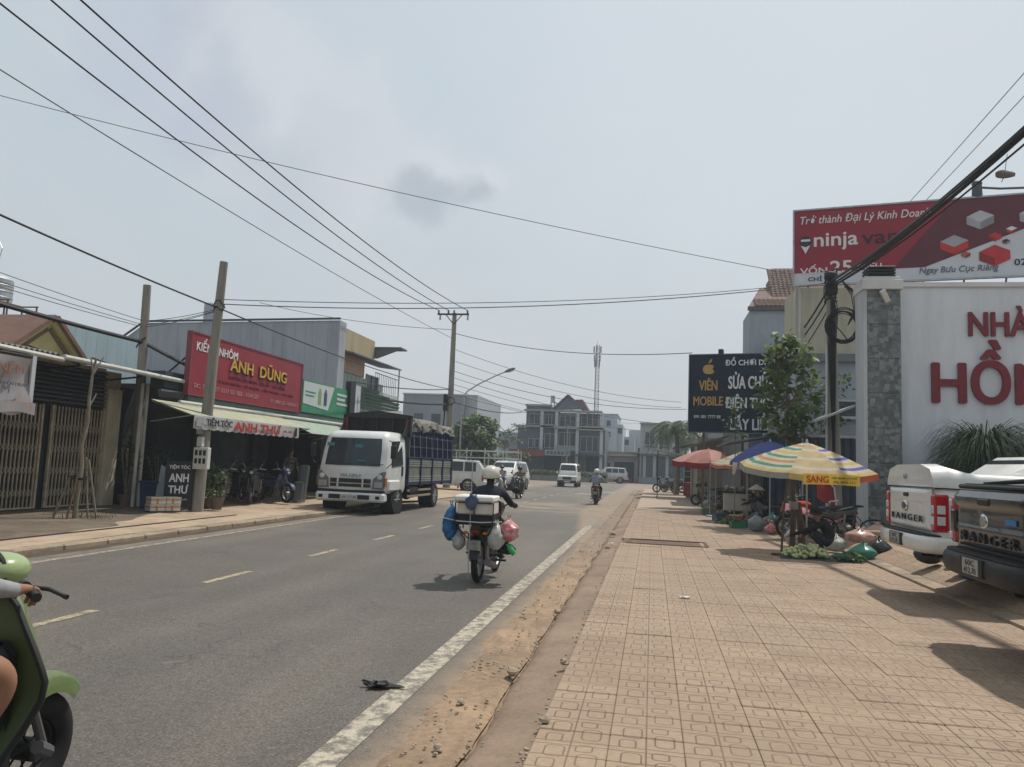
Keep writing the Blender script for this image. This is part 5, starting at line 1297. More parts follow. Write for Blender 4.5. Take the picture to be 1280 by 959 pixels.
# ------------------------------------------------------------------ far side of the junction
t = thing('hedge', 'low clipped green hedge along the far side of the junction', 'hedge', (0, 0, 0))
q = MB(); q.rbox(-17.5, -4.7, 86.6, 87.4, 0, .62, .05); q.build('planter_wall', mat('planter_conc', (.20, .20, .17), .9, var=.2), t, smooth=0)
q = MB(); rg = random.Random(12)
for k in range(5200): leaf(q, Vector((rg.uniform(-17.4, -4.8), rg.uniform(86.55, 87.4), rg.uniform(.45, 1.15))), .16, rg)
q.build('foliage', lf2, t, smooth=0, recalc=False)
def window(par, x0, x1, z0, z1, y, bars=1):
    q = MB(); q.box(x0, x1, y - .03, y, z0, z1); w_ = q.build('window', m_glass, par, smooth=0)
    q = MB(); q.box(x0 - .06, x0, y - .06, y, z0 - .06, z1 + .06); q.box(x1, x1 + .06, y - .06, y, z0 - .06, z1 + .06); q.box(x0, x1, y - .06, y, z1, z1 + .06); q.box(x0, x1, y - .08, y, z0 - .06, z0)
    for k in range(bars): xx = x0 + (x1 - x0) * (k + 1) / (bars + 1); q.box(xx - .03, xx + .03, y - .055, y - .03, z0, z1)
    q.build('frame', m_palegrey, w_, smooth=0)
t = thing('corner_house', 'grey three storey house with brown tiled gable at the junction', 'house')
mh = mat('far_grey', (.115, .14, .16), .85, var=.08, dirt=(.09, .10, .11), damt=.5, dscale=.4); mh2 = mat('far_grey_light', (.25, .275, .29), .85, var=.08)
q = MB(); q.box(-15.9, -5.5, 92.6, 102, 0, 6.1); q.box(-15, -6.2, 93.0, 102, 6.1, 8.0); q.box(-15, -12, 92.8, 101, 8.0, 8.75); q.build('wall', mh, t, smooth=0)
for z, x0, x1, yy in ((6.15, -16.1, -11.5, 91.9), (8.05, -15.1, -5.9, 91.9), (6.05, -11.5, -5.5, 91.6), (8.7, -15.1, -11.9, 92.5)):
    q = MB(); q.box(x0, x1, yy, 93, z, z + .22); q.build('cornice', mh2, t, smooth=0)
for x in (-12.95, -11.2, -8.7, -5.9):
    q = MB(); q.box(x - .17, x + .17, 91.9, 92.3, 0 if x > -9 else 3.2, 8.1); q.build('column', m_palegrey, t, smooth=0)
q = MB(); q.box(-8.5, -5.7, 91.6, 91.75, 5.95, 6.35); q.build('balcony_parapet', mat('cream_band', (.42, .42, .36), .8), t, smooth=0)
q = MB(); q.box(-11.1, -8.9, 91.9, 92.0, 3.5, 4.0); q.box(-12.8, -11.3, 91.9, 92.0, 6.1, 6.5); q.build('balcony_parapet', mh2, t, smooth=0)
for x in (-14.25, -13.5, -12.85): window(t, x - .25, x + .2, 3.75, 4.75, 92.6, 0)
window(t, -14.6, -13.4, 6.6, 7.8, 92.98, 1); window(t, -12.7, -11.5, 6.5, 7.8, 92.98, 2); window(t, -10.9, -9.1, 6.4, 7.8, 92.98, 2); window(t, -8.3, -6.4, 6.5, 7.9, 92.98, 2)
window(t, -8.3, -6.3, 3.5, 5.2, 92.58, 2); window(t, -12.6, -11.4, 3.8, 5.4, 92.58, 1); window(t, -10.9, -9.0, 4.1, 5.6, 92.58, 2)
q = MB(); q.prism([(-11.6, 8.28), (-9.9, 9.95), (-8.1, 8.4)], 'y', 92.2, 92.5); q.build('gable_wall', mh, t, smooth=0)
q = MB(); q.slab([(-11.9, 92.0, 8.15), (-9.95, 92.0, 10.05), (-9.95, 99, 10.05), (-11.9, 99, 8.15)], .12); q.slab([(-9.95, 92.0, 10.05), (-7.9, 92.0, 8.25), (-7.9, 99, 8.25), (-9.95, 99, 10.05)], .12); q.build('roof', mat('far_roof', (.16, .10, .09), .85, var=.2), t, smooth=0)
q = MB(); q.prism([(-9.4, 9.6), (-8.3, 9.65), (-7.5, 8.3), (-8.4, 8.35)], 'y', 93, 97); q.build('rear_roof', MC['far_roof'], t, smooth=0)
q = MB(); q.box(-16.0, -5.6, 91.0, 92.5, 3.0, 3.12); q.build('canopy', mat('canopy_dark', (.05, .06, .065), .8), t, smooth=0)
for k, x in enumerate((-15.6, -12.6, -9.9, -7.6)):
    q = MB(); q.box(x, x + (2.7 if k < 1 else 2.0), 92.45, 92.55, .1, 2.85); q.build('shopfront', m_dark if k % 2 else mat('shop_grey', (.07, .075, .08), .6, var=.3), t, smooth=0)
q = MB(); q.box(-16.6, -12.3, 90.85, 90.98, 2.75, 3.45); q.build('red_sign', mat('far_sign_red', (.22, .05, .045), .6, var=.2), t, smooth=0)
q = MB(); q.box(-12.3, -9.4, 90.86, 90.99, 2.85, 3.5); s_ = q.build('white_sign', mat('far_sign_white', (.30, .33, .34), .6, var=.1), t, smooth=0)
q = MB()
for k in range(5): q.box(-12.1 + k * .42, -11.8 + k * .42, 90.83, 90.86, 3.0, 3.35)
q.box(-9.95, -9.55, 90.83, 90.86, 3.0, 3.4); q.build('print', mat('far_print', (.08, .09, .10), .7), s_, smooth=0)
t2 = thing('roof_tank', 'narrow water tank on a stand on the corner house roof', 'water tank', (-12.0, 94, 8.75))
q = MB(); q.cyl((0, 0, .5), (0, 0, 1.35), .26, .26, 14); q.build('tank', m_steel, t2); q = MB()
for a, b_ in ((-.2, -.2), (.2, -.2), (.2, .2), (-.2, .2)): q.cyl((a, b_, 0), (a, b_, .5), .03, .03, 5)
q.tube([(.2, 0, .6), (.6, 0, .35), (.8, 0, .1)], .08, 6); q.build('stand', m_rust, t2)
t2 = thing('lamp_post', 'slim grey post in front of the corner house', 'pole', (-9.55, 89, 0)); q = MB(); q.cyl((0, 0, 0), (0, 0, 6.4), .10, .07, 8); q.build('shaft', m_concretepole, t2)

t = thing('white_block', 'pale stepped apartment block right of the corner house', 'building')
mb_ = mat('far_white', (.36, .40, .43), .85, var=.05); q = MB(); q.box(-7.2, -5.0, 112, 124, 0, 9.2); q.box(-5.0, -4.2, 112.5, 124, 0, 7.9); q.box(-4.2, -2.6, 118, 126, 0, 6.4); q.box(-3.6, -1.9, 122, 128, 0, 7.6); q.box(-2.2, 1.2, 124, 130, 0, 6.8); q.build('wall', mb_, t, smooth=0)
for x, z in ((-6.5, 7.6), (-6.5, 6.0), (-4.9, 6.6), (-3.9, 5.0)): window(t, x, x + .6, z, z + .8, 111.98 if x < -5.2 else 112.48, 0)
q = MB(); q.box(-7.3, -4.9, 111.9, 124, 9.2, 9.35); q.build('coping', mh2, t, smooth=0)
t = thing('white_house', 'low white house with white fascia right of the junction', 'house')
q = MB(); q.box(-6.6, -1.6, 100, 110, 0, 3.6); q.build('wall', mat('far_white2', (.45, .47, .49), .85, var=.05), t, smooth=0)
q = MB(); q.box(-6.7, -1.5, 98.8, 100, 3.6, 3.75); q.build('eave', mh2, t, smooth=0)
q = MB(); q.prism([(-5.6, 3.2), (-1.9, 3.25), (-1.9, 3.5), (-5.6, 3.85)], 'y', 99.0, 99.2); q.build('fascia', mat('far_cream', (.50, .50, .45), .8), t, smooth=0)
q = MB(); q.box(-4.7, -2.2, 99.9, 99.99, .1, 2.5); q.build('dark_gate', m_dark, t, smooth=0)
q = MB(); q.box(-5.9, -5.2, 99.9, 99.99, 1.8, 2.3); q.build('blue_plate', mat('far_blue', (.08, .12, .22), .6), t, smooth=0)
q = MB(); q.box(-1.75, -1.4, 98.6, 99, 0, 4.3); q.build('dark_post', m_black, t, smooth=0)
t = thing('two_storey_house', 'two storey pale house with balcony left of the palms', 'house')
q = MB(); q.box(-1.5, 4, 97, 108, 0, 7.2); q.build('wall', mat('far_pale3', (.33, .35, .36), .85, var=.06), t, smooth=0)
q = MB(); q.box(-1.6, 4, 96.6, 97, 7.2, 7.35); q.box(-1.6, 4, 95.6, 97, 3.55, 3.7); q.build('slab', mh2, t, smooth=0)
q = MB(); q.box(-1.5, 4, 95.7, 95.8, 3.7, 3.75); q.box(-1.5, 4, 95.7, 95.8, 4.6, 4.66)
for k in range(28): q.box(-1.5 + k * .2, -1.47 + k * .2, 95.73, 95.77, 3.75, 4.6)
q.build('railing', m_palegrey, t, smooth=0)
window(t, -.9, .2, 4.3, 6.2, 96.98, 1); window(t, .8, 1.9, 4.3, 6.2, 96.98, 1)
q = MB(); q.box(-1.3, 3.8, 96.9, 96.98, .1, 3.3); q.build('shopfront', mat('shopfront_blue', (.06, .085, .11), .5, var=.3), t, smooth=0)
for x in (-1.1, .1, 1.6):
    q = MB(); q.box(x, x + .35, 96.8, 96.9, .1, 3.3); q.build('column', m_palegrey, t, smooth=0)
q = MB(); q.box(-1.6, 3.9, 95.3, 95.6, 0, .75); q.build('low_wall', mat('low_wall_blue', (.2, .24, .28), .85), t, smooth=0)
t = thing('white_house', 'pale low house glimpsed between the trees and the corner house', 'house')
q = MB(); q.box(-21, -16.3, 96, 104, 0, 5.6); q.build('wall', mat('far_white4', (.36, .42, .46), .85), t, smooth=0); window(t, -18.6, -17.6, 3.8, 4.6, 95.98, 0)
# mast
t = thing('cell_tower', 'slender lattice phone mast with antennas rising beyond the houses', 'mast', (-10.85, 150, 0))
q = MB(); H_ = 25.2
for a in range(3):
    ca, sa = math.cos(a * 2.094), math.sin(a * 2.094); q.tube([(.55 * ca, .55 * sa, 0), (.42 * ca, .42 * sa, H_)], .06, 5)
for k in range(34):
    z = k * .74
    for a in range(3):
        r0 = .55 - .13 * z / H_; p = lambda a_, zz: (r0 * math.cos(a_ * 2.094), r0 * math.sin(a_ * 2.094), zz); q.tube([p(a, z), p(a + 1, z + .74)], .035, 4); q.tube([p(a, z), p(a + 1, z)], .03, 4)
q.build('lattice', mat('mast_grey', (.10, .105, .11), .7), t)
for z, r_ in ((24.3, .75), (22.6, .6), (21.5, .5)):
    for a in range(3):
        q = MB(); ca, sa = math.cos(a * 2.094 + .5) * r_, math.sin(a * 2.094 + .5) * r_; q.rbox(ca - .14, ca + .14, sa - .1, sa + .1, z - .6, z + .7, .03); q.build('antenna', mat('antenna_grey', (.22, .23, .24), .6), t)
q = MB(); q.cyl((0, 0, H_), (0, 0, H_ + .9), .04, .02, 5); q.build('rod', m_black, t)
# wider backdrop of buildings either side so that the street closes
for i, (x, y, w, d, h_, m_, lab) in enumerate([(-40, 98, 18, 12, 6.5, mh2, 'long pale building far behind the left shops'), (8, 92, 16, 12, 6.5, m_grey, 'grey building far behind the right stalls'), (20, 70, 14, 16, 7, m_palegrey, 'pale building off the far right of the junction'), (-60, 75, 20, 20, 7, mh, 'grey building off the far left of the junction')]):
    t = thing('background_building', lab, 'building', (x, y, 0)); q = MB(); q.box(0, w, 0, d, 0, h_); q.build('wall', m_, t, smooth=0)
    for k in range(int(w / 3)):
        window(t, 1 + k * 3, 2.2 + k * 3, h_ * .6, h_ * .6 + 1.2, -.01, 1)
    q = MB(); q.box(-.1, w + .1, -.15, d, h_, h_ + .2); q.build('coping', m_grey, t, smooth=0)
# racks and rails at the corner of the left pavement
t = thing('pipe_rack', 'rack of pale metal pipes standing beyond the truck', 'rack', (-12.9, 50, .05))
q = MB()
for x in (0, 1.0, 2.2, 3.4, 4.4): q.cyl((x, 0, 0), (x, 0, 2.5 + .1 * math.sin(x * 3)), .035, .035, 6); q.cyl((x, 1.2, 0), (x, 1.2, 2.3), .035, .035, 6)
for z in (1.4, 1.9, 2.35): q.cyl((0, 0, z), (4.4, 0, z + .05), .03, .03, 6); q.cyl((0, 1.2, z), (4.4, 1.2, z), .03, .03, 6)
q.tube([(0, 0, 1.4), (1, 0, 2.3)], .02, 5); q.tube([(2.2, 0, 2.3), (3.4, 0, 1.4)], .02, 5)
q.build('rail', m_palegrey, t)
q = MB()
for k in range(9): q.tube([(.3 + k * .1, .1, 0), (.5 + k * .15, .9, 2.0 + .05 * (k % 3))], .03, 5)
q.build('pipe', mat('pipe_dark', (.12, .11, .10), .7), t)
# ------------------------------------------------------------------ vehicles
def carpaint(name, col, metal=0., rough=.35, dirt=(.25, .2, .15)):
    return mat(name, col, rough, metal=metal, var=.04, coat=.5, dirt=dirt, dscale=1.5, damt=.25)
c_white = carpaint('paint_white', (.62, .62, .60)); c_truck = carpaint('paint_truck_white', (.60, .61, .60)); c_dark = carpaint('paint_charcoal', (.018, .020, .023), .25, .30, (.035, .034, .034))
c_silver = carpaint('paint_silver', (.42, .43, .44), .5)
m_tyre = mat('tyre_rubber', (.013, .013, .014), .85, var=.3, scale=8, dirt=(.06, .05, .04), damt=.25); m_rim = mat('rim_alloy', (.36, .37, .38), .4, metal=.8)
m_plastic = mat('black_plastic', (.020, .021, .022), .55, var=.2); m_chrome = mat('chrome', (.62, .63, .64), .15, metal=1.)
m_tail = mat('tail_red', (.33, .008, .012), .2, var=.1, coat=.6); m_lens = mat('lamp_clear', (.50, .51, .52), .12, var=.1, coat=.6); m_amber = mat('lamp_amber', (.55, .17, .02), .2)
m_plate = mat('plate_white', (.50, .50, .48), .5, var=.05); m_carglass = mat('car_glass', (.018, .024, .028), .06, var=.1, coat=.3); m_arch = mat('wheel_arch', (.008, .008, .008), .95)
def wheel(par, x, y, r, w, side, rim=m_rim, spokes=6, name='wheel'):
    q = MB(); p = [(r * .62, -w * .5), (r * .9, -w * .5), (r * .985, -w * .36), (r, -w * .15), (r, w * .15), (r * .985, w * .36), (r * .9, w * .5), (r * .62, w * .5), (r * .60, 0), (r * .62, -w * .5)]
    q.lathe(p, 'x', 32, (x, y, r)); wh = q.build(name, m_tyre, par)
    q = MB(); xo = x + side * w * .36
    q.lathe([(r * .62, x + side * w * .46), (r * .55, x + side * w * .40), (r * .55, x + side * w * .1), (r * .05, x + side * w * .05)], 'x', 28, (0, y, r))
    for k in range(spokes):
        a = k * 2 * math.pi / spokes; ca, sa = math.cos(a), math.sin(a); q.tube([(xo, y + ca * r * .10, r + sa * r * .10), (xo + side * .01, y + ca * r * .58, r + sa * r * .58)], [r * .085, r * .06], 6)
    q.ell((xo, y, r), (.03, r * .15, r * .15), 12, 6); q.build('rim', rim, wh)
    return wh
def shell(secs, half, n_cap=True):
    """loft of mirrored half profiles; secs = [(y, [(x,z),...bottom to top])]"""
    q = MB(); rs = []
    for y, pr in secs: rs.append([(x, y, z) for x, z in pr] + [(-x, y, z) for x, z in reversed(pr)])
    return q.rings(rs)
def arch(par, x, y, r, side):
    q = MB(); q.cyl((x - side * .25, y, r), (x + side * .006, y, r), r * 1.17, r * 1.17, 28); q.build('wheel_well', m_arch, par)
def arch_trim(par, x, y, r, side, m):
    q = MB(); q.tube([(x, y + r * 1.2 * math.cos(a), r + r * 1.2 * math.sin(a)) for a in [math.pi * k / 12 for k in range(-1, 14)]], .03, 6); q.build('arch_trim', m, par)

def pickup(lab, loc, rz, paint, style):
    t = thing('pickup_truck', lab, 'pickup truck', loc, rz)
    hw = .93; Bz = 1.17
    def pf(w, zb, zt, zw=None): return [(w * .9, zb), (w, zb + .12), (w, (zb + zt) * .52), (w * .985, zt - .12), (w * .95, zt - .02), (w * .90, zt)]
    q = shell([(.02, pf(.90, .52, Bz)), (.10, pf(.925, .46, Bz)), (1.9, pf(.93, .44, Bz)), (3.9, pf(.93, .42, 1.14)), (4.7, pf(.92, .44, 1.10)), (5.15, pf(.86, .46, 1.0)), (5.3, pf(.76, .5, .86))], hw)
    q.build('body', paint, t, smooth=50)
    # cab
    q = shell([(2.02, [(.88, 1.16), (.87, 1.22)]), (2.16, [(.87, 1.16), (.72, 1.80)]), (2.5, [(.88, 1.16), (.70, 1.83)]), (3.2, [(.88, 1.16), (.68, 1.81)]), (3.45, [(.88, 1.16), (.66, 1.76)]), (4.1, [(.86, 1.14), (.80, 1.18)])], hw)
    q.build('cab', paint, t, smooth=50)
    for s in (-1, 1):
        q = MB(); q.slab([(s * .868, 2.45, 1.24), (s * .868, 3.15, 1.24), (s * .715, 3.05, 1.74), (s * .735, 2.5, 1.74)][::s], .008 * 1); q.slab([(s * .868, 3.2, 1.24), (s * .862, 3.9, 1.22), (s * .72, 3.42, 1.70), (s * .71, 3.12, 1.74)][::s], .008); q.build('side_window', m_carglass, t, smooth=0)
        q = MB(); q.rbox(s * .93 - .0, s * 1.13, 3.65, 3.78, 1.14, 1.34, .03) if s > 0 else q.rbox(-1.13, -.93, 3.65, 3.78, 1.14, 1.34, .03); q.build('mirror', paint, t)
        for yy in (2.6, 3.4):
            q = MB(); q.rbox(*(sorted((s * .925, s * .955))), yy, yy + .18, .98, 1.02, .008); q.build('door_handle', m_chrome if style == 'white' else m_plastic, t)
        q = MB(); q.rbox(*(sorted((s * .72, s * .96))), 2.0, 3.8, .34, .40, .02); q.build('side_step', m_plastic, t)
    q = MB(); q.slab([(-.62, 2.07, 1.30), (.62, 2.07, 1.30), (.58, 2.145, 1.72), (-.58, 2.145, 1.72)], -.01); q.build('rear_window', m_carglass, t, smooth=0)
    q = MB(); q.slab([(-.72, 3.98, 1.24), (.72, 3.98, 1.24), (.60, 3.50, 1.73), (-.60, 3.50, 1.73)], .012); q.build('windscreen', m_carglass, t, smooth=0)
    r = .385
    for s in (-1, 1):
        for y in (1.18, 4.4):
            arch(t, s * .93, y, r, s); wheel(t, s * .84, y, r, .26, s); arch_trim(t, s * .935, y, r, s, m_plastic if style == 'dark' else paint)
    # tailgate: pressed sheet with lip and recess
    wht_ = style == 'white'
    def tgf(u, v):
        x = -.80 + 1.60 * u; z = .655 + (Bz - .665) * v; e = min(1, min(u, 1 - u) * 14, min(v, 1 - v) * 9); y = -.005 - .030 * e ** .5 - .014 * math.sin(math.pi * u)
        if wht_: y += .014 * min(1, max(0, (v - .08) * 14)) * min(1, max(0, (.70 - v) * 14)) * min(1, max(0, (min(u, 1 - u) - .07) * 14))
        else: y -= .030 * min(1, max(0, (v - .70) * 12)) * min(1, max(0, (.96 - v) * 16)) + .012 * max(0, 1 - abs(v - .33) * 10)
        return (x, y, z)
    q = MB(); q.sheet(tgf, 48, 36); q.rings([[tgf(i / 48, 0) for i in range(49)], [(-.80 + 1.60 * i / 48, .03, .655) for i in range(49)]], closed=False, cap=False); q.box(-.79, .79, .0, .05, .66, Bz - .015)
    tg = q.build('tailgate', paint, t, smooth=40, recalc=False)
    if style == 'white':
        q = MB(); q.rbox(-.09, .09, -.065, -.03, 1.05, 1.10, .01); q.build('handle', m_plastic, tg)
        txt('R A N G E R', m_plastic, tg, (-.60, -.046, .75), U_, V_, 1.2, .08, .006, .004)
    else:
        q = MB(); q.rbox(-.12, .12, -.092, -.06, 1.04, 1.10, .012); q.build('handle', m_plastic, tg)
        txt('R A N G E R', mat('dark_emboss', (.035, .037, .040), .35, metal=.3), tg, (-.58, -.050, .71), U_, V_, 1.16, .085, .010, .004)
        q = MB(); q.box(.38, .60, -.041, -.037, .955, 1.0) if False else q.box(.36, .56, -.053, -.045, .90, .945); q.build('blue_badge', mat('badge_blue', (.02, .16, .40), .4), tg, smooth=0)
    q = MB(); ez = .93 if style == 'white' else .90
    q.M = Matrix.Translation((-.08, -.045, ez)) @ Matrix.Diagonal((1.6 if style == 'white' else 1.3, 1, 1, 1)); q.lathe([(0, -.014), (.05, -.014), (.065, -.008), (.07, 0)], 'y', 24); q.build('badge', m_chrome, tg)
    q = MB(); q.M = Matrix.Translation((-.08, -.06, ez)) @ Matrix.Diagonal((1.6 if style == 'white' else 1.3, 1, 1, 1)); q.lathe([(0, -.004), (.042, -.004), (.046, 0)], 'y', 24); q.build('badge_disc', mat('badge_dark', (.05, .07, .10), .3) if style == 'white' else m_steel, tg)
    # lamps
    for s in (-1, 1):
        xs = sorted((s * .805, s * .945))
        q = MB(); q.rbox(xs[0], xs[1], -.03, .14, .66, 1.10, .02); lp = q.build('tail_lamp', m_tail, t)
        if style == 'white':
            for z in (.74, .87): q = MB(); q.rbox(xs[0] + .02, xs[1] - .02, -.038, -.0, z, z + .10, .01); q.rbox(*sorted((s * .93, s * .952)), .0, .09, z, z + .10, .004); q.build('clear_lens', m_lens, lp)
        else:
            q = MB(); q.rbox(xs[0] + .03, xs[1] + .006, -.042, .12, .76, .98, .02); q.build('dark_centre', m_carglass, lp)
            for z in (.69, 1.0): q = MB(); q.rbox(xs[0] + .01, xs[0] + .07, -.045, -.02, z, z + .07, .01); q.build('clear_lens', m_lens, lp)
    # bumper
    def bo(d): return [(-.94 + d, .25), (-.945 + d, .08), (-.93 + d, -.03 + d), (-.88 + d, -.10 + d), (-.78, -.155 + d), (-.5, -.175 + d), (0, -.185 + d), (.5, -.175 + d), (.78, -.155 + d), (.88 - d, -.10 + d), (.93 - d, -.03 + d), (.945 - d, .08), (.94 - d, .25)]
    q = MB(); q.rings([[(x, y, z) for x, y in bo(d)] for z, d in ((.40, .05), (.43, .015), (.47, 0), (.55, .0), (.585, .012), (.605, .04))]); q.build('bumper', paint if style == 'white' else m_plastic, t, smooth=40)
    q = MB(); q.prism([(x * .97, y + .03) for x, y in bo(0)], 'z', .606, .624); q.build('step_pad', m_plastic, t, smooth=0)
    q = MB(); q.box(-.24, .24, -.192, -.165, .44, .59); q.build('plate_recess', m_plastic, t, smooth=0)
    q = MB(); q.box(-.17, .17, -.198, -.192, .45, .585); pl = q.build('number_plate', mat('plate_dusty', (.30, .30, .28), .6, var=.25, scale=14), t, smooth=0)
    txt('60C', m_plastic, pl, (-.10, -.199, .525), U_, V_, .20, .05, .002); txt('412.70', m_plastic, pl, (-.13, -.199, .460), U_, V_, .26, .05, .002)
    q = MB(); q.rbox(-.6, .6, .1, 1.6, .34, .52, .03); q.cyl((.45, -.02, .37), (.45, .5, .37), .035, .035, 10); q.build('underbody', m_arch, t)
    # mudflap and front
    for s in (-1, 1):
        q = MB(); q.rbox(*sorted((s * .68, s * .93)), .72, .74, .12, .48, .005); q.build('mud_flap', m_plastic, t)
        q = MB(); q.rbox(*sorted((s * .60, s * .88)), 5.0, 5.26, .80, .98, .03); q.build('headlamp', m_lens, t)
    q = MB(); q.rbox(-.56, .56, 5.2, 5.33, .62, .93, .03); q.build('grille', m_plastic, t)
    q = MB(); q.rbox(-.9, .9, 5.1, 5.4, .40, .60, .05); q.build('front_bumper', paint, t)
    if style == 'white':
        # hard lid with a raised tail spoiler and buttresses up to the cab
        q = shell([(-.02, [(.90, 1.18), (.90, 1.24), (.78, 1.40), (.45, 1.46)]), (.16, [(.91, 1.18), (.91, 1.27), (.82, 1.42), (.45, 1.47)]), (.42, [(.92, 1.18), (.92, 1.28), (.85, 1.35), (.45, 1.37)]), (1.25, [(.92, 1.18), (.92, 1.28), (.86, 1.34), (.45, 1.35)]),
                   (1.6, [(.92, 1.18), (.91, 1.30), (.84, 1.42), (.45, 1.40)]), (2.2, [(.91, 1.18), (.90, 1.30), (.76, 1.72), (.45, 1.74)])], .9)
        ld = q.build('bed_lid', paint, t, smooth=60)
        q = MB(); q.rbox(-.90, .90, -.03, .0, 1.172, 1.182, .002); q.build('lid_seam', m_plastic, ld, smooth=0)
        q = MB(); q.lathe([(0, -.02), (.03, -.018), (.035, 0)], 'y', 14, (-.1, -.03, 1.31)); q.build('lock', m_steel, ld)
        for s in (-1, 1): q = MB(); q.M = Matrix.Translation((s * .895, 2.05, 1.40)) @ Matrix.Rotation(R(20), 4, 'X'); q.ell((0, 0, 0), (.012, .07, .04), 12, 6); q.build('side_vent', m_plastic, ld)
    else:
        q = MB(); q.rbox(-.90, .90, .03, 1.9, Bz + .005, Bz + .05, .015); ld = q.build('roller_cover', m_plastic, t)
        for k in range(16): q = MB(); q.rbox(-.86, .86, .08 + k * .112, .175 + k * .112, Bz + .05, Bz + .058, .003); q.build('slat', m_plastic, ld, smooth=0)
        for s in (-1, 1): q = MB(); q.tube([(s * .86, .25, Bz + .06), (s * .85, .9, Bz + .13), (s * .80, 1.9, Bz + .52)], [.02, .03, .035], 8); q.build('sports_bar', m_chrome if s > 0 else m_plastic, t)
    return t
pickup('white pickup with hard bed lid and RANGER on its tailgate', (3.30, 11.0, FZ + .03), R(-89.5), c_white, 'white')
pickup('dark grey pickup with RANGER tailgate at the right edge', (2.90, 7.45, FZ + .05), R(-90.5), c_dark, 'dark')

def wagon(name, lab, cat, loc, rz, paint, prof, roof, hw, rwheel, wy, back_glass=True, grille=None, win_n=3):
    """generic car: prof = lower body (y, zb, zt, w), roof = greenhouse (y, ztop, wtop) with belt at zt"""
    t = thing(name, lab, cat, loc, rz)
    q = shell([(y, [(w * .9, zb), (w, zb + .14), (w, zt - .16), (w * .94, zt)]) for y, zb, zt, w in prof], hw); q.build('body', paint, t, smooth=45)
    q = shell([(y, [(wb, zb), (wt, zt - .04), (wt * .9, zt)]) for y, zb, wb, zt, wt in roof], hw); q.build('cabin', paint, t, smooth=45)
    def side(y):
        for a, b_ in zip(roof, roof[1:]):
            if a[0] <= y <= b_[0]:
                u = (y - a[0]) / (b_[0] - a[0]); return [a[i] + (b_[i] - a[i]) * u for i in range(5)]
        return roof[-1] if y > roof[0][0] else roof[0]
    ys = [roof[1][0] + .05, roof[-2][0] - .02]; L_ = ys[1] - ys[0]
    for s in (-1, 1):
        for k in range(win_n):
            ya, yb = ys[0] + L_ * k / win_n + .04, ys[0] + L_ * (k + 1) / win_n - .04; pts = []
            for y, f in ((ya, .12), (yb, .12), (yb, .84), (ya, .84)):
                _, zb, wb, zt, wt = side(y); pts.append((s * (wb + (wt - wb) * f * 1.04 + .004), y, zb + (zt - zb) * f))
            q = MB(); q.slab(pts[::s], .012); q.build('side_window', m_carglass, t, smooth=0)
        for y in wy: arch(t, s * (hw - .01), y, rwheel, s); wheel(t, s * (hw - .08), y, rwheel, .22, s)
        q = MB(); y = roof[-2][0] + .05; q.rbox(*sorted((s * hw, s * (hw + .18))), y, y + .1, roof[0][1] + .05, roof[0][1] + .22, .03); q.build('mirror', paint, t)
        yf = prof[-1][0]; zt = prof[-1][2]; w = prof[-1][3]
        q = MB(); q.rbox(*sorted((s * (w - .32), s * (w + .02))), yf - .18, yf + .02, zt - .22, zt - .02, .03); q.build('headlamp', m_lens, t)
        yr = prof[0][0]; q = MB(); q.rbox(*sorted((s * (hw - .2), s * (hw - .01))), yr - .02, yr + .12, prof[0][2] - .35, prof[0][2] - .02, .02); q.build('tail_lamp', m_tail, t)
    a, b_ = roof[-2], roof[-1]
    def fr(f, s): return (s * (b_[2] + (a[4] - b_[2]) * f) * .9, b_[0] + (a[0] - b_[0]) * f + .01, b_[1] + (a[3] - b_[1]) * f + .012)
    q = MB(); q.slab([fr(.1, -1), fr(.1, 1), fr(.9, 1), fr(.9, -1)], .01); q.build('windscreen', m_carglass, t, smooth=0)
    a, b_ = roof[1], roof[0]
    q = MB(); q.slab([(p[0], p[1] - .03, p[2]) for p in (fr(.12, 1), fr(.12, -1), fr(.9, -1), fr(.9, 1))], .01); q.build('rear_window', m_carglass, t, smooth=0)
    yf = prof[-1][0]; zt = prof[-1][2]; zb = prof[-1][1]; w = prof[-1][3]
    q = MB(); q.rbox(-w * .5, w * .5, yf - .05, yf + .025, zt - .26, zt - .06, .02); q.build('grille', m_plastic, t)
    q = MB(); q.rbox(-w, w, yf - .2, yf + .09, zb, zb + .22, .05); q.build('front_bumper', grille or paint, t)
    q = MB(); q.box(-.24, .24, yf + .09, yf + .10, zb + .06, zb + .17); q.build('number_plate', m_plate, t, smooth=0)
    q = MB(); q.rbox(-hw * .95, hw * .95, prof[0][0] - .08, prof[0][0] + .2, prof[0][1], prof[0][1] + .24, .04); q.build('rear_bumper', paint, t)
    return t
# small white van coming towards the camera
wagon('van', 'small white van driving towards the camera in mid road', 'van', (-6.62, 62.4 + 3.7, 0), R(180), c_white, [(0, .35, .95, .72), (.1, .3, 1.0, .78), (2.6, .3, 1.0, .79), (3.3, .3, .98, .79), (3.62, .32, .86, .74)],
      [(.05, .98, .74, 1.5, .70), (.25, 1.0, .78, 1.86, .64), (2.5, 1.0, .78, 1.88, .64), (2.75, 1.0, .78, 1.84, .63), (3.4, .96, .74, 1.0, .7)], .79, .28, (.75, 3.0), grille=m_plastic)
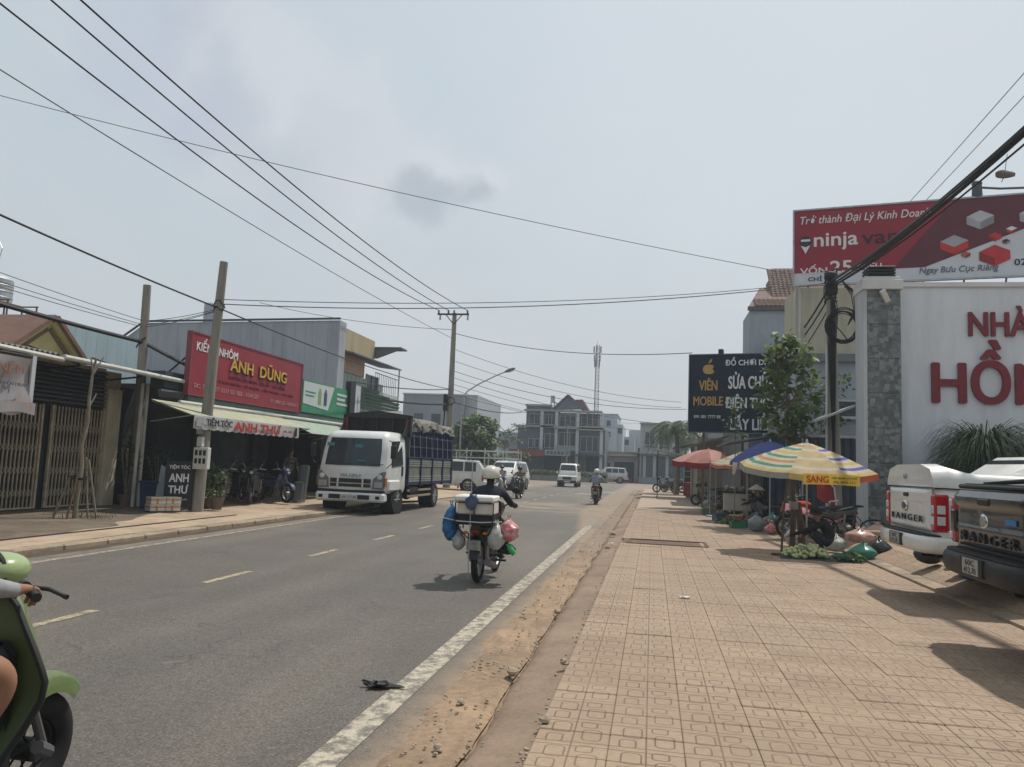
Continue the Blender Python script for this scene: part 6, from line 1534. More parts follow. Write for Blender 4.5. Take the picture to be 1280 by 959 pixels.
# silver pickup style wagon crossing at the junction
wagon('suv', 'silver station wagon waiting at the right of the junction', 'suv', (-2.75, 90.3, 0), R(97), c_silver, [(0, .4, 1.05, .84), (.15, .38, 1.1, .9), (3.4, .38, 1.1, .9), (4.5, .4, 1.05, .88), (4.75, .45, .9, .8)],
      [(.05, 1.08, .84, 1.2, .8), (.3, 1.08, .86, 1.72, .7), (2.2, 1.08, .87, 1.76, .7), (2.5, 1.08, .87, 1.72, .69), (3.3, 1.08, .84, 1.12, .8)], .9, .37, (.85, 3.75))
wagon('suv', 'white car whose sloping tail rises behind the bed of the white pickup', 'suv', (5.0, 13.7, FZ), R(-84), c_white, [(0, .4, 1.06, .84), (.15, .36, 1.12, .91), (3.3, .36, 1.08, .91), (4.4, .4, 1.0, .88), (4.65, .45, .85, .8)],
      [(.02, 1.1, .84, 1.22, .8), (.75, 1.1, .88, 1.72, .70), (2.4, 1.08, .88, 1.80, .70), (2.7, 1.05, .88, 1.76, .69), (3.5, 1.04, .86, 1.08, .8)], .91, .38, (.85, 3.65), win_n=3)
# white suv parked beyond the truck and a second one
wagon('suv', 'white suv parked behind the truck cargo on the left pavement', 'suv', (-9.2, 43.2, 0), R(98), c_white, [(0, .4, 1.0, .86), (.15, .36, 1.08, .91), (3.3, .36, 1.06, .91), (4.4, .4, 1.0, .88), (4.65, .45, .85, .8)],
      [(.05, 1.02, .86, 1.3, .8), (.35, 1.06, .88, 1.74, .7), (2.2, 1.06, .88, 1.78, .7), (2.55, 1.05, .88, 1.73, .69), (3.4, 1.04, .86, 1.08, .8)], .91, .38, (.85, 3.65))
wagon('suv', 'white suv with roof rack just left of the oncoming riders', 'suv', (-8.9, 52.3, 0), R(172), c_white, [(0, .4, 1.0, .86), (.15, .36, 1.08, .91), (3.3, .36, 1.06, .91), (4.4, .4, 1.0, .88), (4.65, .45, .85, .8)],
      [(.05, 1.02, .86, 1.3, .8), (.35, 1.06, .88, 1.80, .7), (2.2, 1.06, .88, 1.84, .7), (2.55, 1.05, .88, 1.78, .69), (3.4, 1.04, .86, 1.08, .8)], .91, .38, (.85, 3.65))

# ------------------------------------------------------------------ cargo truck facing the camera
t = thing('cargo_truck', 'white cab cargo truck with blue stake body and grey tarpaulin parked at the left kerb', 'truck', (-8.58, 21.75, 0), R(179.8))
# local +Y is forward (towards the camera), front plane at y=0, cargo at y<-1.9
def cf(y, zb, zt, w): return [(w * .96, zb), (w, zb + .1), (w, 1.25), (w * .985, 1.6), (w * .93, zt - .12), (w * .86, zt)]
q = shell([(-1.75, cf(0, .62, 2.30, 1.04)), (-.35, cf(0, .62, 2.34, 1.05)), (-.12, cf(0, .62, 2.30, 1.04)), (-.02, [(.98, .62), (1.0, .72), (1.0, 1.25), (.99, 1.35), (.98, 1.38), (.9, 1.40)])], 1.05)
rs = []
for y0, y1 in ((-1.75, -1.75), (-.5, -.42), (-.2, -.05), (-.04, .0)): pass
q = MB(); rings = []
for z, yf, w in ((.62, .0, 1.01), (.75, .03, 1.05), (1.05, .04, 1.05), (1.30, .02, 1.05), (1.42, -.03, 1.045), (1.85, -.14, 1.02), (2.20, -.26, .99), (2.30, -.32, .95), (2.39, -.44, .89), (2.43, -.6, .82)):
    r_ = .16; rings.append([(w, -1.75, z), (w, yf - r_ * 1.6, z), (w - r_ * .25, yf - r_ * .5, z), (w - r_, yf, z), (0, yf + .03, z), (-w + r_, yf, z), (-w + r_ * .25, yf - r_ * .5, z), (-w, yf - r_ * 1.6, z), (-w, -1.75, z)])
q.rings(rings); cab = q.build('cab', c_truck, t, smooth=40)
# windscreen follows the cab front
q = MB(); P4 = []
for z, yf, w in ((1.40, -.012, .99), (1.85, -.125, .97), (2.20, -.25, .93)):
    P4.append([(w - .05, yf - .14, z), (w - .16, yf + .012, z), (0, yf + .045, z), (-w + .16, yf + .012, z), (-w + .05, yf - .14, z)])
q.rings(P4, closed=False, cap=False); q.rings([[(p[0], p[1] - .02, p[2]) for p in r] for r in P4], closed=False, cap=False); q.build('windscreen', mat('truck_glass', (.035, .048, .052), .10, var=.3, scale=2), t, smooth=60, recalc=False)
for x, z in ((-.25, 1.92), (.62, 1.95), (-.4, 1.52)):
    q = MB(); q.box(x, x + .22, -.105, -.095, z, z + .1) if z > 1.6 else q.box(x, x + .24, .015, .025, z, z + .05); q.build('sticker', mat('sticker_teal', (.05, .2, .22), .6), t, smooth=0)
q = MB()
for x0 in (-.55, .45): q.tube([(x0, .06, 1.40), (x0 - .15, .05, 1.44), (x0 - .42, .04, 1.45)], .012, 5)
q.build('wiper', m_plastic, t)
q = MB()
for s in (-1, 1): pass
q.box(-.62, .62, .062, .074, .90, 1.02); q.box(-.62, .62, .062, .074, .78, .87)
gr = q.build('grille', m_plastic, t, smooth=0)
for z0 in (.90, .78):
    for x in (-.40, .36): q = MB(); q.rbox(x - .0, x + .05, .07, .082, z0 - .005, z0 + .125 if z0 > .85 else z0 + .095, .004); q.build('grille_bar', c_truck, gr)
txt('ISUZU', mat('logo_grey', (.25, .25, .26), .4), t, (.30, .078, 1.07), (-1, 0, 0), V_, .60, .085, .006, .01)
q = MB(); q.rbox(-1.04, 1.04, -.25, .12, .36, .62, .05); bp_ = q.build('bumper', c_truck, t)
q = MB(); q.rbox(-1.0, 1.0, -.2, .06, .62, .70, .02); q.build('bumper_gap', m_plastic, t)
q = MB(); q.box(-.62, .62, .115, .124, .43, .56); q.build('air_intake', m_plastic, bp_, smooth=0)
q = MB(); q.box(-.26, .26, .124, .132, .43, .56); pl = q.build('number_plate', m_plate, t, smooth=0); txt('60C-377.88', m_plastic, pl, (.22, .133, .46), (-1, 0, 0), V_, .44, .07, .003)
for s in (-1, 1):
    q = MB(); q.rbox(*sorted((s * .80, s * .93)), .115, .126, .45, .54, .01); q.build('fog_lamp', m_plastic, t)
    q = MB(); q.prism([(s * .66, .74), (s * 1.0, .74), (s * 1.02, 1.24), (s * .92, 1.22), (s * .68, 1.02)], 'y', -.1, .066); hl = q.build('headlamp', mat('lamp_smoked', (.13, .13, .14), .15, coat=.6), t, smooth=0); q = MB(); q.prism([(s * 1.01, .80), (s * 1.054, .82), (s * 1.054, 1.06), (s * 1.02, 1.08)], 'y', -.12, .03); q.build('corner_lamp', mat('amber_dull', (.30, .12, .03), .3), hl, smooth=0)
    q = MB(); q.ell((s * .88, .062, 1.08), (.085, .03, .075), 14, 8); q.build('beam_lens', m_amber if False else m_lens, hl); q = MB(); q.rbox(*sorted((s * .72, s * .98)), .05, .072, .78, .95, .01); q.build('lamp_insert', m_steel, hl)
    # door, window, step, mirror
    q = MB(); q.slab([(s * 1.052, -1.5, 1.45), (s * 1.052, -.45, 1.38), (s * .995, -.48, 2.14), (s * .98, -1.45, 2.18)][::s], .01); q.build('side_window', m_carglass, t, smooth=0)
    q = MB(); q.rbox(*sorted((s * 1.05, s * 1.068)), -1.62, -1.35, .9, 1.9, .006); q.build('door_shut_line', m_plastic, t) if False else None
    q = MB(); q.rbox(*sorted((s * 1.04, s * 1.075)), -1.5, -1.38, 1.12, 1.42, .01); q.build('door_handle', m_plastic, t)
    q = MB(); q.tube([(s * 1.02, -.2, 2.15), (s * 1.25, .0, 2.1), (s * 1.22, .02, 1.5), (s * 1.02, -.1, 1.35)], .014, 6); mr_ = q.build('mirror_arm', m_plastic, t)
    q = MB(); q.rbox(*sorted((s * 1.15, s * 1.32)), -.05, .03, 1.62, 2.02, .03); q.build('mirror', m_plastic, mr_)
    q = MB(); q.rbox(*sorted((s * .80, s * 1.10)), -1.2, -.15, .66, 1.02, .06); q.build('wheel_guard', c_truck, t)
    q = MB(); q.rbox(*sorted((s * .6, s * 1.06)), -.95, -.35, .2, .9, .04); q.build('wheel_recess', m_arch, t) if False else None
    wheel(t, s * .955, -1.05, .42, .24, s, m_steel, 8); q = MB(); q.cyl((s * .7, -1.05, .42), (s * 1.062, -1.05, .46), .52, .52, 28); q.build('wheel_well', m_arch, t)
    wheel(t, s * .93, -5.25, .42, .24, s, m_steel, 8); wheel(t, s * .66, -5.25, .42, .24, s, m_steel, 8)
# chassis
q = MB(); q.box(-.42, -.30, -7.2, -.4, .55, .78); q.box(.30, .42, -7.2, -.4, .55, .78)
for y in (-2.4, -3.4, -4.4, -5.6, -6.6): q.box(-.3, .3, y - .05, y + .05, .58, .74)
q.cyl((-.7, -5.25, .42), (.7, -5.25, .42), .08, .08, 10); q.ell((0, -5.25, .42), (.2, .2, .2), 12, 8); q.rbox(-.35, .35, -1.6, -.4, .38, .62, .05); q.cyl((-.85, -2.3, .62), (-.85, -3.2, .62), .22, .22, 14); q.rbox(.55, .9, -3.1, -2.4, .42, .8, .04)
q.build('chassis', m_arch, t)
for z in (.44, .62):
    for s in (-1, 1): q = MB(); q.rbox(*sorted((s * 1.02, s * 1.05)), -4.7, -2.1, z, z + .07, .006); q.build('side_guard', mat('guard_wood', (.24, .19, .13), .8, var=.2), t)
q = MB(); q.rbox(-1.05, 1.05, -7.35, -1.95, .82, .95, .02); q.build('cargo_floor', mat('bed_blue_dark', (.018, .022, .06), .6, var=.2), t)
blue_t = mat('stake_blue', (.012, .020, .075), .5, var=.2, dirt=(.07, .07, .08), damt=.5); slatm = mat('slat_silver', (.30, .32, .32), .5, metal=.3, var=.15, dirt=(.2, .16, .12), damt=.6, dscale=3)
for s in (-1, 1):
    for k, y in enumerate((-2.0, -3.35, -4.7, -6.05, -7.3)):
        q = MB(); q.rbox(*sorted((s * 1.0, s * 1.09)), y - .05, y + .05, .8, 1.72, .01); q.build('stake_post', blue_t, t)
        q = MB(); q.box(*sorted((s * 1.02, s * 1.07)), y - .025, y + .025, 1.72, 2.75); q.build('upper_post', blue_t, t, smooth=0)
    for k, (ya, yb) in enumerate(zip((-2.0, -3.35, -4.7, -6.05), (-3.35, -4.7, -6.05, -7.3))):
        q = MB(); q.box(*sorted((s * 1.01, s * 1.04)), yb + .05, ya - .05, .9, 1.66); sp_ = q.build('side_panel', mat('panel_grey_green', (.15, .155, .13), .7, var=.2), t, smooth=0)
        for z in (.93, 1.0, 1.07, 1.42, 1.49, 1.56): q = MB(); q.box(*sorted((s * 1.04, s * 1.058)), yb + .06, ya - .06, z, z + .045); q.build('slat', slatm, sp_, smooth=0)
        n = 10
        for j in range(1, n): q = MB(); y = yb + (ya - yb) * j / n; q.box(*sorted((s * 1.03, s * 1.05)), y - .012, y + .012, 1.7, 2.7); q.build('bar', blue_t, t, smooth=0)
    for z in (1.68, 2.02, 2.36, 2.68): q = MB(); q.box(*sorted((s * 1.025, s * 1.062)), -7.32, -1.98, z, z + .05); q.build('rail', blue_t, t, smooth=0)
q = MB(); q.box(-1.08, 1.08, -2.02, -1.95, .95, 2.35); q.build('front_bulkhead', mat('bulkhead_grey', (.085, .09, .09), .7, var=.15), t, smooth=0)
q = MB(); q.box(-1.09, 1.09, -7.38, -7.3, .9, 2.7); q.build('tail_panel', blue_t, t, smooth=0)
# dark head frame above the cab with red panels
q = MB(); q.box(-1.12, -1.02, -2.05, -1.85, 2.33, 2.98); q.box(1.02, 1.12, -2.05, -1.85, 2.33, 2.98); q.prism([(-1.12, 2.90), (1.12, 2.90), (1.12, 3.0), (0, 3.13), (-1.12, 3.0)], 'y', -2.05, -1.85); q.box(-1.02, 1.02, -2.03, -1.88, 2.36, 2.46)
for x in (-.5, .02, .5): q.box(x - .03, x + .03, -2.0, -1.92, 2.46, 2.9)
q.build('head_frame', m_plastic, t, smooth=0)
q = MB(); q.box(-1.0, 1.0, -2.04, -2.0, 2.46, 2.9); q.build('head_mesh', m_dark, t, smooth=0)
for s in (-1, 1): q = MB(); q.box(*sorted((s * .96, s * 1.08)), -1.85, -1.835, 2.5, 2.88); q.build('red_panel', mat('panel_red', (.20, .025, .03), .5, var=.3, scale=12), t, smooth=0)
for s in (-1, 1): q = MB(); q.prism([(-1.85, 2.33), (-1.3, 2.33), (-1.85, 2.9)], 'x', s * 1.03, s * 1.05); q.build('gusset', m_plastic, t, smooth=0)
# tarpaulin: sagging sheet with folds, hanging over the top rails
tp = mat('tarp_grey', (.17, .16, .135), .8, var=.2, scale=1.5, dirt=(.09, .085, .075), damt=.5)
def tarp(u, v):
    y = -1.95 - v * 5.4; s = u * 2 - 1; a = abs(s)
    if a < .72: x = s / .72 * 1.02; z = 3.02 - .10 * (x * x) + .035 * math.sin(v * 8 * math.pi) * (1 - .3 * a) + .02 * h(x * 2, y, 1.3)
    else:
        d = (a - .72) / .28; x = math.copysign(1.03 + .07 * d + .035 * math.sin(y * 7 + d * 3) * d + .05 * h(y, d, 3), s); z = 2.92 - d * (.26 + .07 * math.sin(y * 3.3)) + .03 * h(y * 1.5, d * 2, 2)
    z += .07 * math.sin(v * math.pi * 4 + 1.0) * (1 - a * .4) * (1 if v > .02 else 0) - .05 * v
    return (x, y, z)
q = MB(); q.sheet(tarp, 44, 90); q.build('tarpaulin', tp, t, smooth=60, recalc=False)
q = MB()
for k in range(8): y = -2.3 - k * .68; q.tube([(-1.1, y, 2.45), (-1.12, y - .1, 1.72)], .008, 4)
q.build('rope', m_palegrey, t)
q = MB(); q.rbox(-.8, .8, -6.6, -3.0, .95, 1.5, .04); q.build('cargo', mat('cargo_dark', (.05, .05, .05), .9), t)

# ------------------------------------------------------------------ motorbikes (origin on the ground midway, heading +Y)
m_exh = mat('exhaust_steel', (.10, .10, .10), .4, metal=.7); m_engine = mat('engine_grey', (.12, .12, .125), .5, metal=.5); m_seat = mat('seat_vinyl', (.015, .015, .016), .55)
def spoked(par, y, r, w, rim):
    q = MB(); q.torus((0, y, r), r - w, w, 'x', 30, 10, sx=.95); wh = q.build('wheel', m_tyre, par)
    q = MB(); q.torus((0, y, r), r - w * 1.9, .016, 'x', 26, 6, 1.6); q.cyl((-.06, y, r), (.06, y, r), .05, .05, 12)
    for k in range(12): a = k * math.pi / 6; q.tube([((-1) ** k * .03, y, r), (0, y + (r - w * 1.9) * math.cos(a), r + (r - w * 1.9) * math.sin(a))], .006, 4)
    q.build('rim', rim, wh)
def motorbike(lab, loc, rz, paint, scooter=False, lean=0., group=None, front_cowl=True, plate=True, rim=m_steel, name='motorbike'):
    t = thing(name, lab, 'motorbike', loc, rz, group); t.rotation_euler = (0, lean, rz)
    r = .25 if scooter else .29; yf, yr = .62, -.60; w = .055 if scooter else .045
    spoked(t, yf, r, w, rim); spoked(t, yr, r, w * 1.05, rim)
    q = MB()
    for s in (-1, 1): q.tube([(s * .085, yf, r), (s * .085, yf - .17, .74)], .022, 8)
    q.tube([(0, yf - .17, .72), (0, yf - .22, .96)], .025, 8); q.build('fork', m_engine, t)
    q = MB(); q.rings([[(x * k_, yf + (r + .035) * math.cos(a), r + (r + .035) * math.sin(a)) for x, k_ in ((-.07, 1), (0, 1), (.07, 1))] for a in [R(v) for v in range(20, 150, 13)]], closed=False, cap=False)
    fm_ = q.build('front_fender', paint, t, smooth=60, recalc=False)
    q = MB(); q.tube([(-.33, yf - .34, 1.0), (-.22, yf - .24, 1.02), (-.08, yf - .20, .97), (.08, yf - .20, .97), (.22, yf - .24, 1.02), (.33, yf - .34, 1.0)], .013, 8); hb = q.build('handlebar', m_engine, t)
    for s in (-1, 1):
        q = MB(); q.cyl((s * .24, yf - .26, 1.015), (s * .35, yf - .36, 1.0), .02, .02, 10); q.build('grip', m_plastic, hb)
        q = MB(); q.tube([(s * .2, yf - .2, 1.03), (s * .3, yf - .24, 1.01), (s * .37, yf - .29, 1.0)], .008, 6); q.build('lever', m_steel, hb)
        q = MB(); q.tube([(s * .2, yf - .24, 1.03), (s * .26, yf - .22, 1.14), (s * .29, yf - .22, 1.20)], .007, 5); mm = q.build('mirror_stem', m_steel, hb)
        q = MB(); q.ell((s * .31, yf - .215, 1.22), (.065, .015, .045), 14, 8); q.build('mirror', m_plastic, mm)
    q = MB(); q.rings([[(sx * .13 * k_, y, z + dz) for sx, dz in ((-1, 0), (-.8, .07), (0, .10), (.8, .07), (1, 0), (.7, -.09), (0, -.12), (-.7, -.09))] for k_, y, z in ((.8, yf - .22, .98), (1.1, yf - .14, .97), (.95, yf - .04, .93), (.5, yf + .01, .91))]); q.build('headlight_cowl', paint, t, smooth=60)
    q = MB(); q.ell((0, yf - .01, .91), (.075, .03, .055), 14, 8); q.build('headlight', m_lens, t)
    # leg shield
    q = MB(); rr = []
    for z, yy, w_ in ((.86, yf - .20, .08), (.78, yf - .19, .17), (.62, yf - .20, .22), (.45, yf - .26, .23), (.33, yf - .34, .20)):
        rr.append([(x * w_, yy - abs(x) ** 2 * .07 + (.03 if abs(x) < .3 else 0), z) for x in (-1, -.6, 0, .6, 1)] + [(x * w_, yy - abs(x) ** 2 * .07 - .04, z) for x in (1, .6, 0, -.6, -1)])
    q.rings(rr); q.build('leg_shield', paint, t, smooth=60)
    # body tub under the seat
    q = MB(); zz = (.30 if scooter else .42)
    rr = []
    for y, zb, zt, w_ in ((.30, zz, .52 if not scooter else .36, .10 if not scooter else .17), (.10, zz - .02, .56 if not scooter else .36, .12 if not scooter else .18), (-.10, zz, .70, .15), (-.35, .46, .72, .16), (-.62, .54, .76, .13), (-.86, .66, .80, .07)):
        rr.append([(-w_, y, zb + .04), (-w_, y, zt - .06), (-w_ * .7, y, zt), (w_ * .7, y, zt), (w_, y, zt - .06), (w_, y, zb + .04), (w_ * .5, y, zb), (-w_ * .5, y, zb)])
    q.rings(rr); q.build('body_cover', paint, t, smooth=60)
    q = MB(); rr = []
    for y, z, w_, h_ in ((.06, .70, .07, .04), (-.05, .745, .12, .05), (-.30, .76, .14, .055), (-.45, .79, .13, .06), (-.70, .81, .11, .05), (-.80, .80, .07, .03)):
        rr.append([(-w_, y, z - .01), (-w_ * .85, y, z + h_ * .7), (0, y, z + h_), (w_ * .85, y, z + h_ * .7), (w_, y, z - .01), (0, y, z - .03)])
    q.rings(rr); q.build('seat', m_seat, t, smooth=60)
    q = MB(); q.rbox(-.11, .11, -.12, .18, .22, .42, .04); q.cyl((-.12, .02, .28), (.12, .02, .28), .09, .09, 14); q.tube([(0, .15, .34), (0, .32, .38)], .06, 10); q.build('engine', m_engine, t)
    q = MB(); q.tube([(.08, .25, .3), (.10, .1, .16), (.13, -.2, .18)], .018, 8); q.cyl((.14, -.2, .19), (.16, -.78, .30), .045, .05, 14); q.build('exhaust', m_exh, t)
    q = MB(); q.tube([(-.09, .0, .3), (-.10, yr, r)], .025, 6); q.tube([(.09, .0, .3), (.10, yr, r)], .02, 6); q.build('swing_arm', m_engine, t)
    q = MB()
    for s in (-1, 1): q.cyl((s * .12, yr, r + .02), (s * .13, yr - .04, .66), .025, .025, 10)
    q.build('shock_absorber', m_steel, t)
    q = MB(); q.rings([[(x, yr - (r + .05) * math.cos(a), r + .02 + (r + .05) * math.sin(a)) for x in (-.065, 0, .065)] for a in [R(v) for v in range(5, 110, 13)]], closed=False, cap=False); q.build('rear_fender', m_plastic, t, smooth=60, recalc=False)
    q = MB(); q.rbox(-.055, .055, -.90, -.84, .67, .73, .015); q.build('tail_lamp', mat('tail_dark', (.16, .012, .01), .25, coat=.5), t)
    for s in (-1, 1): q = MB(); q.ell((s * .13, -.86, .68), (.035, .03, .022), 10, 6); q.build('indicator', m_amber, t)
    if plate: q = MB(); q.rbox(-.095, .095, -.945, -.94, .46, .59, .002); q.build('number_plate', mat('plate_dirty', (.22, .21, .19), .6, var=.4, scale=14), t)
    for s in (-1, 1): q = MB(); q.cyl((s * .1, .02, .24), (s * .27, .02, .24), .016, .016, 8); q.build('foot_peg', m_plastic, t); q = MB(); q.cyl((s * .1, -.32, .34), (s * .24, -.32, .36), .014, .014, 8); q.build('foot_peg', m_plastic, t)
    q = MB(); q.tube([(-.16, -.55, .77), (-.15, -.80, .84), (0, -.90, .86), (.15, -.80, .84), (.16, -.55, .77)], .012, 6); q.build('grab_rail', m_steel, t)
    if lean or scooter: q = MB(); q.tube([(-.1, -.02, .2), (-.26, -.06, .02)], .012, 5); q.build('side_stand', m_engine, t)
    return t
# ------------------------------------------------------------------ people
k_skin = mat('skin', (.30, .17, .115), .55, var=.08, subs=.15); k_skin2 = mat('skin_tanned', (.24, .125, .08), .5, var=.10, scale=6, subs=.12)
def cloth(n, c): return mat('cloth_' + n, c, .9, var=.18, scale=7, bump=.25, bscale=30)
def skin_body(parent, J, bones, mats, sub=1, name='body'):
    """one continuous skinned surface; J name -> (x,y,z,r), bones (a,b,material index)"""
    names = list(J); me = bpy.data.meshes.new(name)
    me.from_pydata([J[n][:3] for n in names], [(names.index(a), names.index(b)) for a, b, _ in bones], [])
    o = bpy.data.objects.new(name, me); COL.objects.link(o)
    md = o.modifiers.new('skin', 'SKIN'); md.use_smooth_shade = True
    for i, n in enumerate(names):
        r = J[n][3]; sv = me.skin_vertices[0].data[i]; sv.radius = r if isinstance(r, tuple) else (r, r); sv.use_root = (i == 0)
    s = o.modifiers.new('sub', 'SUBSURF'); s.levels = sub; s.render_levels = sub
    dg = bpy.context.evaluated_depsgraph_get(); m2 = bpy.data.meshes.new_from_object(o.evaluated_get(dg)); bpy.data.objects.remove(o)
    for m in mats: m2.materials.append(m)
    segs = [(Vector(J[a][:3]), Vector(J[b][:3]), k) for a, b, k in bones]
    for p in m2.polygons:
        c = p.center; best = 9
        for a, b, k in segs:
            ab = b - a; u = max(0, min(1, (c - a).dot(ab) / max(1e-9, ab.length_squared))); d = (c - a - ab * u).length
            if d < best: best = d; p.material_index = k
        p.use_smooth = True
    m2.name = name; o = bpy.data.objects.new(name, m2); COL.objects.link(o); o.parent = parent
    return o
def hand(J, B, wrist, tag_, d, up, k, curl=.8, sc=1.):
    """palm, four unequal curled fingers and a thumb; d = forward, up = back of the hand"""
    w = Vector(J[wrist][:3]); d = Vector(d).normalized(); up = Vector(up).normalized(); s = d.cross(up)
    p = w + d * .055 * sc; J['palm' + tag_] = (*p, (.026 * sc, .018 * sc)); B.append((wrist, 'palm' + tag_, k))
    for i, (o_, l) in enumerate(((-.027, .062), (-.009, .072), (.009, .067), (.026, .052))):
        a = p + (d * .030 + s * o_) * sc; b = a + (d * .45 - up * curl * .6).normalized() * l * .6 * sc; c = b + (-d * .4 * curl - up * .8).normalized() * l * .55 * sc
        for n, q_ in (('f%da' % i, a), ('f%db' % i, b), ('f%dc' % i, c)): J[n + tag_] = (*q_, .0088 * sc)
        B += [('palm' + tag_, 'f%da' % i + tag_, k), ('f%da' % i + tag_, 'f%db' % i + tag_, k), ('f%db' % i + tag_, 'f%dc' % i + tag_, k)]
    a = w + (d * .03 - s * .03 - up * .008) * sc; b = a + (d * .03 - s * .012 - up * .03) * sc
    J['t0' + tag_] = (*a, .011 * sc); J['t1' + tag_] = (*b, .0085 * sc); B += [(wrist, 't0' + tag_, k), ('t0' + tag_, 't1' + tag_, k)]
def seated(lab, loc, rz, shirt, trousers, helmet, mask=None, lean=.0, look=0., sc=1., name='person', skinm=k_skin, cap=False, hands=True):
    t = thing(name, lab, 'person', loc, rz)
    J = {'hip': (0, -.24, .83, (.155, .13)), 'waist': (0, -.22, .97, (.14, .115)), 'chest': (0, -.16 + lean, 1.14, (.175, .12)), 'neck0': (0, -.12 + lean, 1.275, .065), 'neck': (0, -.10 + lean, 1.32, .052),
         'head0': (0, -.075 + lean, 1.375, (.066, .075)), 'head1': (0, -.07 + lean, 1.44, (.075, .09)), 'head2': (0, -.075 + lean, 1.50, (.06, .07)), 'nose': (0, .022 + lean, 1.42, .013)}
    B = [('hip', 'waist', 0), ('waist', 'chest', 0), ('chest', 'neck0', 0), ('neck0', 'neck', 2), ('neck', 'head0', 2), ('head0', 'head1', 2), ('head1', 'head2', 2), ('head1', 'nose', 2)]
    for s, n in ((-1, 'L'), (1, 'R')):
        J.update({'sh' + n: (s * .175, -.14 + lean, 1.235, .068), 'el' + n: (s * .30, .02, 1.03, .048), 'wr' + n: (s * .30, .235, 1.025, .032), 'hj' + n: (s * .10, -.20, .80, .095), 'kn' + n: (s * .20, .20, .70, .068), 'an' + n: (s * .17, .0, .34, .045), 'he' + n: (s * .17, -.03, .29, .04), 'to' + n: (s * .18, .16, .285, (.04, .028))})
        B += [('chest', 'sh' + n, 0), ('sh' + n, 'el' + n, 0), ('el' + n, 'wr' + n, 0), ('hip', 'hj' + n, 1), ('hj' + n, 'kn' + n, 1), ('kn' + n, 'an' + n, 1), ('an' + n, 'he' + n, 3), ('he' + n, 'to' + n, 3)]
        if hands: hand(J, B, 'wr' + n, n, (0, 1, 0), (0, 0, 1), 2)
    skin_body(t, J, B, [shirt, trousers, skinm, m_plastic], 1)
    if helmet:
        q = MB(); q.ell((0, -.075 + lean, 1.455), (.128, .150, .125), 20, 14)
        q.v = [(x, y, max(z, 1.39 + (.10 if y > .01 + lean else 0) * (min(1, (y - .01 - lean) / .04)) if y > .01 + lean else 1.385)) for x, y, z in q.v]; hm = q.build('helmet', helmet, t, smooth=60)
        q = MB(); q.torus((0, -.075 + lean, 1.39), .118, .008, 'z', 24, 6); q.build('rim', m_plastic, hm)
        q = MB(); q.ell((0, .055 + lean, 1.47), (.10, .04, .018), 14, 6); q.build('peak', helmet, hm)
    if mask: q = MB(); q.ell((0, .005 + lean, 1.395), (.062, .035, .042), 12, 8); q.build('face_mask', mask, t)
    q = MB()
    for s in (-1, 1): q.ell((s * .028, .012 + lean, 1.452), (.012, .008, .008), 8, 6)
    q.build('eyes', m_plastic, t)
    return t
navy_c = cloth('navy', (.018, .022, .034)); blk_c = cloth('black', (.016, .016, .018)); lilac = cloth('lilac', (.23, .23, .31)); tan_c = cloth('tan', (.22, .16, .11)); h_cream = mat('helmet_cream', (.50, .48, .41), .3, var=.06, coat=.4)
h_white = mat('helmet_white', (.56, .57, .58), .3, coat=.4); h_dark = mat('helmet_dark', (.02, .02, .025), .3, coat=.4); olive = cloth('olive', (.09, .10, .06)); grey_c = cloth('grey', (.12, .125, .13))
p_black = carpaint('paint_black', (.014, .015, .017)); p_red = carpaint('paint_red', (.25, .02, .02)); p_blue = carpaint('paint_blue', (.03, .05, .12)); p_bikewhite = carpaint('paint_bike_white', (.5, .5, .5))

# loaded delivery motorbike in the middle
BX, BY = -2.29, 11.17
motorbike('black underbone motorbike loaded with a foam box and bags on the near lane', (BX, BY, 0), 0, p_black)
seated('rider in dark jacket and cream helmet on the loaded motorbike', (BX + .02, BY, 0), 0, navy_c, blk_c, h_cream, skinm=blk_c)
t = thing('cargo_rack', 'dark metal cargo rack behind the rider of the loaded motorbike', 'rack', (BX, BY, 0))
q = MB()
for z in (.80, .92): q.tube([(-.26, -.98, z), (.26, -.98, z), (.26, -.48, z), (-.26, -.48, z), (-.26, -.98, z)], .010, 6)
for x in (-.255, 0, .255): q.cyl((x, -.985, .78), (x, -.985, 1.08), .009, .009, 6)
for x in (-.26, .26): q.cyl((x, -.48, .70), (x, -.48, 1.08), .009, .009, 6); q.tube([(x, -.98, .8), (x * .5, -.75, .6)], .009, 5)
q.tube([(-.26, -.985, 1.08), (.26, -.985, 1.08)], .009, 6); q.rbox(-.24, .24, -.95, -.5, .80, .92, .01)
q.build('frame', m_black, t); q = MB(); q.tube([(-.44, -.9, .86), (-.2, -1.0, .835), (.1, -1.0, .83), (.36, -.9, .845)], .008, 5); q.build('cord', m_palegrey, t)
q = MB(); q.tube([(-.04, -1.0, .1), (-.045, -1.0, .9), (-.05, -.98, 1.62)], .007, 5); q.build('rod', m_steel, t)
t = thing('foam_box', 'white foam box with lid strapped on the loaded motorbike', 'box', (BX, BY, .925))
q = MB(); q.rbox(-.235, .235, -.96, -.50, 0, .165, .015); q.build('box', foam, t); q = MB(); q.rbox(-.28, .245, -.985, -.48, .167, .245, .018); q.build('lid', mat('foam_clean', (.60, .60, .59), .8, var=.05), t)
t = thing('rag', 'blue grey cloth knotted over the foam box of the loaded motorbike', 'cloth', (BX - .03, BY - 1.0, 1.09))
q = MB(); q.ell((0, 0, 0), (.085, .035, .10), 14, 10)
for i, v in enumerate(q.v): q.v[i] = tuple(Vector(v) * (1 + .5 * noise.noise(Vector(v) * 22)))
q.build('cloth', mat('rag_blue', (.07, .085, .14), .9, var=.3, scale=10), t, smooth=60)
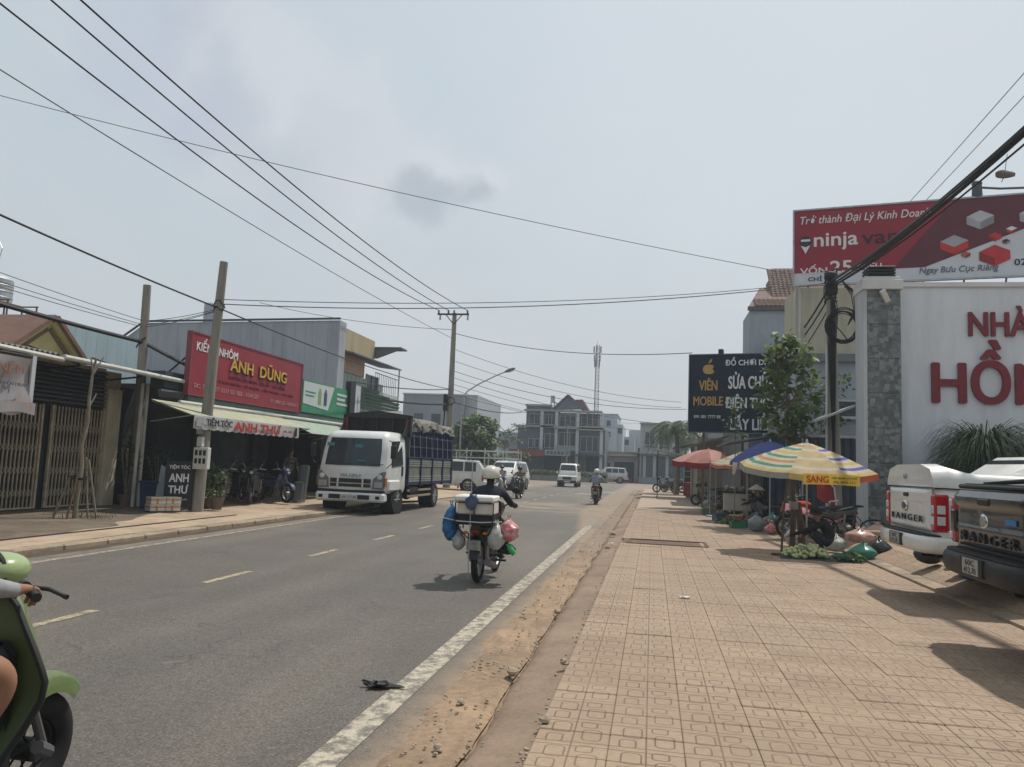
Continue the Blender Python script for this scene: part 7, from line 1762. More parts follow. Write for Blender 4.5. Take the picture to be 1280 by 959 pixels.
def bag(lab, loc, r, m, seed, knot=True, cat='bag', rough=.22, grp=None, name='plastic_bag'):
    t = thing(name, lab, cat, loc, 0, grp); q = MB(); q.ell((0, 0, r[2]), r, 30, 20)
    for i, v in enumerate(q.v):
        p = Vector(v); u = p.z / (2 * r[2]); k = 1 + rough * (noise.noise(p * (1.6 / r[0]) + Vector((seed, 0, 0))) - .9 * abs(noise.noise(Vector((p.x, p.y, p.z * .45)) * (3.6 / r[0]) + Vector((seed, 3, 0)))) - .45 * abs(noise.noise(p * (9 / r[0]) + Vector((seed, 3, 0)))) + .25)
        if u > .6: k *= 1 - .55 * (u - .6) / .4
        if u < .15: k *= 1.08
        q.v[i] = (p.x * k, p.y * k, max(0, p.z * (1 + .1 * noise.noise(p * 9))))
    q.build('bag', m, t, smooth=70)
    if knot:
        q = MB(); z = 2 * r[2] * .96
        for a in range(5): an = a * 1.3 + seed; q.add([(0, 0, z - .02), (.3 * r[0] * math.cos(an), .3 * r[0] * math.sin(an), z + r[2] * .35), (.3 * r[0] * math.cos(an + .7), .3 * r[0] * math.sin(an + .7), z + r[2] * .28)], [(0, 1, 2)])
        q.build('knot', m, t, smooth=0, recalc=False)
    return t
def plas(n, c, tr=.25):
    return thin('plastic_' + n, c, tr, rough=.3, var=.25, scale=9)
pl_white = plas('white', (.48, .49, .48)); pl_grey = plas('grey', (.27, .29, .28)); pl_green = plas('green', (.09, .30, .22)); pl_blk = plas('black', (.03, .032, .036), .1); pl_pink = plas('pink', (.52, .34, .29)); pl_red = mat('plastic_red', (.46, .12, .13), .35, var=.1, dirt=(.55, .50, .48), dscale=9, damt=.9); pl_blue = plas('blue', (.03, .15, .33)); pl_teal = plas('teal', (.05, .15, .13))
for lab, dx, dy, z, r, m, s in (('bright blue plastic bag hanging left on the loaded motorbike', -.36, -.78, .55, (.105, .16, .24), pl_blue, 1), ('small white bag hanging low left on the loaded motorbike', -.25, -.75, .43, (.09, .11, .14), pl_white, 2),
                                ('white bag hanging right beside the rear wheel of the loaded motorbike', .25, -.72, .46, (.13, .14, .18), pl_white, 3), ('clear bag of red goods hanging right on the loaded motorbike', .40, -.62, .56, (.13, .15, .16), pl_red, 4), ('dark bag low behind the footrest of the loaded motorbike', .38, -.5, .38, (.10, .12, .09), pl_blk, 6)):
    bag(lab, (BX + dx, BY + dy, z), r, m, s, rough=.34)
t = thing('bottle', 'green plastic bottle hanging right on the loaded motorbike', 'bottle', (BX + .47, BY - .72, .47)); q = MB(); q.M = Matrix.Rotation(R(-40), 4, 'Y'); q.lathe([(0, -.07), (.038, -.07), (.04, .04), (.015, .08), (.015, .1), (0, .1)], 'z', 12); q.build('bottle', plas('bottle_green', (.04, .38, .12)), t)

motorbike('dark scooter ridden away from the camera near the white edge line', (-2.42, 35.4, 0), 0, p_black, True)
seated('rider in lilac shirt and white helmet seen from behind in the distance', (-2.42, 35.4, 0), 0, lilac, blk_c, h_white)
motorbike('dark motorbike coming towards the camera, right of the suvs', (-6.25, 37.4, 0), R(180), p_black); seated('rider in tan jacket and dark helmet coming towards the camera', (-6.25, 37.4, 0), R(180), tan_c, blk_c, h_dark)
motorbike('silver white motorbike coming towards the camera beside the white suvs', (-7.95, 41.6, 0), R(176), p_bikewhite); seated('rider in pale lilac shirt and white open helmet beside the white suvs', (-7.95, 41.6, 0), R(176), cloth('pale_lilac', (.36, .35, .42)), blk_c, h_dark)
motorbike('motorbike parked at the kerb behind the pale lilac rider', (-8.3, 49.0, 0), R(185), p_bikewhite)
motorbike('dark motorbike parked side on by the far end of the right pavement', (.95, 54.5, .12), R(88), p_black)
motorbike('dark motorbike parked just beyond the one at the far end', (1.5, 56.3, .12), R(100), p_blue)
motorbike('black scooter parked beside the pink umbrella stall', (2.55, 36.2, .12), R(72), p_black, True)
motorbike('motorbike parked behind the pink umbrella under the awning', (3.0, 38.2, .12), R(84), p_black)
motorbike('dark scooter with white headlight parked in the shade of the glass shop', (-11.7, 21.9, .16), R(-160), p_black, True)
motorbike('motorbike parked across the shade of the glass shop', (-11.6, 23.0, .16), R(-112), p_blue)
motorbike('low motorbike parked right of the leaning pole behind the potted plants', (-11.75, 20.2, .16), R(-150), p_black)
motorbike('motorbike standing deep in the shaded shop', (-12.9, 23.2, .16), R(-140), p_black)

def standing(lab, loc, rz, shirt, trousers, hat=None, hair=m_plastic):
    t = thing('person', lab, 'person', loc, rz)
    J = {'hip': (0, 0, .92, (.15, .11)), 'waist': (0, .01, 1.05, (.135, .10)), 'chest': (0, .01, 1.25, (.17, .11)), 'neck0': (0, 0, 1.40, .062), 'neck': (0, .01, 1.45, .05), 'head0': (0, .02, 1.51, (.066, .075)), 'head1': (0, .02, 1.58, (.075, .09)), 'head2': (0, .01, 1.64, (.06, .07)), 'nose': (0, .112, 1.56, .012)}
    B = [('hip', 'waist', 0), ('waist', 'chest', 0), ('chest', 'neck0', 0), ('neck0', 'neck', 2), ('neck', 'head0', 2), ('head0', 'head1', 2), ('head1', 'head2', 2), ('head1', 'nose', 2)]
    for s, n in ((-1, 'L'), (1, 'R')):
        J.update({'sh' + n: (s * .175, 0, 1.36, .065), 'el' + n: (s * .23, .02, 1.10, .045), 'wr' + n: (s * .22, .16, .92, .03), 'hj' + n: (s * .09, 0, .86, .09), 'kn' + n: (s * .11, .03, .48, .06), 'an' + n: (s * .11, -.01, .09, .042), 'to' + n: (s * .12, .14, .04, (.042, .03))})
        B += [('chest', 'sh' + n, 0), ('sh' + n, 'el' + n, 0), ('el' + n, 'wr' + n, 2), ('hip', 'hj' + n, 1), ('hj' + n, 'kn' + n, 1), ('kn' + n, 'an' + n, 1), ('an' + n, 'to' + n, 3)]
        hand(J, B, 'wr' + n, n, (0, .5, -.8), (s, 0, .1), 2, .4)
    skin_body(t, J, B, [shirt, trousers, k_skin, m_plastic], 1)
    q = MB(); q.ell((0, -.005, 1.605), (.085, .10, .085), 14, 10); q.v = [(x, y, max(z, 1.56 if y > .05 else 1.50)) for x, y, z in q.v]; q.build('hair', hair, t, smooth=60)
    return t
standing('person in olive shirt standing in the shade beside the grey roll', (-11.75, 24.35, .16), R(-130), olive, blk_c)

def squat(lab, loc, rz, shirt, trousers, mask, hatm, conical=False):
    t = thing('person', lab, 'person', loc, rz)   # faces +Y local
    J = {'hip': (0, -.16, .20, (.14, .12)), 'waist': (0, -.13, .37, (.13, .11)), 'chest': (0, -.03, .53, (.13, .11)), 'neck0': (0, .08, .67, .07), 'neck': (0, .11, .70, .055), 'head0': (0, .15, .735, (.066, .075)), 'head1': (0, .17, .79, (.078, .092)), 'head2': (0, .155, .85, (.06, .07)), 'nose': (0, .265, .765, .012)}
    B = [('hip', 'waist', 0), ('waist', 'chest', 0), ('chest', 'neck0', 0), ('neck0', 'neck', 2), ('neck', 'head0', 2), ('head0', 'head1', 2), ('head1', 'head2', 2), ('head1', 'nose', 2)]
    for s, n in ((-1, 'L'), (1, 'R')):
        ex = .62 if s < 0 else .40
        J.update({'sh' + n: (s * .17, .03, .63, .066), 'el' + n: (s * .22, ex * .45, .50, .048), 'wr' + n: (s * .12, ex, .36, .03), 'hj' + n: (s * .16, -.06, .24, .08), 'kn' + n: (s * .22, .20, .46, .065), 'an' + n: (s * .17, .03, .09, .045), 'to' + n: (s * .19, .19, .045, (.045, .03))})
        B += [('chest', 'sh' + n, 0), ('sh' + n, 'el' + n, 0), ('el' + n, 'wr' + n, 0), ('hip', 'hj' + n, 1), ('hj' + n, 'kn' + n, 1), ('kn' + n, 'an' + n, 1), ('an' + n, 'to' + n, 3)]
        hand(J, B, 'wr' + n, n, (0, .9, -.4), (0, .3, 1), 2, .6)
    skin_body(t, J, B, [shirt, trousers, k_skin, m_plastic], 1)
    q = MB(); q.ell((0, .225, .755), (.064, .04, .05), 12, 8); q.build('face_mask', mask, t)
    if conical: q = MB(); q.lathe([(.24, .84), (.12, .93), (0, 1.0), (0, .985), (.12, .915), (.235, .83)], 'z', 24, (0, .14, -.03)); q.build('conical_hat', hatm, t)
    else: q = MB(); q.ell((0, .155, .835), (.10, .115, .085), 16, 10); q.v = [(x, y, max(z, .80)) for x, y, z in q.v]; q.lathe([(.09, .81), (.19, .79), (.19, .784), (.09, .80)], 'z', 20, (0, .16, 0)); q.build('hat', hatm, t)
    return t
squat('vendor in dark clothes crouching over the green fruit under the striped umbrella', (3.22, 15.75, .12), R(78), blk_c, navy_c, mat('mask_white', (.45, .45, .45), .8), blk_c)
t = squat('vendor with pale conical hat sitting in the shade by the white cooler cart', (3.15, 24.0, .35), R(100), blk_c, grey_c, MC['mask_white'], mat('palm_hat', (.36, .32, .24), .8), True)
t = thing('stool', 'low dark stool under the vendor with the conical hat', 'stool', (3.3, 24.0, .12)); q = MB(); q.rbox(-.17, .17, -.17, .17, .20, .235, .01); [q.box(a - .02, a + .02, b_ - .02, b_ + .02, 0, .2) for a in (-.14, .14) for b_ in (-.14, .14)]; q.build('seat', m_rust, t, smooth=0)

# ------------------------------------------------------------------ umbrellas
def umbrella(lab, apex, rad, drop, ground, cols, val, tilt=(0, 0), pole_to=None, n=8, vd=.12, rot=0., dome=.25):
    """cols(panel, band) -> material index; panels are pieces of cloth between the ribs"""
    t = thing('umbrella', lab, 'umbrella', (apex[0], apex[1], ground)); H_ = apex[2] - ground
    TM = Matrix.Translation((0, 0, H_)) @ Matrix.Rotation(R(tilt[0]), 4, 'X') @ Matrix.Rotation(R(tilt[1]), 4, 'Y'); mats_, fn = cols; nb_ = 15
    for k in range(n):
        a0, a1 = rot + 2 * math.pi * k / n, rot + 2 * math.pi * (k + 1) / n; q = MB(); q.M = TM
        rings = []
        for j in range(nb_ + 1):
            u = j / nb_; z = -drop * (u * (1 - dome) + dome * u * u); row = []
            for i in range(7):
                f = i / 6; a = a0 + (a1 - a0) * f; rr = rad * u * (math.cos(math.pi / n) / math.cos((f - .5) * 2 * math.pi / n) * .6 + .4 - .06 * math.sin(math.pi * f) * u)
                row.append((math.cos(a) * rr, math.sin(a) * rr, z - .035 * math.sin(math.pi * f) * u))
            rings.append(row)
        for j in range(nb_): q.mi = fn(k, j); q.rings([rings[j], rings[j + 1]], closed=False, cap=False)
        q.build('panel', mats_, t, smooth=60, recalc=False)
        q = MB(); q.M = TM; e_ = rings[-1]; q.rings([e_, [(p[0] * 1.015, p[1] * 1.015, p[2] - vd - .012 * math.sin(i * 3.1)) for i, p in enumerate(e_)]], closed=False, cap=False); q.build('valance', val(k), t, smooth=60, recalc=False)
        q = MB(); q.M = TM; q.tube([(0, 0, -.03)] + [(r_[0][0], r_[0][1], r_[0][2] - .012) for r_ in rings[3::3]], .007, 5); q.tube([(0, 0, -drop - .15), rings[7][0]], .006, 5); q.build('rib', m_steel, t)
    q = MB(); p1 = pole_to or (0, 0, 0); q.tube([p1, (0, 0, H_ + .05)], .019, 8); q.build('pole', m_steel, t)
    q = MB(); q.M = TM; q.cyl((0, 0, -.01), (0, 0, .06), .03, .015, 8); q.build('finial', m_palegrey, t)
    return t
ug = thin('umb_green', (.10, .32, .20), .45); uw = thin('umb_white', (.66, .60, .48), .5); uo = thin('umb_orange', (.55, .30, .12), .45); up_ = thin('umb_violet', (.13, .12, .38), .4); uy = thin('umb_yellow', (.62, .50, .20), .5); ur = thin('umb_red', (.50, .12, .07), .45); uc = thin('umb_cream', (.78, .64, .38), .65); upk = thin('umb_pink', (.52, .24, .21), .5); ubl = thin('umb_blue', (.13, .16, .42), .5); upg = thin('umb_pale', (.50, .56, .42), .5); ugy = thin('umb_greyval', (.32, .33, .32), .4); udr = thin('umb_darkred', (.24, .035, .035), .35)
def fcol(k, j):
    if k in (5, 6) and (k == 5): return 6 if j % 4 else 1
    if k in (3, 4): return (0, 1, 2, 1, 0, 1, 5, 1)[j % 8]
    return (3, 1, 4, 1, 3, 1, 5, 1)[j % 8]
umb = umbrella('big striped vendor umbrella with yellow banner over the green fruit', (2.97, 16.15, 2.27), 1.30, .50, .12, ([ug, uw, uo, up_, uy, uy, uc], fcol), lambda k: {3: ugy, 4: ugy, 5: uy, 6: ur, 7: ur}.get(k, ur), tilt=(6, 1), rot=R(22), vd=.11)
bn = thing('umbrella_banner', 'yellow cloth strip reading SANG hanging from the striped umbrella', 'banner', (2.66, 14.80, -.02), R(8))
q = MB(); q.sheet(lambda u, v: (u * 1.0, .012 * math.sin(u * 9), 1.67 - v * .19 + .012 * math.sin(u * 3.2)), 16, 3); q.build('cloth', thin('banner_yellow', (.62, .42, .06), .35), bn, smooth=60, recalc=False)
txt('SANG', mat('banner_red', (.45, .04, .03), .7), bn, (.06, -.018, 1.52), U_, V_, .38, .12, .003, .03); txt('HỘI QUÁN CÀ PHÊ', mat('banner_green', (.04, .12, .05), .7), bn, (.50, -.018, 1.59), U_, V_, .44, .05, .003, .02); txt('TEL 0935 211', MC['banner_green'], bn, (.52, -.018, 1.52), U_, V_, .38, .04, .003, .02)
umbrella('faded pink umbrella with dark red valance over the far stall', (2.05, 30, 2.47), 1.32, .46, .12, ([upk, thin('umb_pink2', (.60, .33, .28), .45)], lambda k, j: 0 if j < 3 or k % 2 else 1), lambda k: udr, tilt=(3, 0), dome=.6, vd=.2)
umbrella('pale green striped umbrella between the pink and blue ones', (2.95, 25.6, 2.36), 1.15, .42, .12, ([upg, uw, uo], lambda k, j: (0, 1, 0, 1, 2)[j % 5]), lambda k: upk, tilt=(4, -3), vd=.1)
umbrella('blue umbrella behind the striped one', (3.15, 22.3, 2.52), 1.05, .58, .12, ([ubl], lambda k, j: 0), lambda k: ubl, tilt=(2, 0), dome=.7, vd=.1)
t = thing('white_cloth_tail', 'white cloth corner hanging from the left rim of the blue umbrella', 'cloth', (2.13, 21.9, 1.66)); q = MB(); q.sheet(lambda u, v: (.14 * u * (1 - v * .6), .04 * math.sin(u * 4), .24 - v * .32), 5, 5); q.build('cloth', uw, t, smooth=60, recalc=False)

# ------------------------------------------------------------------ goods around the stalls
fruit = thin('guava', (.44, .47, .24), .1, rough=.45, var=.25, scale=18)
t = thing('fruit_pile', 'heap of pale green fruit on a blue sheet before the crouching vendor', 'fruit', (2.72, 15.2, .125))
q = MB(); q.prism([(-.42, -.25), (.45, -.3), (.55, .3), (-.35, .4)], 'z', 0, .012); q.build('ground_sheet', mat('sheet_teal', (.03, .08, .10), .6), t, smooth=0)
q = MB(); rg = random.Random(6)
for k in range(190):
    a, rr = rg.random() * 6.283, rg.random() ** .5; x, y = rr * .40 * math.cos(a) + .05, rr * .27 * math.sin(a); z = .04 + rg.random() * .20 * (1 - rr * rr) ** .5 + (.02 if rr < .6 else 0); s = rg.uniform(.032, .042); q.ell((x, y, z), (s, s, s * .95), 8, 6)
stuff(q.build('fruit', fruit, t))
for k in range(3): pass
for lab, loc, r, m, s in (('knotted pale grey bag on the pavement left of the tree trunk', (2.72, 21.6, .12), (.25, .2, .22), pl_grey, 11), ('small orange red bag beside the pale grey bag', (2.98, 21.9, .35), (.07, .07, .07), pl_red, 12),
        ('translucent green bag at the right of the crouching vendor', (3.80, 15.35, .13), (.24, .2, .15), pl_green, 13), ('flat teal bag full of leaves by the vendor', (3.42, 15.05, .125), (.22, .16, .08), pl_teal, 14), ('pinkish white sack on the goods behind the green bag', (4.05, 16.6, .34), (.30, .22, .14), pl_pink, 15),
        ('white bag right behind the crouching vendor', (3.62, 16.7, .14), (.22, .18, .16), pl_white, 16), ('second white bag on the ledge behind the vendor', (3.55, 17.5, .45), (.16, .15, .12), pl_white, 17), ('black rubbish bag beneath the white pickup bumper', (4.25, 13.3, FZ + .01), (.22, .2, .16), pl_blk, 18),
        ('grey black rubbish bag right of the first under the pickup', (4.55, 12.9, FZ + .01), (.20, .2, .13), pl_blk, 19), ('dark bag beside the pickup wheel', (4.35, 12.2, FZ + .01), (.18, .2, .11), pl_grey, 20), ('small dark blue bag under the pickup bumper corner', (4.15, 11.4, FZ + .01), (.14, .15, .10), pl_blue, 24),
        ('pale sack leaning on the stone pillar foot', (4.75, 18.0, FZ), (.28, .22, .17), pl_pink, 21), ('dark lump of wrapped goods behind the green bag', (4.2, 15.9, .14), (.22, .2, .18), pl_blk, 22), ('white bag by the wooden stake', (2.95, 17.6, .13), (.17, .15, .2), pl_white, 23)):
    bag(lab, loc, r, m, s)
t = thing('ledge', 'low grey stone ledge by the stone pillar', 'ledge', (4.4, 17.4, .12)); q = MB(); q.rbox(0, .85, 0, .6, 0, .42, .02); q.build('block', conc_kerb, t)
q = MB(); leafy(q, (3.5, 15.0, .2), (.28, .18, .1), 160, .09, random.Random(3)); stuff(q.build('leaf_scraps', lf3, smooth=0, recalc=False))
# stakes beside the umbrella
wd = mat('weathered_wood', (.085, .065, .048), .9, var=.3, scale=9, stretch=(1, 1, .3), bump=.3)
t = thing('wooden_stake', 'leaning thin wooden stake left of the fruit heap', 'stake', (2.42, 15.5, .12)); q = MB(); q.tube([(-.02, 0, 0), (.03, .1, .8), (.14, .3, 1.5)], .022, 7); q.rbox(-.2, .02, -.05, .05, 0, .04, .01); q.build('stake', wd, t)
t = thing('wooden_post', 'thick wooden post behind the fruit heap', 'post', (2.80, 16.75, .12)); q = MB(); q.tube([(0, 0, 0), (.02, 0, .7), (.0, 0, 1.45)], [.065, .055, .045], 10); q.build('post', wd, t)
t = thing('wooden_post', 'second wooden post leaning beside the first', 'post', (3.05, 17.0, .12)); q = MB(); q.tube([(0, 0, 0), (-.04, 0, .5), (-.10, .02, .95)], [.085, .075, .06], 10); q.build('post', wd, t)
motorbike('dark motorbike covered with a pink cloth behind the crouching vendor', (3.75, 19.3, .12), R(70), p_black)
t = thing('pink_cloth', 'red and pink cloth draped over the motorbike behind the vendor', 'cloth', (3.75, 19.15, .12)); q = MB(); q.sheet(lambda u, v: (-.75 + u * 1.3, -.2 + v * .7 + .03 * math.sin(u * 12), .78 + .10 * math.sin(u * 5 + 1) - .22 * abs(v - .45) * 2 + .03 * math.sin(u * 20 + v * 6)), 26, 12); q.build('cloth', thin('cloth_pinkred', (.40, .16, .19), .3, scale=2.2, var=.5), t, smooth=60, recalc=False)
t = thing('red_cloth', 'bright red cap shaped cloth on top of the pink cloth', 'cloth', (3.35, 18.7, .98)); q = MB(); q.ell((0, 0, 0), (.2, .14, .07), 14, 8); q.build('cloth', thin('cloth_red', (.45, .04, .03), .2), t)
t = thing('folding_chair', 'folded pale metal chair frame with grey seat leaning by the post', 'chair', (3.1, 17.8, .12), R(20))
q = MB(); q.tube([(-.2, 0, 0), (-.05, .1, .5), (-.12, .12, .95), (.0, .1, 1.0), (.08, .1, .9), (.2, 0, .0)], .014, 6); q.build('frame', m_palegrey, t); q = MB(); q.slab([(-.1, .05, .35), (.12, .05, .35), (.05, .1, .88), (-.12, .1, .88)], .03); q.build('seat', pl_grey, t, smooth=0)
t = thing('fan_grille', 'stack of round silver trays on the wooden post', 'tray', (2.78, 16.6, .95))
q = MB()
for k in range(7): q.torus((0, -.1, k * .022), .09, .007, 'z', 18, 5)
q.build('trays', m_steel, t)
t = thing('bicycle', 'bicycle with white bent handlebar leaning near the stone pillar', 'bicycle', (4.25, 18.4, .12), R(75))
for y in (-.5, .5): q = MB(); q.torus((0, y, .31), .30, .014, 'x', 28, 6); q.torus((0, y, .31), .28, .006, 'x', 24, 4); wh = q.build('wheel', m_tyre, t); q = MB(); [q.tube([(0, y, .31), (0, y + .28 * math.cos(a), .31 + .28 * math.sin(a))], .003, 3) for a in [k * .524 for k in range(12)]]; q.build('spokes', m_steel, wh)
q = MB(); q.tube([(0, .5, .31), (0, .38, .82)], .014, 6); q.tube([(0, .4, .75), (0, -.05, .30), (0, -.5, .31)], .014, 6); q.tube([(0, -.05, .3), (0, -.18, .85)], .014, 6); q.tube([(0, .4, .72), (0, -.15, .68), (0, -.5, .31)], .012, 6); q.build('frame', p_black, t)
q = MB(); q.tube([(-.25, .2, .98), (-.2, .38, .95), (0, .40, .86), (.2, .38, .95), (.25, .2, .98)], .011, 6); q.build('handlebar', m_palegrey, t); q = MB(); q.ell((0, -.2, .88), (.07, .12, .03), 12, 6); q.build('saddle', m_seat, t)
t = thing('bent_pole', 'white bent metal pole with a red tarp standing behind the goods', 'pole', (4.0, 19.2, .12)); q = MB(); q.tube([(.15, 0, 0), (.17, 0, .9), (.13, 0, 1.25), (-.15, 0, 1.55)], .02, 7); q.build('pole', m_palegrey, t); q = MB(); q.sheet(lambda u, v: (-.25 + u * .38, .03 * math.sin(v * 5), 1.5 - v * .5 - .2 * u), 6, 6); q.build('tarp', udr, t, smooth=60, recalc=False)
# more stalls further on
t = thing('cooler_cart', 'white cooler box cart with dark top under the pale umbrella', 'cart', (2.7, 26.3, .12), R(-6))
q = MB(); q.rbox(-.42, .45, -.3, .3, .30, .86, .03); q.build('box', mat('cooler_white', (.42, .42, .37), .6, var=.12, dirt=(.22, .19, .15), damt=.5), t); q = MB(); q.rbox(-.45, .48, -.33, .33, .87, .93, .02); q.build('lid', m_plastic, t)
q = MB(); [q.cyl((x, y, 0), (x, y, .3), .02, .02, 6) for x in (-.38, .4) for y in (-.25, .25)]; q.build('legs', m_black, t)
q = MB(); [q.ell((x, 0, 1.0), (.09, .09, .09), 10, 6) for x in (-.3, -.05, .2)]; q.build('goods', pl_grey, t)
t = thing('food_cabinet', 'glass food cabinet on a red base at the far stall', 'cabinet', (2.35, 50.5, .12), R(0))
q = MB(); q.rbox(-.4, .4, -.25, .25, 0, .8, .02); q.build('base', udr if False else mat('cab_red', (.25, .03, .03), .5), t)
q = MB(); [q.box(x - .02, x + .02, y - .02, y + .02, .8, 1.9) for x in (-.38, .38) for y in (-.23, .23)]; [q.box(-.4, .4, -.25, .25, z, z + .03) for z in (1.15, 1.5, 1.88)]; q.build('frame', m_palegrey, t, smooth=0)
q = MB(); q.box(-.37, .37, -.21, .21, .82, 1.87); q.build('glazing', m_glass, t, smooth=0)
rg = random.Random(14)
crate_m = [mat('crate_red', (.30, .04, .03), .5, var=.15), mat('crate_blue', (.03, .08, .2), .5, var=.15), mat('crate_green', (.04, .14, .07), .5, var=.15), mat('box_card', (.26, .19, .12), .8, var=.15)]
clab = ['red plastic crate in front of the cooler cart', 'low blue crate left of the cooler cart', 'green crate under the pink umbrella pole', 'cardboard box beside the pink umbrella pole', 'second red crate nearer the tree', 'blue crate behind the pale grey bag', 'red crate next to the parked scooters', 'green crate nearest the grey bag', 'cardboard box under the blue umbrella', 'dark red crate at the foot of the far cabinet']
for k, (x, y, m, s) in enumerate([(2.5, 24.6, 0, .5), (2.15, 25.6, 1, .45), (2.0, 28.4, 2, .5), (2.45, 28.0, 3, .45), (3.1, 22.8, 0, .45), (2.75, 23.0, 1, .4), (2.3, 31.5, 0, .5), (2.35, 22.6, 2, .4), (3.4, 21.4, 3, .45), (2.2, 47, 0, .5)]):
    t = thing('crate', clab[k], 'crate', (x, y, .12), rg.uniform(-.4, .4), 'crates around the stalls'); q = MB(); h_ = s * .45
    q.box(-s / 2, s / 2, -s * .35, s * .35, 0, .02); q.box(-s / 2, s / 2, -s * .35, -s * .35 + .015, .02, h_); q.box(-s / 2, s / 2, s * .35 - .015, s * .35, .02, h_); q.box(-s / 2, -s / 2 + .015, -s * .335, s * .335, .02, h_); q.box(s / 2 - .015, s / 2, -s * .335, s * .335, .02, h_)
    q.build('crate', crate_m[m], t, smooth=0); q = MB(); gm_ = (fruit, lf2, ur, lf3)[k % 4]
    for j in range(30): q.ell((rg.uniform(-s * .4, s * .4), rg.uniform(-s * .28, s * .28), h_ * .8 + rg.uniform(0, .07)), (.04, .04, .035), 7, 5)
    stuff(q.build('produce', gm_, t))
for k, (x, y, lab) in enumerate([(1.95, 27.6, 'thin steel pole of the tarpaulin left of the crates'), (2.25, 29.0, 'thin steel pole beneath the pink umbrella'), (2.85, 25.0, 'thin steel pole in front of the cooler cart')]):
    t = thing('tarp_pole', lab, 'pole', (x, y, .12)); q = MB(); q.cyl((0, 0, 0), (0, 0, 1.9), .018, .018, 7); q.rbox(-.12, .12, -.12, .12, 0, .05, .01); q.build('pole', m_steel, t)
q = MB()
leafy(q, (2.3, 24.2, .2), (.5, .5, .1), 260, .10, random.Random(31)); leafy(q, (2.2, 29.2, .2), (.5, .6, .1), 200, .12, random.Random(32)); stuff(q.build('greens_on_ground', lf2, smooth=0, recalc=False))
t = thing('dark_tarp', 'dark hanging tarpaulin closing the back of the middle stalls', 'tarpaulin', (3.6, 24, .12)); q = MB(); q.sheet(lambda u, v: (.12 * math.sin(u * 14) * .4 - .5 * (1 - u), u * 9, 2.15 - 2.0 * v), 40, 6); q.build('cloth', mat('tarp_dark', (.05, .055, .06), .85, var=.3), t, smooth=60, recalc=False)
t = thing('lean_to', 'pale slanting sheet roof left of the phone sign', 'roof', (1.3, 44, 0)); q = MB(); q.slab([(-1.3, 0, 2.75), (1.2, 0, 2.35), (1.2, 3, 2.35), (-1.3, 3, 2.75)], .05); q.build('sheet', m_palegrey, t, smooth=0); q = MB(); q.cyl((-1.0, .1, .1), (-1.0, .1, 2.7), .03, .03, 6); q.cyl((.9, .1, .1), (.9, .1, 2.4), .03, .03, 6); q.build('post', m_black, t)

cl2 = [(3.3, 20.3, .2, .17, pl_blk, 'dark lumpy bag among the goods behind the wooden posts'), (3.0, 20.9, .16, .14, pl_red, 'red bundle on the pavement behind the grey bag'), (3.35, 23.2, .24, .2, pl_teal, 'teal sack near the conical hat vendor'), (2.75, 25.4, .15, .12, pl_red, 'red bundle in front of the cooler cart'), (2.45, 26.8, .2, .18, pl_blk, 'black sack left of the cooler cart'),
       (2.1, 29.6, .2, .16, pl_green, 'green sack under the pink umbrella'), (2.6, 31.0, .25, .24, pl_blk, 'large black sack behind the pink umbrella pole'), (2.3, 33.5, .22, .2, pl_grey, 'grey sack near the parked scooters'), (3.4, 25.2, .28, .35, pl_blk, 'tall dark wrapped load right of the cooler cart'), (3.5, 27.8, .3, .5, pl_blk, 'tall dark wrapped load behind the cooler cart'), (3.0, 29.5, .3, .45, pl_blk, 'tall dark load behind the pink umbrella'), (3.9, 22.6, .3, .4, pl_blk, 'dark covered load against the blue fence'), (4.2, 20.6, .26, .22, pl_white, 'white sack at the foot of the coiled pole')]
for k, (x, y, r, hh_, m, lab) in enumerate(cl2): bag(lab, (x, y, .12), (r, r * .9, hh_), m, 40 + k, rough=.3)
for k, (x, y, lab) in enumerate([(3.3, 26.2, 'dark folding table with goods behind the cooler cart'), (2.9, 32.2, 'dark folding table beyond the pink umbrella'), (3.6, 21.3, 'low dark table under the blue umbrella')]):
    t = thing('table', lab, 'table', (x, y, .12), .1 * k); q = MB(); q.rbox(-.5, .5, -.3, .3, .66, .70, .01); q.build('table_top', m_black, t); q = MB(); q.tube([(-.45, -.25, 0), (.45, -.25, .66)], .014, 5); q.tube([(.45, -.25, 0), (-.45, -.25, .66)], .014, 5); q.tube([(-.45, .25, 0), (.45, .25, .66)], .014, 5); q.build('leg', m_steel, t)
    q = MB(); rg = random.Random(60 + k)
    for j in range(26): q.ell((rg.uniform(-.42, .42), rg.uniform(-.24, .24), .70 + rg.uniform(.03, .16)), (rg.uniform(.04, .09), rg.uniform(.04, .09), rg.uniform(.04, .08)), 7, 5)
    stuff(q.build('goods', (ur, lf2, m_plastic)[k], t))

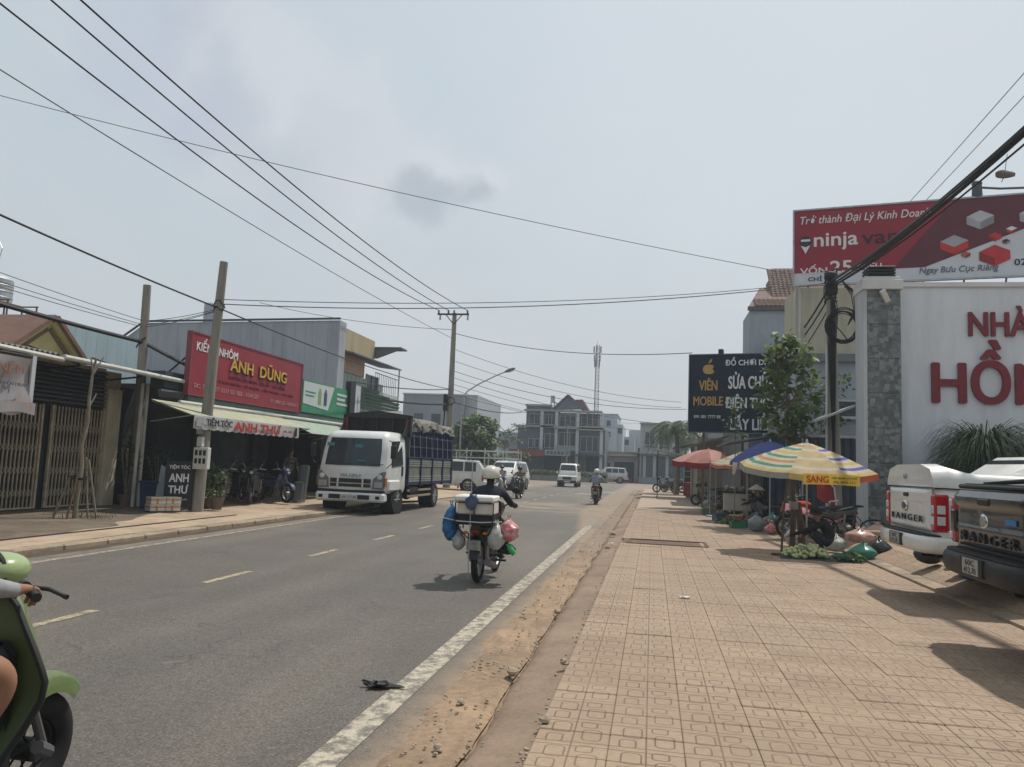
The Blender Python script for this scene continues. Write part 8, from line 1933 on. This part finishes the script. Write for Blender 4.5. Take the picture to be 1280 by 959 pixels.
# rubbish on the road
t = thing('rubbish', 'crumpled black rubbish lying on the road beside the white line', 'rubbish', (-1.86, 5.46, .006), R(8))
q = MB(); q.ell((0, 0, .03), (.10, .055, .032), 16, 9)
for i, v in enumerate(q.v):
    p_ = Vector(v); k_ = 1 + .8 * noise.noise(p_ * 26); q.v[i] = (p_.x * k_ + (.10 * max(0, p_.x / .1) ** 3), p_.y * k_ * (1 - .5 * max(0, p_.x / .1)), max(.0, p_.z * .7 * k_ * (1 - .5 * max(0, p_.x / .1))))
q.build('scrap', mat('scrap_black', (.015, .015, .016), .6, var=.4, scale=20), t, smooth=0, recalc=False)
for k, (x, y, lab) in enumerate([(-.85, 16.4, 'small white paper scrap on the rubble'), (.35, 9.6, 'tiny pale scrap on the paving tiles'), (-8.0 - 3.5, 11.5, 'pale paper scrap on the dark left pavement')]):
    q = MB(); q.sheet(lambda u, v: (u * .12, v * .07, .02 * abs(math.sin(u * 5 + v * 4)) + .004), 4, 4); tag(q.build('paper_scrap', m_white, smooth=0, recalc=False), lab, 'litter', loc=(x, y, .125 if x > 0 else (.07 if x > -3 else .18)))

# ------------------------------------------------------------------ near scooter at the lower left
gp = mat('scooter_green', (.12, .165, .06), .3, var=.04, coat=.5, dirt=(.10, .12, .06), damt=.3); gp2 = mat('scooter_inner_green', (.060, .082, .030), .35, var=.1)
SX, SY, SA = -2.72, 2.92, R(0)
t = thing('scooter', 'olive green scooter with bare black lever cut by the lower left edge of the frame', 'scooter', (SX, SY, 0), SA)
spoked(t, .30, .255, .068, m_plastic); spoked(t, -.98, .255, .065, m_steel)
q = MB(); q.rings([[(x * (1 - .3 * abs(k_ - 6) / 7), .30 + (.325 if abs(x) < .1 else .30 if abs(x) < .11 else .235) * math.cos(a), .265 + (.325 if abs(x) < .1 else .30 if abs(x) < .11 else .235) * math.sin(a)) for x in (-.115, -.106, -.07, 0, .07, .106, .115)] for k_, a in enumerate([R(v) for v in range(44, 162, 11)])], closed=False, cap=False)
q.build('front_fender', mat('fender_green', (.095, .135, .048), .35, var=.05, coat=.4), t, smooth=60, recalc=False)
q = MB()
for s in (-1, 1): q.tube([(s * .09, .30, .255), (s * .09, .14, .62)], .02, 8)
q.tube([(.11, .3, .255), (.12, .22, .30)], .03, 8); q.build('fork', m_engine, t)
# leg shield: front skin green, inner face darker with a black rim
SH = [(.99, .03, .07), (.93, .02, .14), (.86, .0, .20), (.78, -.01, .26), (.70, -.02, .315), (.655, -.02, .335), (.58, -.02, .325), (.48, -.04, .28), (.38, -.07, .23), (.26, -.12, .19)]
q = MB(); q.rings([[(x * w_, y + .14 * (1 - abs(x) ** 2) ** .5 * .8, z) for x in (-1, -.85, -.5, 0, .5, .85, 1)] for z, y, w_ in SH], closed=False, cap=False); q.build('leg_shield', gp, t, smooth=60, recalc=False)
q = MB(); q.rings([[(x * w_ * .97, y - .015 + .035 * (1 - abs(x) ** 2), z) for x in (-1, -.6, 0, .6, 1)] for z, y, w_ in SH], closed=False, cap=False); q.build('inner_panel', gp2, t, smooth=60, recalc=False)
for s in (-1, 1): q = MB(); q.tube([(s * w_, y - .01, z) for z, y, w_ in SH], .013, 8); q.build('rim_trim', m_plastic, t)
q = MB(); q.rbox(-.17, .19, -.07, .0, .36, .80, .05); q.build('glove_box', m_plastic, t)
q = MB(); q.rbox(-.20, .20, -.55, -.06, .22, .30, .03); q.build('floorboard', m_plastic, t)
rr = []
for y, zb, zt, w_ in ((-.48, .28, .66, .15), (-.6, .27, .74, .19), (-.85, .32, .76, .21), (-1.15, .42, .76, .17), (-1.32, .55, .72, .08)): rr.append([(-w_, y, zb + .06), (-w_ * 1.02, y, (zb + zt) / 2), (-w_ * .8, y, zt), (w_ * .8, y, zt), (w_ * 1.02, y, (zb + zt) / 2), (w_, y, zb + .06), (0, y, zb)])
q = MB(); q.rings(rr); q.build('body_cover', gp, t, smooth=60)
q = MB(); q.ell((0, -.82, .79), (.15, .40, .06), 18, 8, .8); q.build('seat', m_seat, t); q = MB(); q.rbox(-.16, -.05, -.95, -.55, .18, .34, .04); q.cyl((.17, -.8, .26), (.19, -1.25, .32), .05, .055, 12); q.build('engine', m_engine, t); q = MB(); q.rbox(-.06, .06, -1.37, -1.30, .58, .66, .02); q.build('tail_lamp', m_tail, t)
q = MB(); q.tube([(-.30, -.09, 1.0), (-.19, -.02, 1.02), (0, .02, .99), (.19, -.02, 1.02), (.30, -.09, 1.0)], .012, 8); hb = q.build('handlebar', m_engine, t)
q = MB(); q.ell((-.02, .05, 1.07), (.13, .12, .075), 20, 12, .9); q.build('headlamp_cowl', mat('scooter_pale_green', (.26, .33, .15), .25, var=.04, coat=.6), hb); q = MB(); q.ell((-.03, .12, 1.06), (.08, .05, .055), 16, 8); q.build('headlamp', m_lens, hb)
q = MB(); q.torus((-.02, -.01, 1.06), .10, .012, 'y', 26, 6); q.build('cowl_trim', m_plastic, hb)
for s in (-1, 1):
    q = MB(); q.cyl((s * .19, -.02, 1.018), (s * .31, -.09, .995), .019, .019, 12); q.cyl((s * .17, -.01, 1.02), (s * .195, -.025, 1.017), .026, .026, 12); q.build('grip', m_plastic, hb)
    q = MB(); q.tube([(s * .17, .03, 1.01), (s * .27, .02, 1.01), (s * .36, -.02, 1.0), (s * .40, -.035, .995)], [.010, .009, .008, .011], 8); q.build('brake_lever', m_plastic, hb)
    if s < 0: q = MB(); q.tube([(s * .2, .01, 1.03), (s * .3, .02, 1.12), (s * .4, .02, 1.2)], .006, 6); ms_ = q.build('mirror_stem', m_plastic, hb); q = MB(); q.ell((s * .42, .02, 1.23), (.055, .014, .04), 14, 8); q.build('mirror', m_plastic, ms_)
# its rider: grey sleeve, bare knee
p = thing('person', 'scooter rider at the left edge with grey sleeve, hand on the grip and bare knee', 'person', (SX, SY, 0), SA)
J = {'hip': (0, -.78, .90, (.155, .14)), 'waist': (0, -.76, 1.04, (.14, .12)), 'chest': (0, -.68, 1.25, (.17, .12)), 'neck0': (0, -.64, 1.40, .065), 'neck': (0, -.62, 1.45, .052), 'head0': (0, -.60, 1.51, (.066, .075)), 'head1': (0, -.59, 1.575, (.076, .09)), 'head2': (0, -.60, 1.64, (.06, .07)), 'nose': (0, -.49, 1.555, .012)}
B = [('hip', 'waist', 0), ('waist', 'chest', 0), ('chest', 'neck0', 0), ('neck0', 'neck', 2), ('neck', 'head0', 2), ('head0', 'head1', 2), ('head1', 'head2', 2), ('head1', 'nose', 2)]
for s, n in ((-1, 'L'), (1, 'R')):
    J.update({'sh' + n: (s * .18, -.66, 1.35, .066), 'el' + n: (s * .30, -.42, 1.12, .05), 'fo' + n: (s * .255, -.25, 1.05, .043), 'wr' + n: (s * .245, -.135, 1.03, .029), 'hj' + n: (s * .10, -.74, .87, .10), 'th' + n: (s * .19, -.45, .80, .088), 'kn' + n: (s * .27, -.20, .735, .075), 'kb' + n: (s * .27, -.18, .665, .07), 'ca' + n: (s * .21, -.28, .48, .058), 'an' + n: (s * .14, -.30, .37, .036), 'to' + n: (s * .15, -.14, .325, (.042, .026))})
    B += [('chest', 'sh' + n, 0), ('sh' + n, 'el' + n, 0), ('el' + n, 'fo' + n, 0), ('fo' + n, 'wr' + n, 0), ('hip', 'hj' + n, 1), ('hj' + n, 'th' + n, 1), ('th' + n, 'kn' + n, 2), ('kn' + n, 'kb' + n, 2), ('kb' + n, 'ca' + n, 2), ('ca' + n, 'an' + n, 2), ('an' + n, 'to' + n, 3)]
    hand(J, B, 'wr' + n, n, (0, .95, -.1), (0, .1, 1), 2, .95, 1.05)
skin_body(p, J, B, [cloth('sleeve_grey', (.26, .27, .28)), cloth('shorts', (.06, .07, .10)), k_skin2, m_plastic], 2)
q = MB(); q.ell((0, -.6, 1.60), (.125, .15, .12), 20, 12); q.v = [(x, y, max(z, 1.54)) for x, y, z in q.v]; q.build('helmet', h_white, p, smooth=60)

# ------------------------------------------------------------------ air: far things fade to the pale haze
hz = MB(); hz.box(-140, 140, -20, 220, -2.0, 30); ho = hz.build('haze', mat('haze_tmp', (1, 1, 1)), smooth=0); stuff(ho)
hm = bpy.data.materials.new('haze_air'); hm.use_nodes = True; nt = hm.node_tree; nt.nodes.clear()
o_ = N(nt, 'ShaderNodeOutputMaterial'); pv_ = N(nt, 'ShaderNodeVolumePrincipled'); pv_.inputs['Density'].default_value = .0011; pv_.inputs['Color'].default_value = (.72, .80, .90, 1); pv_.inputs['Anisotropy'].default_value = .3
L(nt, pv_.outputs[0], o_.inputs['Volume']); ho.data.materials.clear(); ho.data.materials.append(hm)
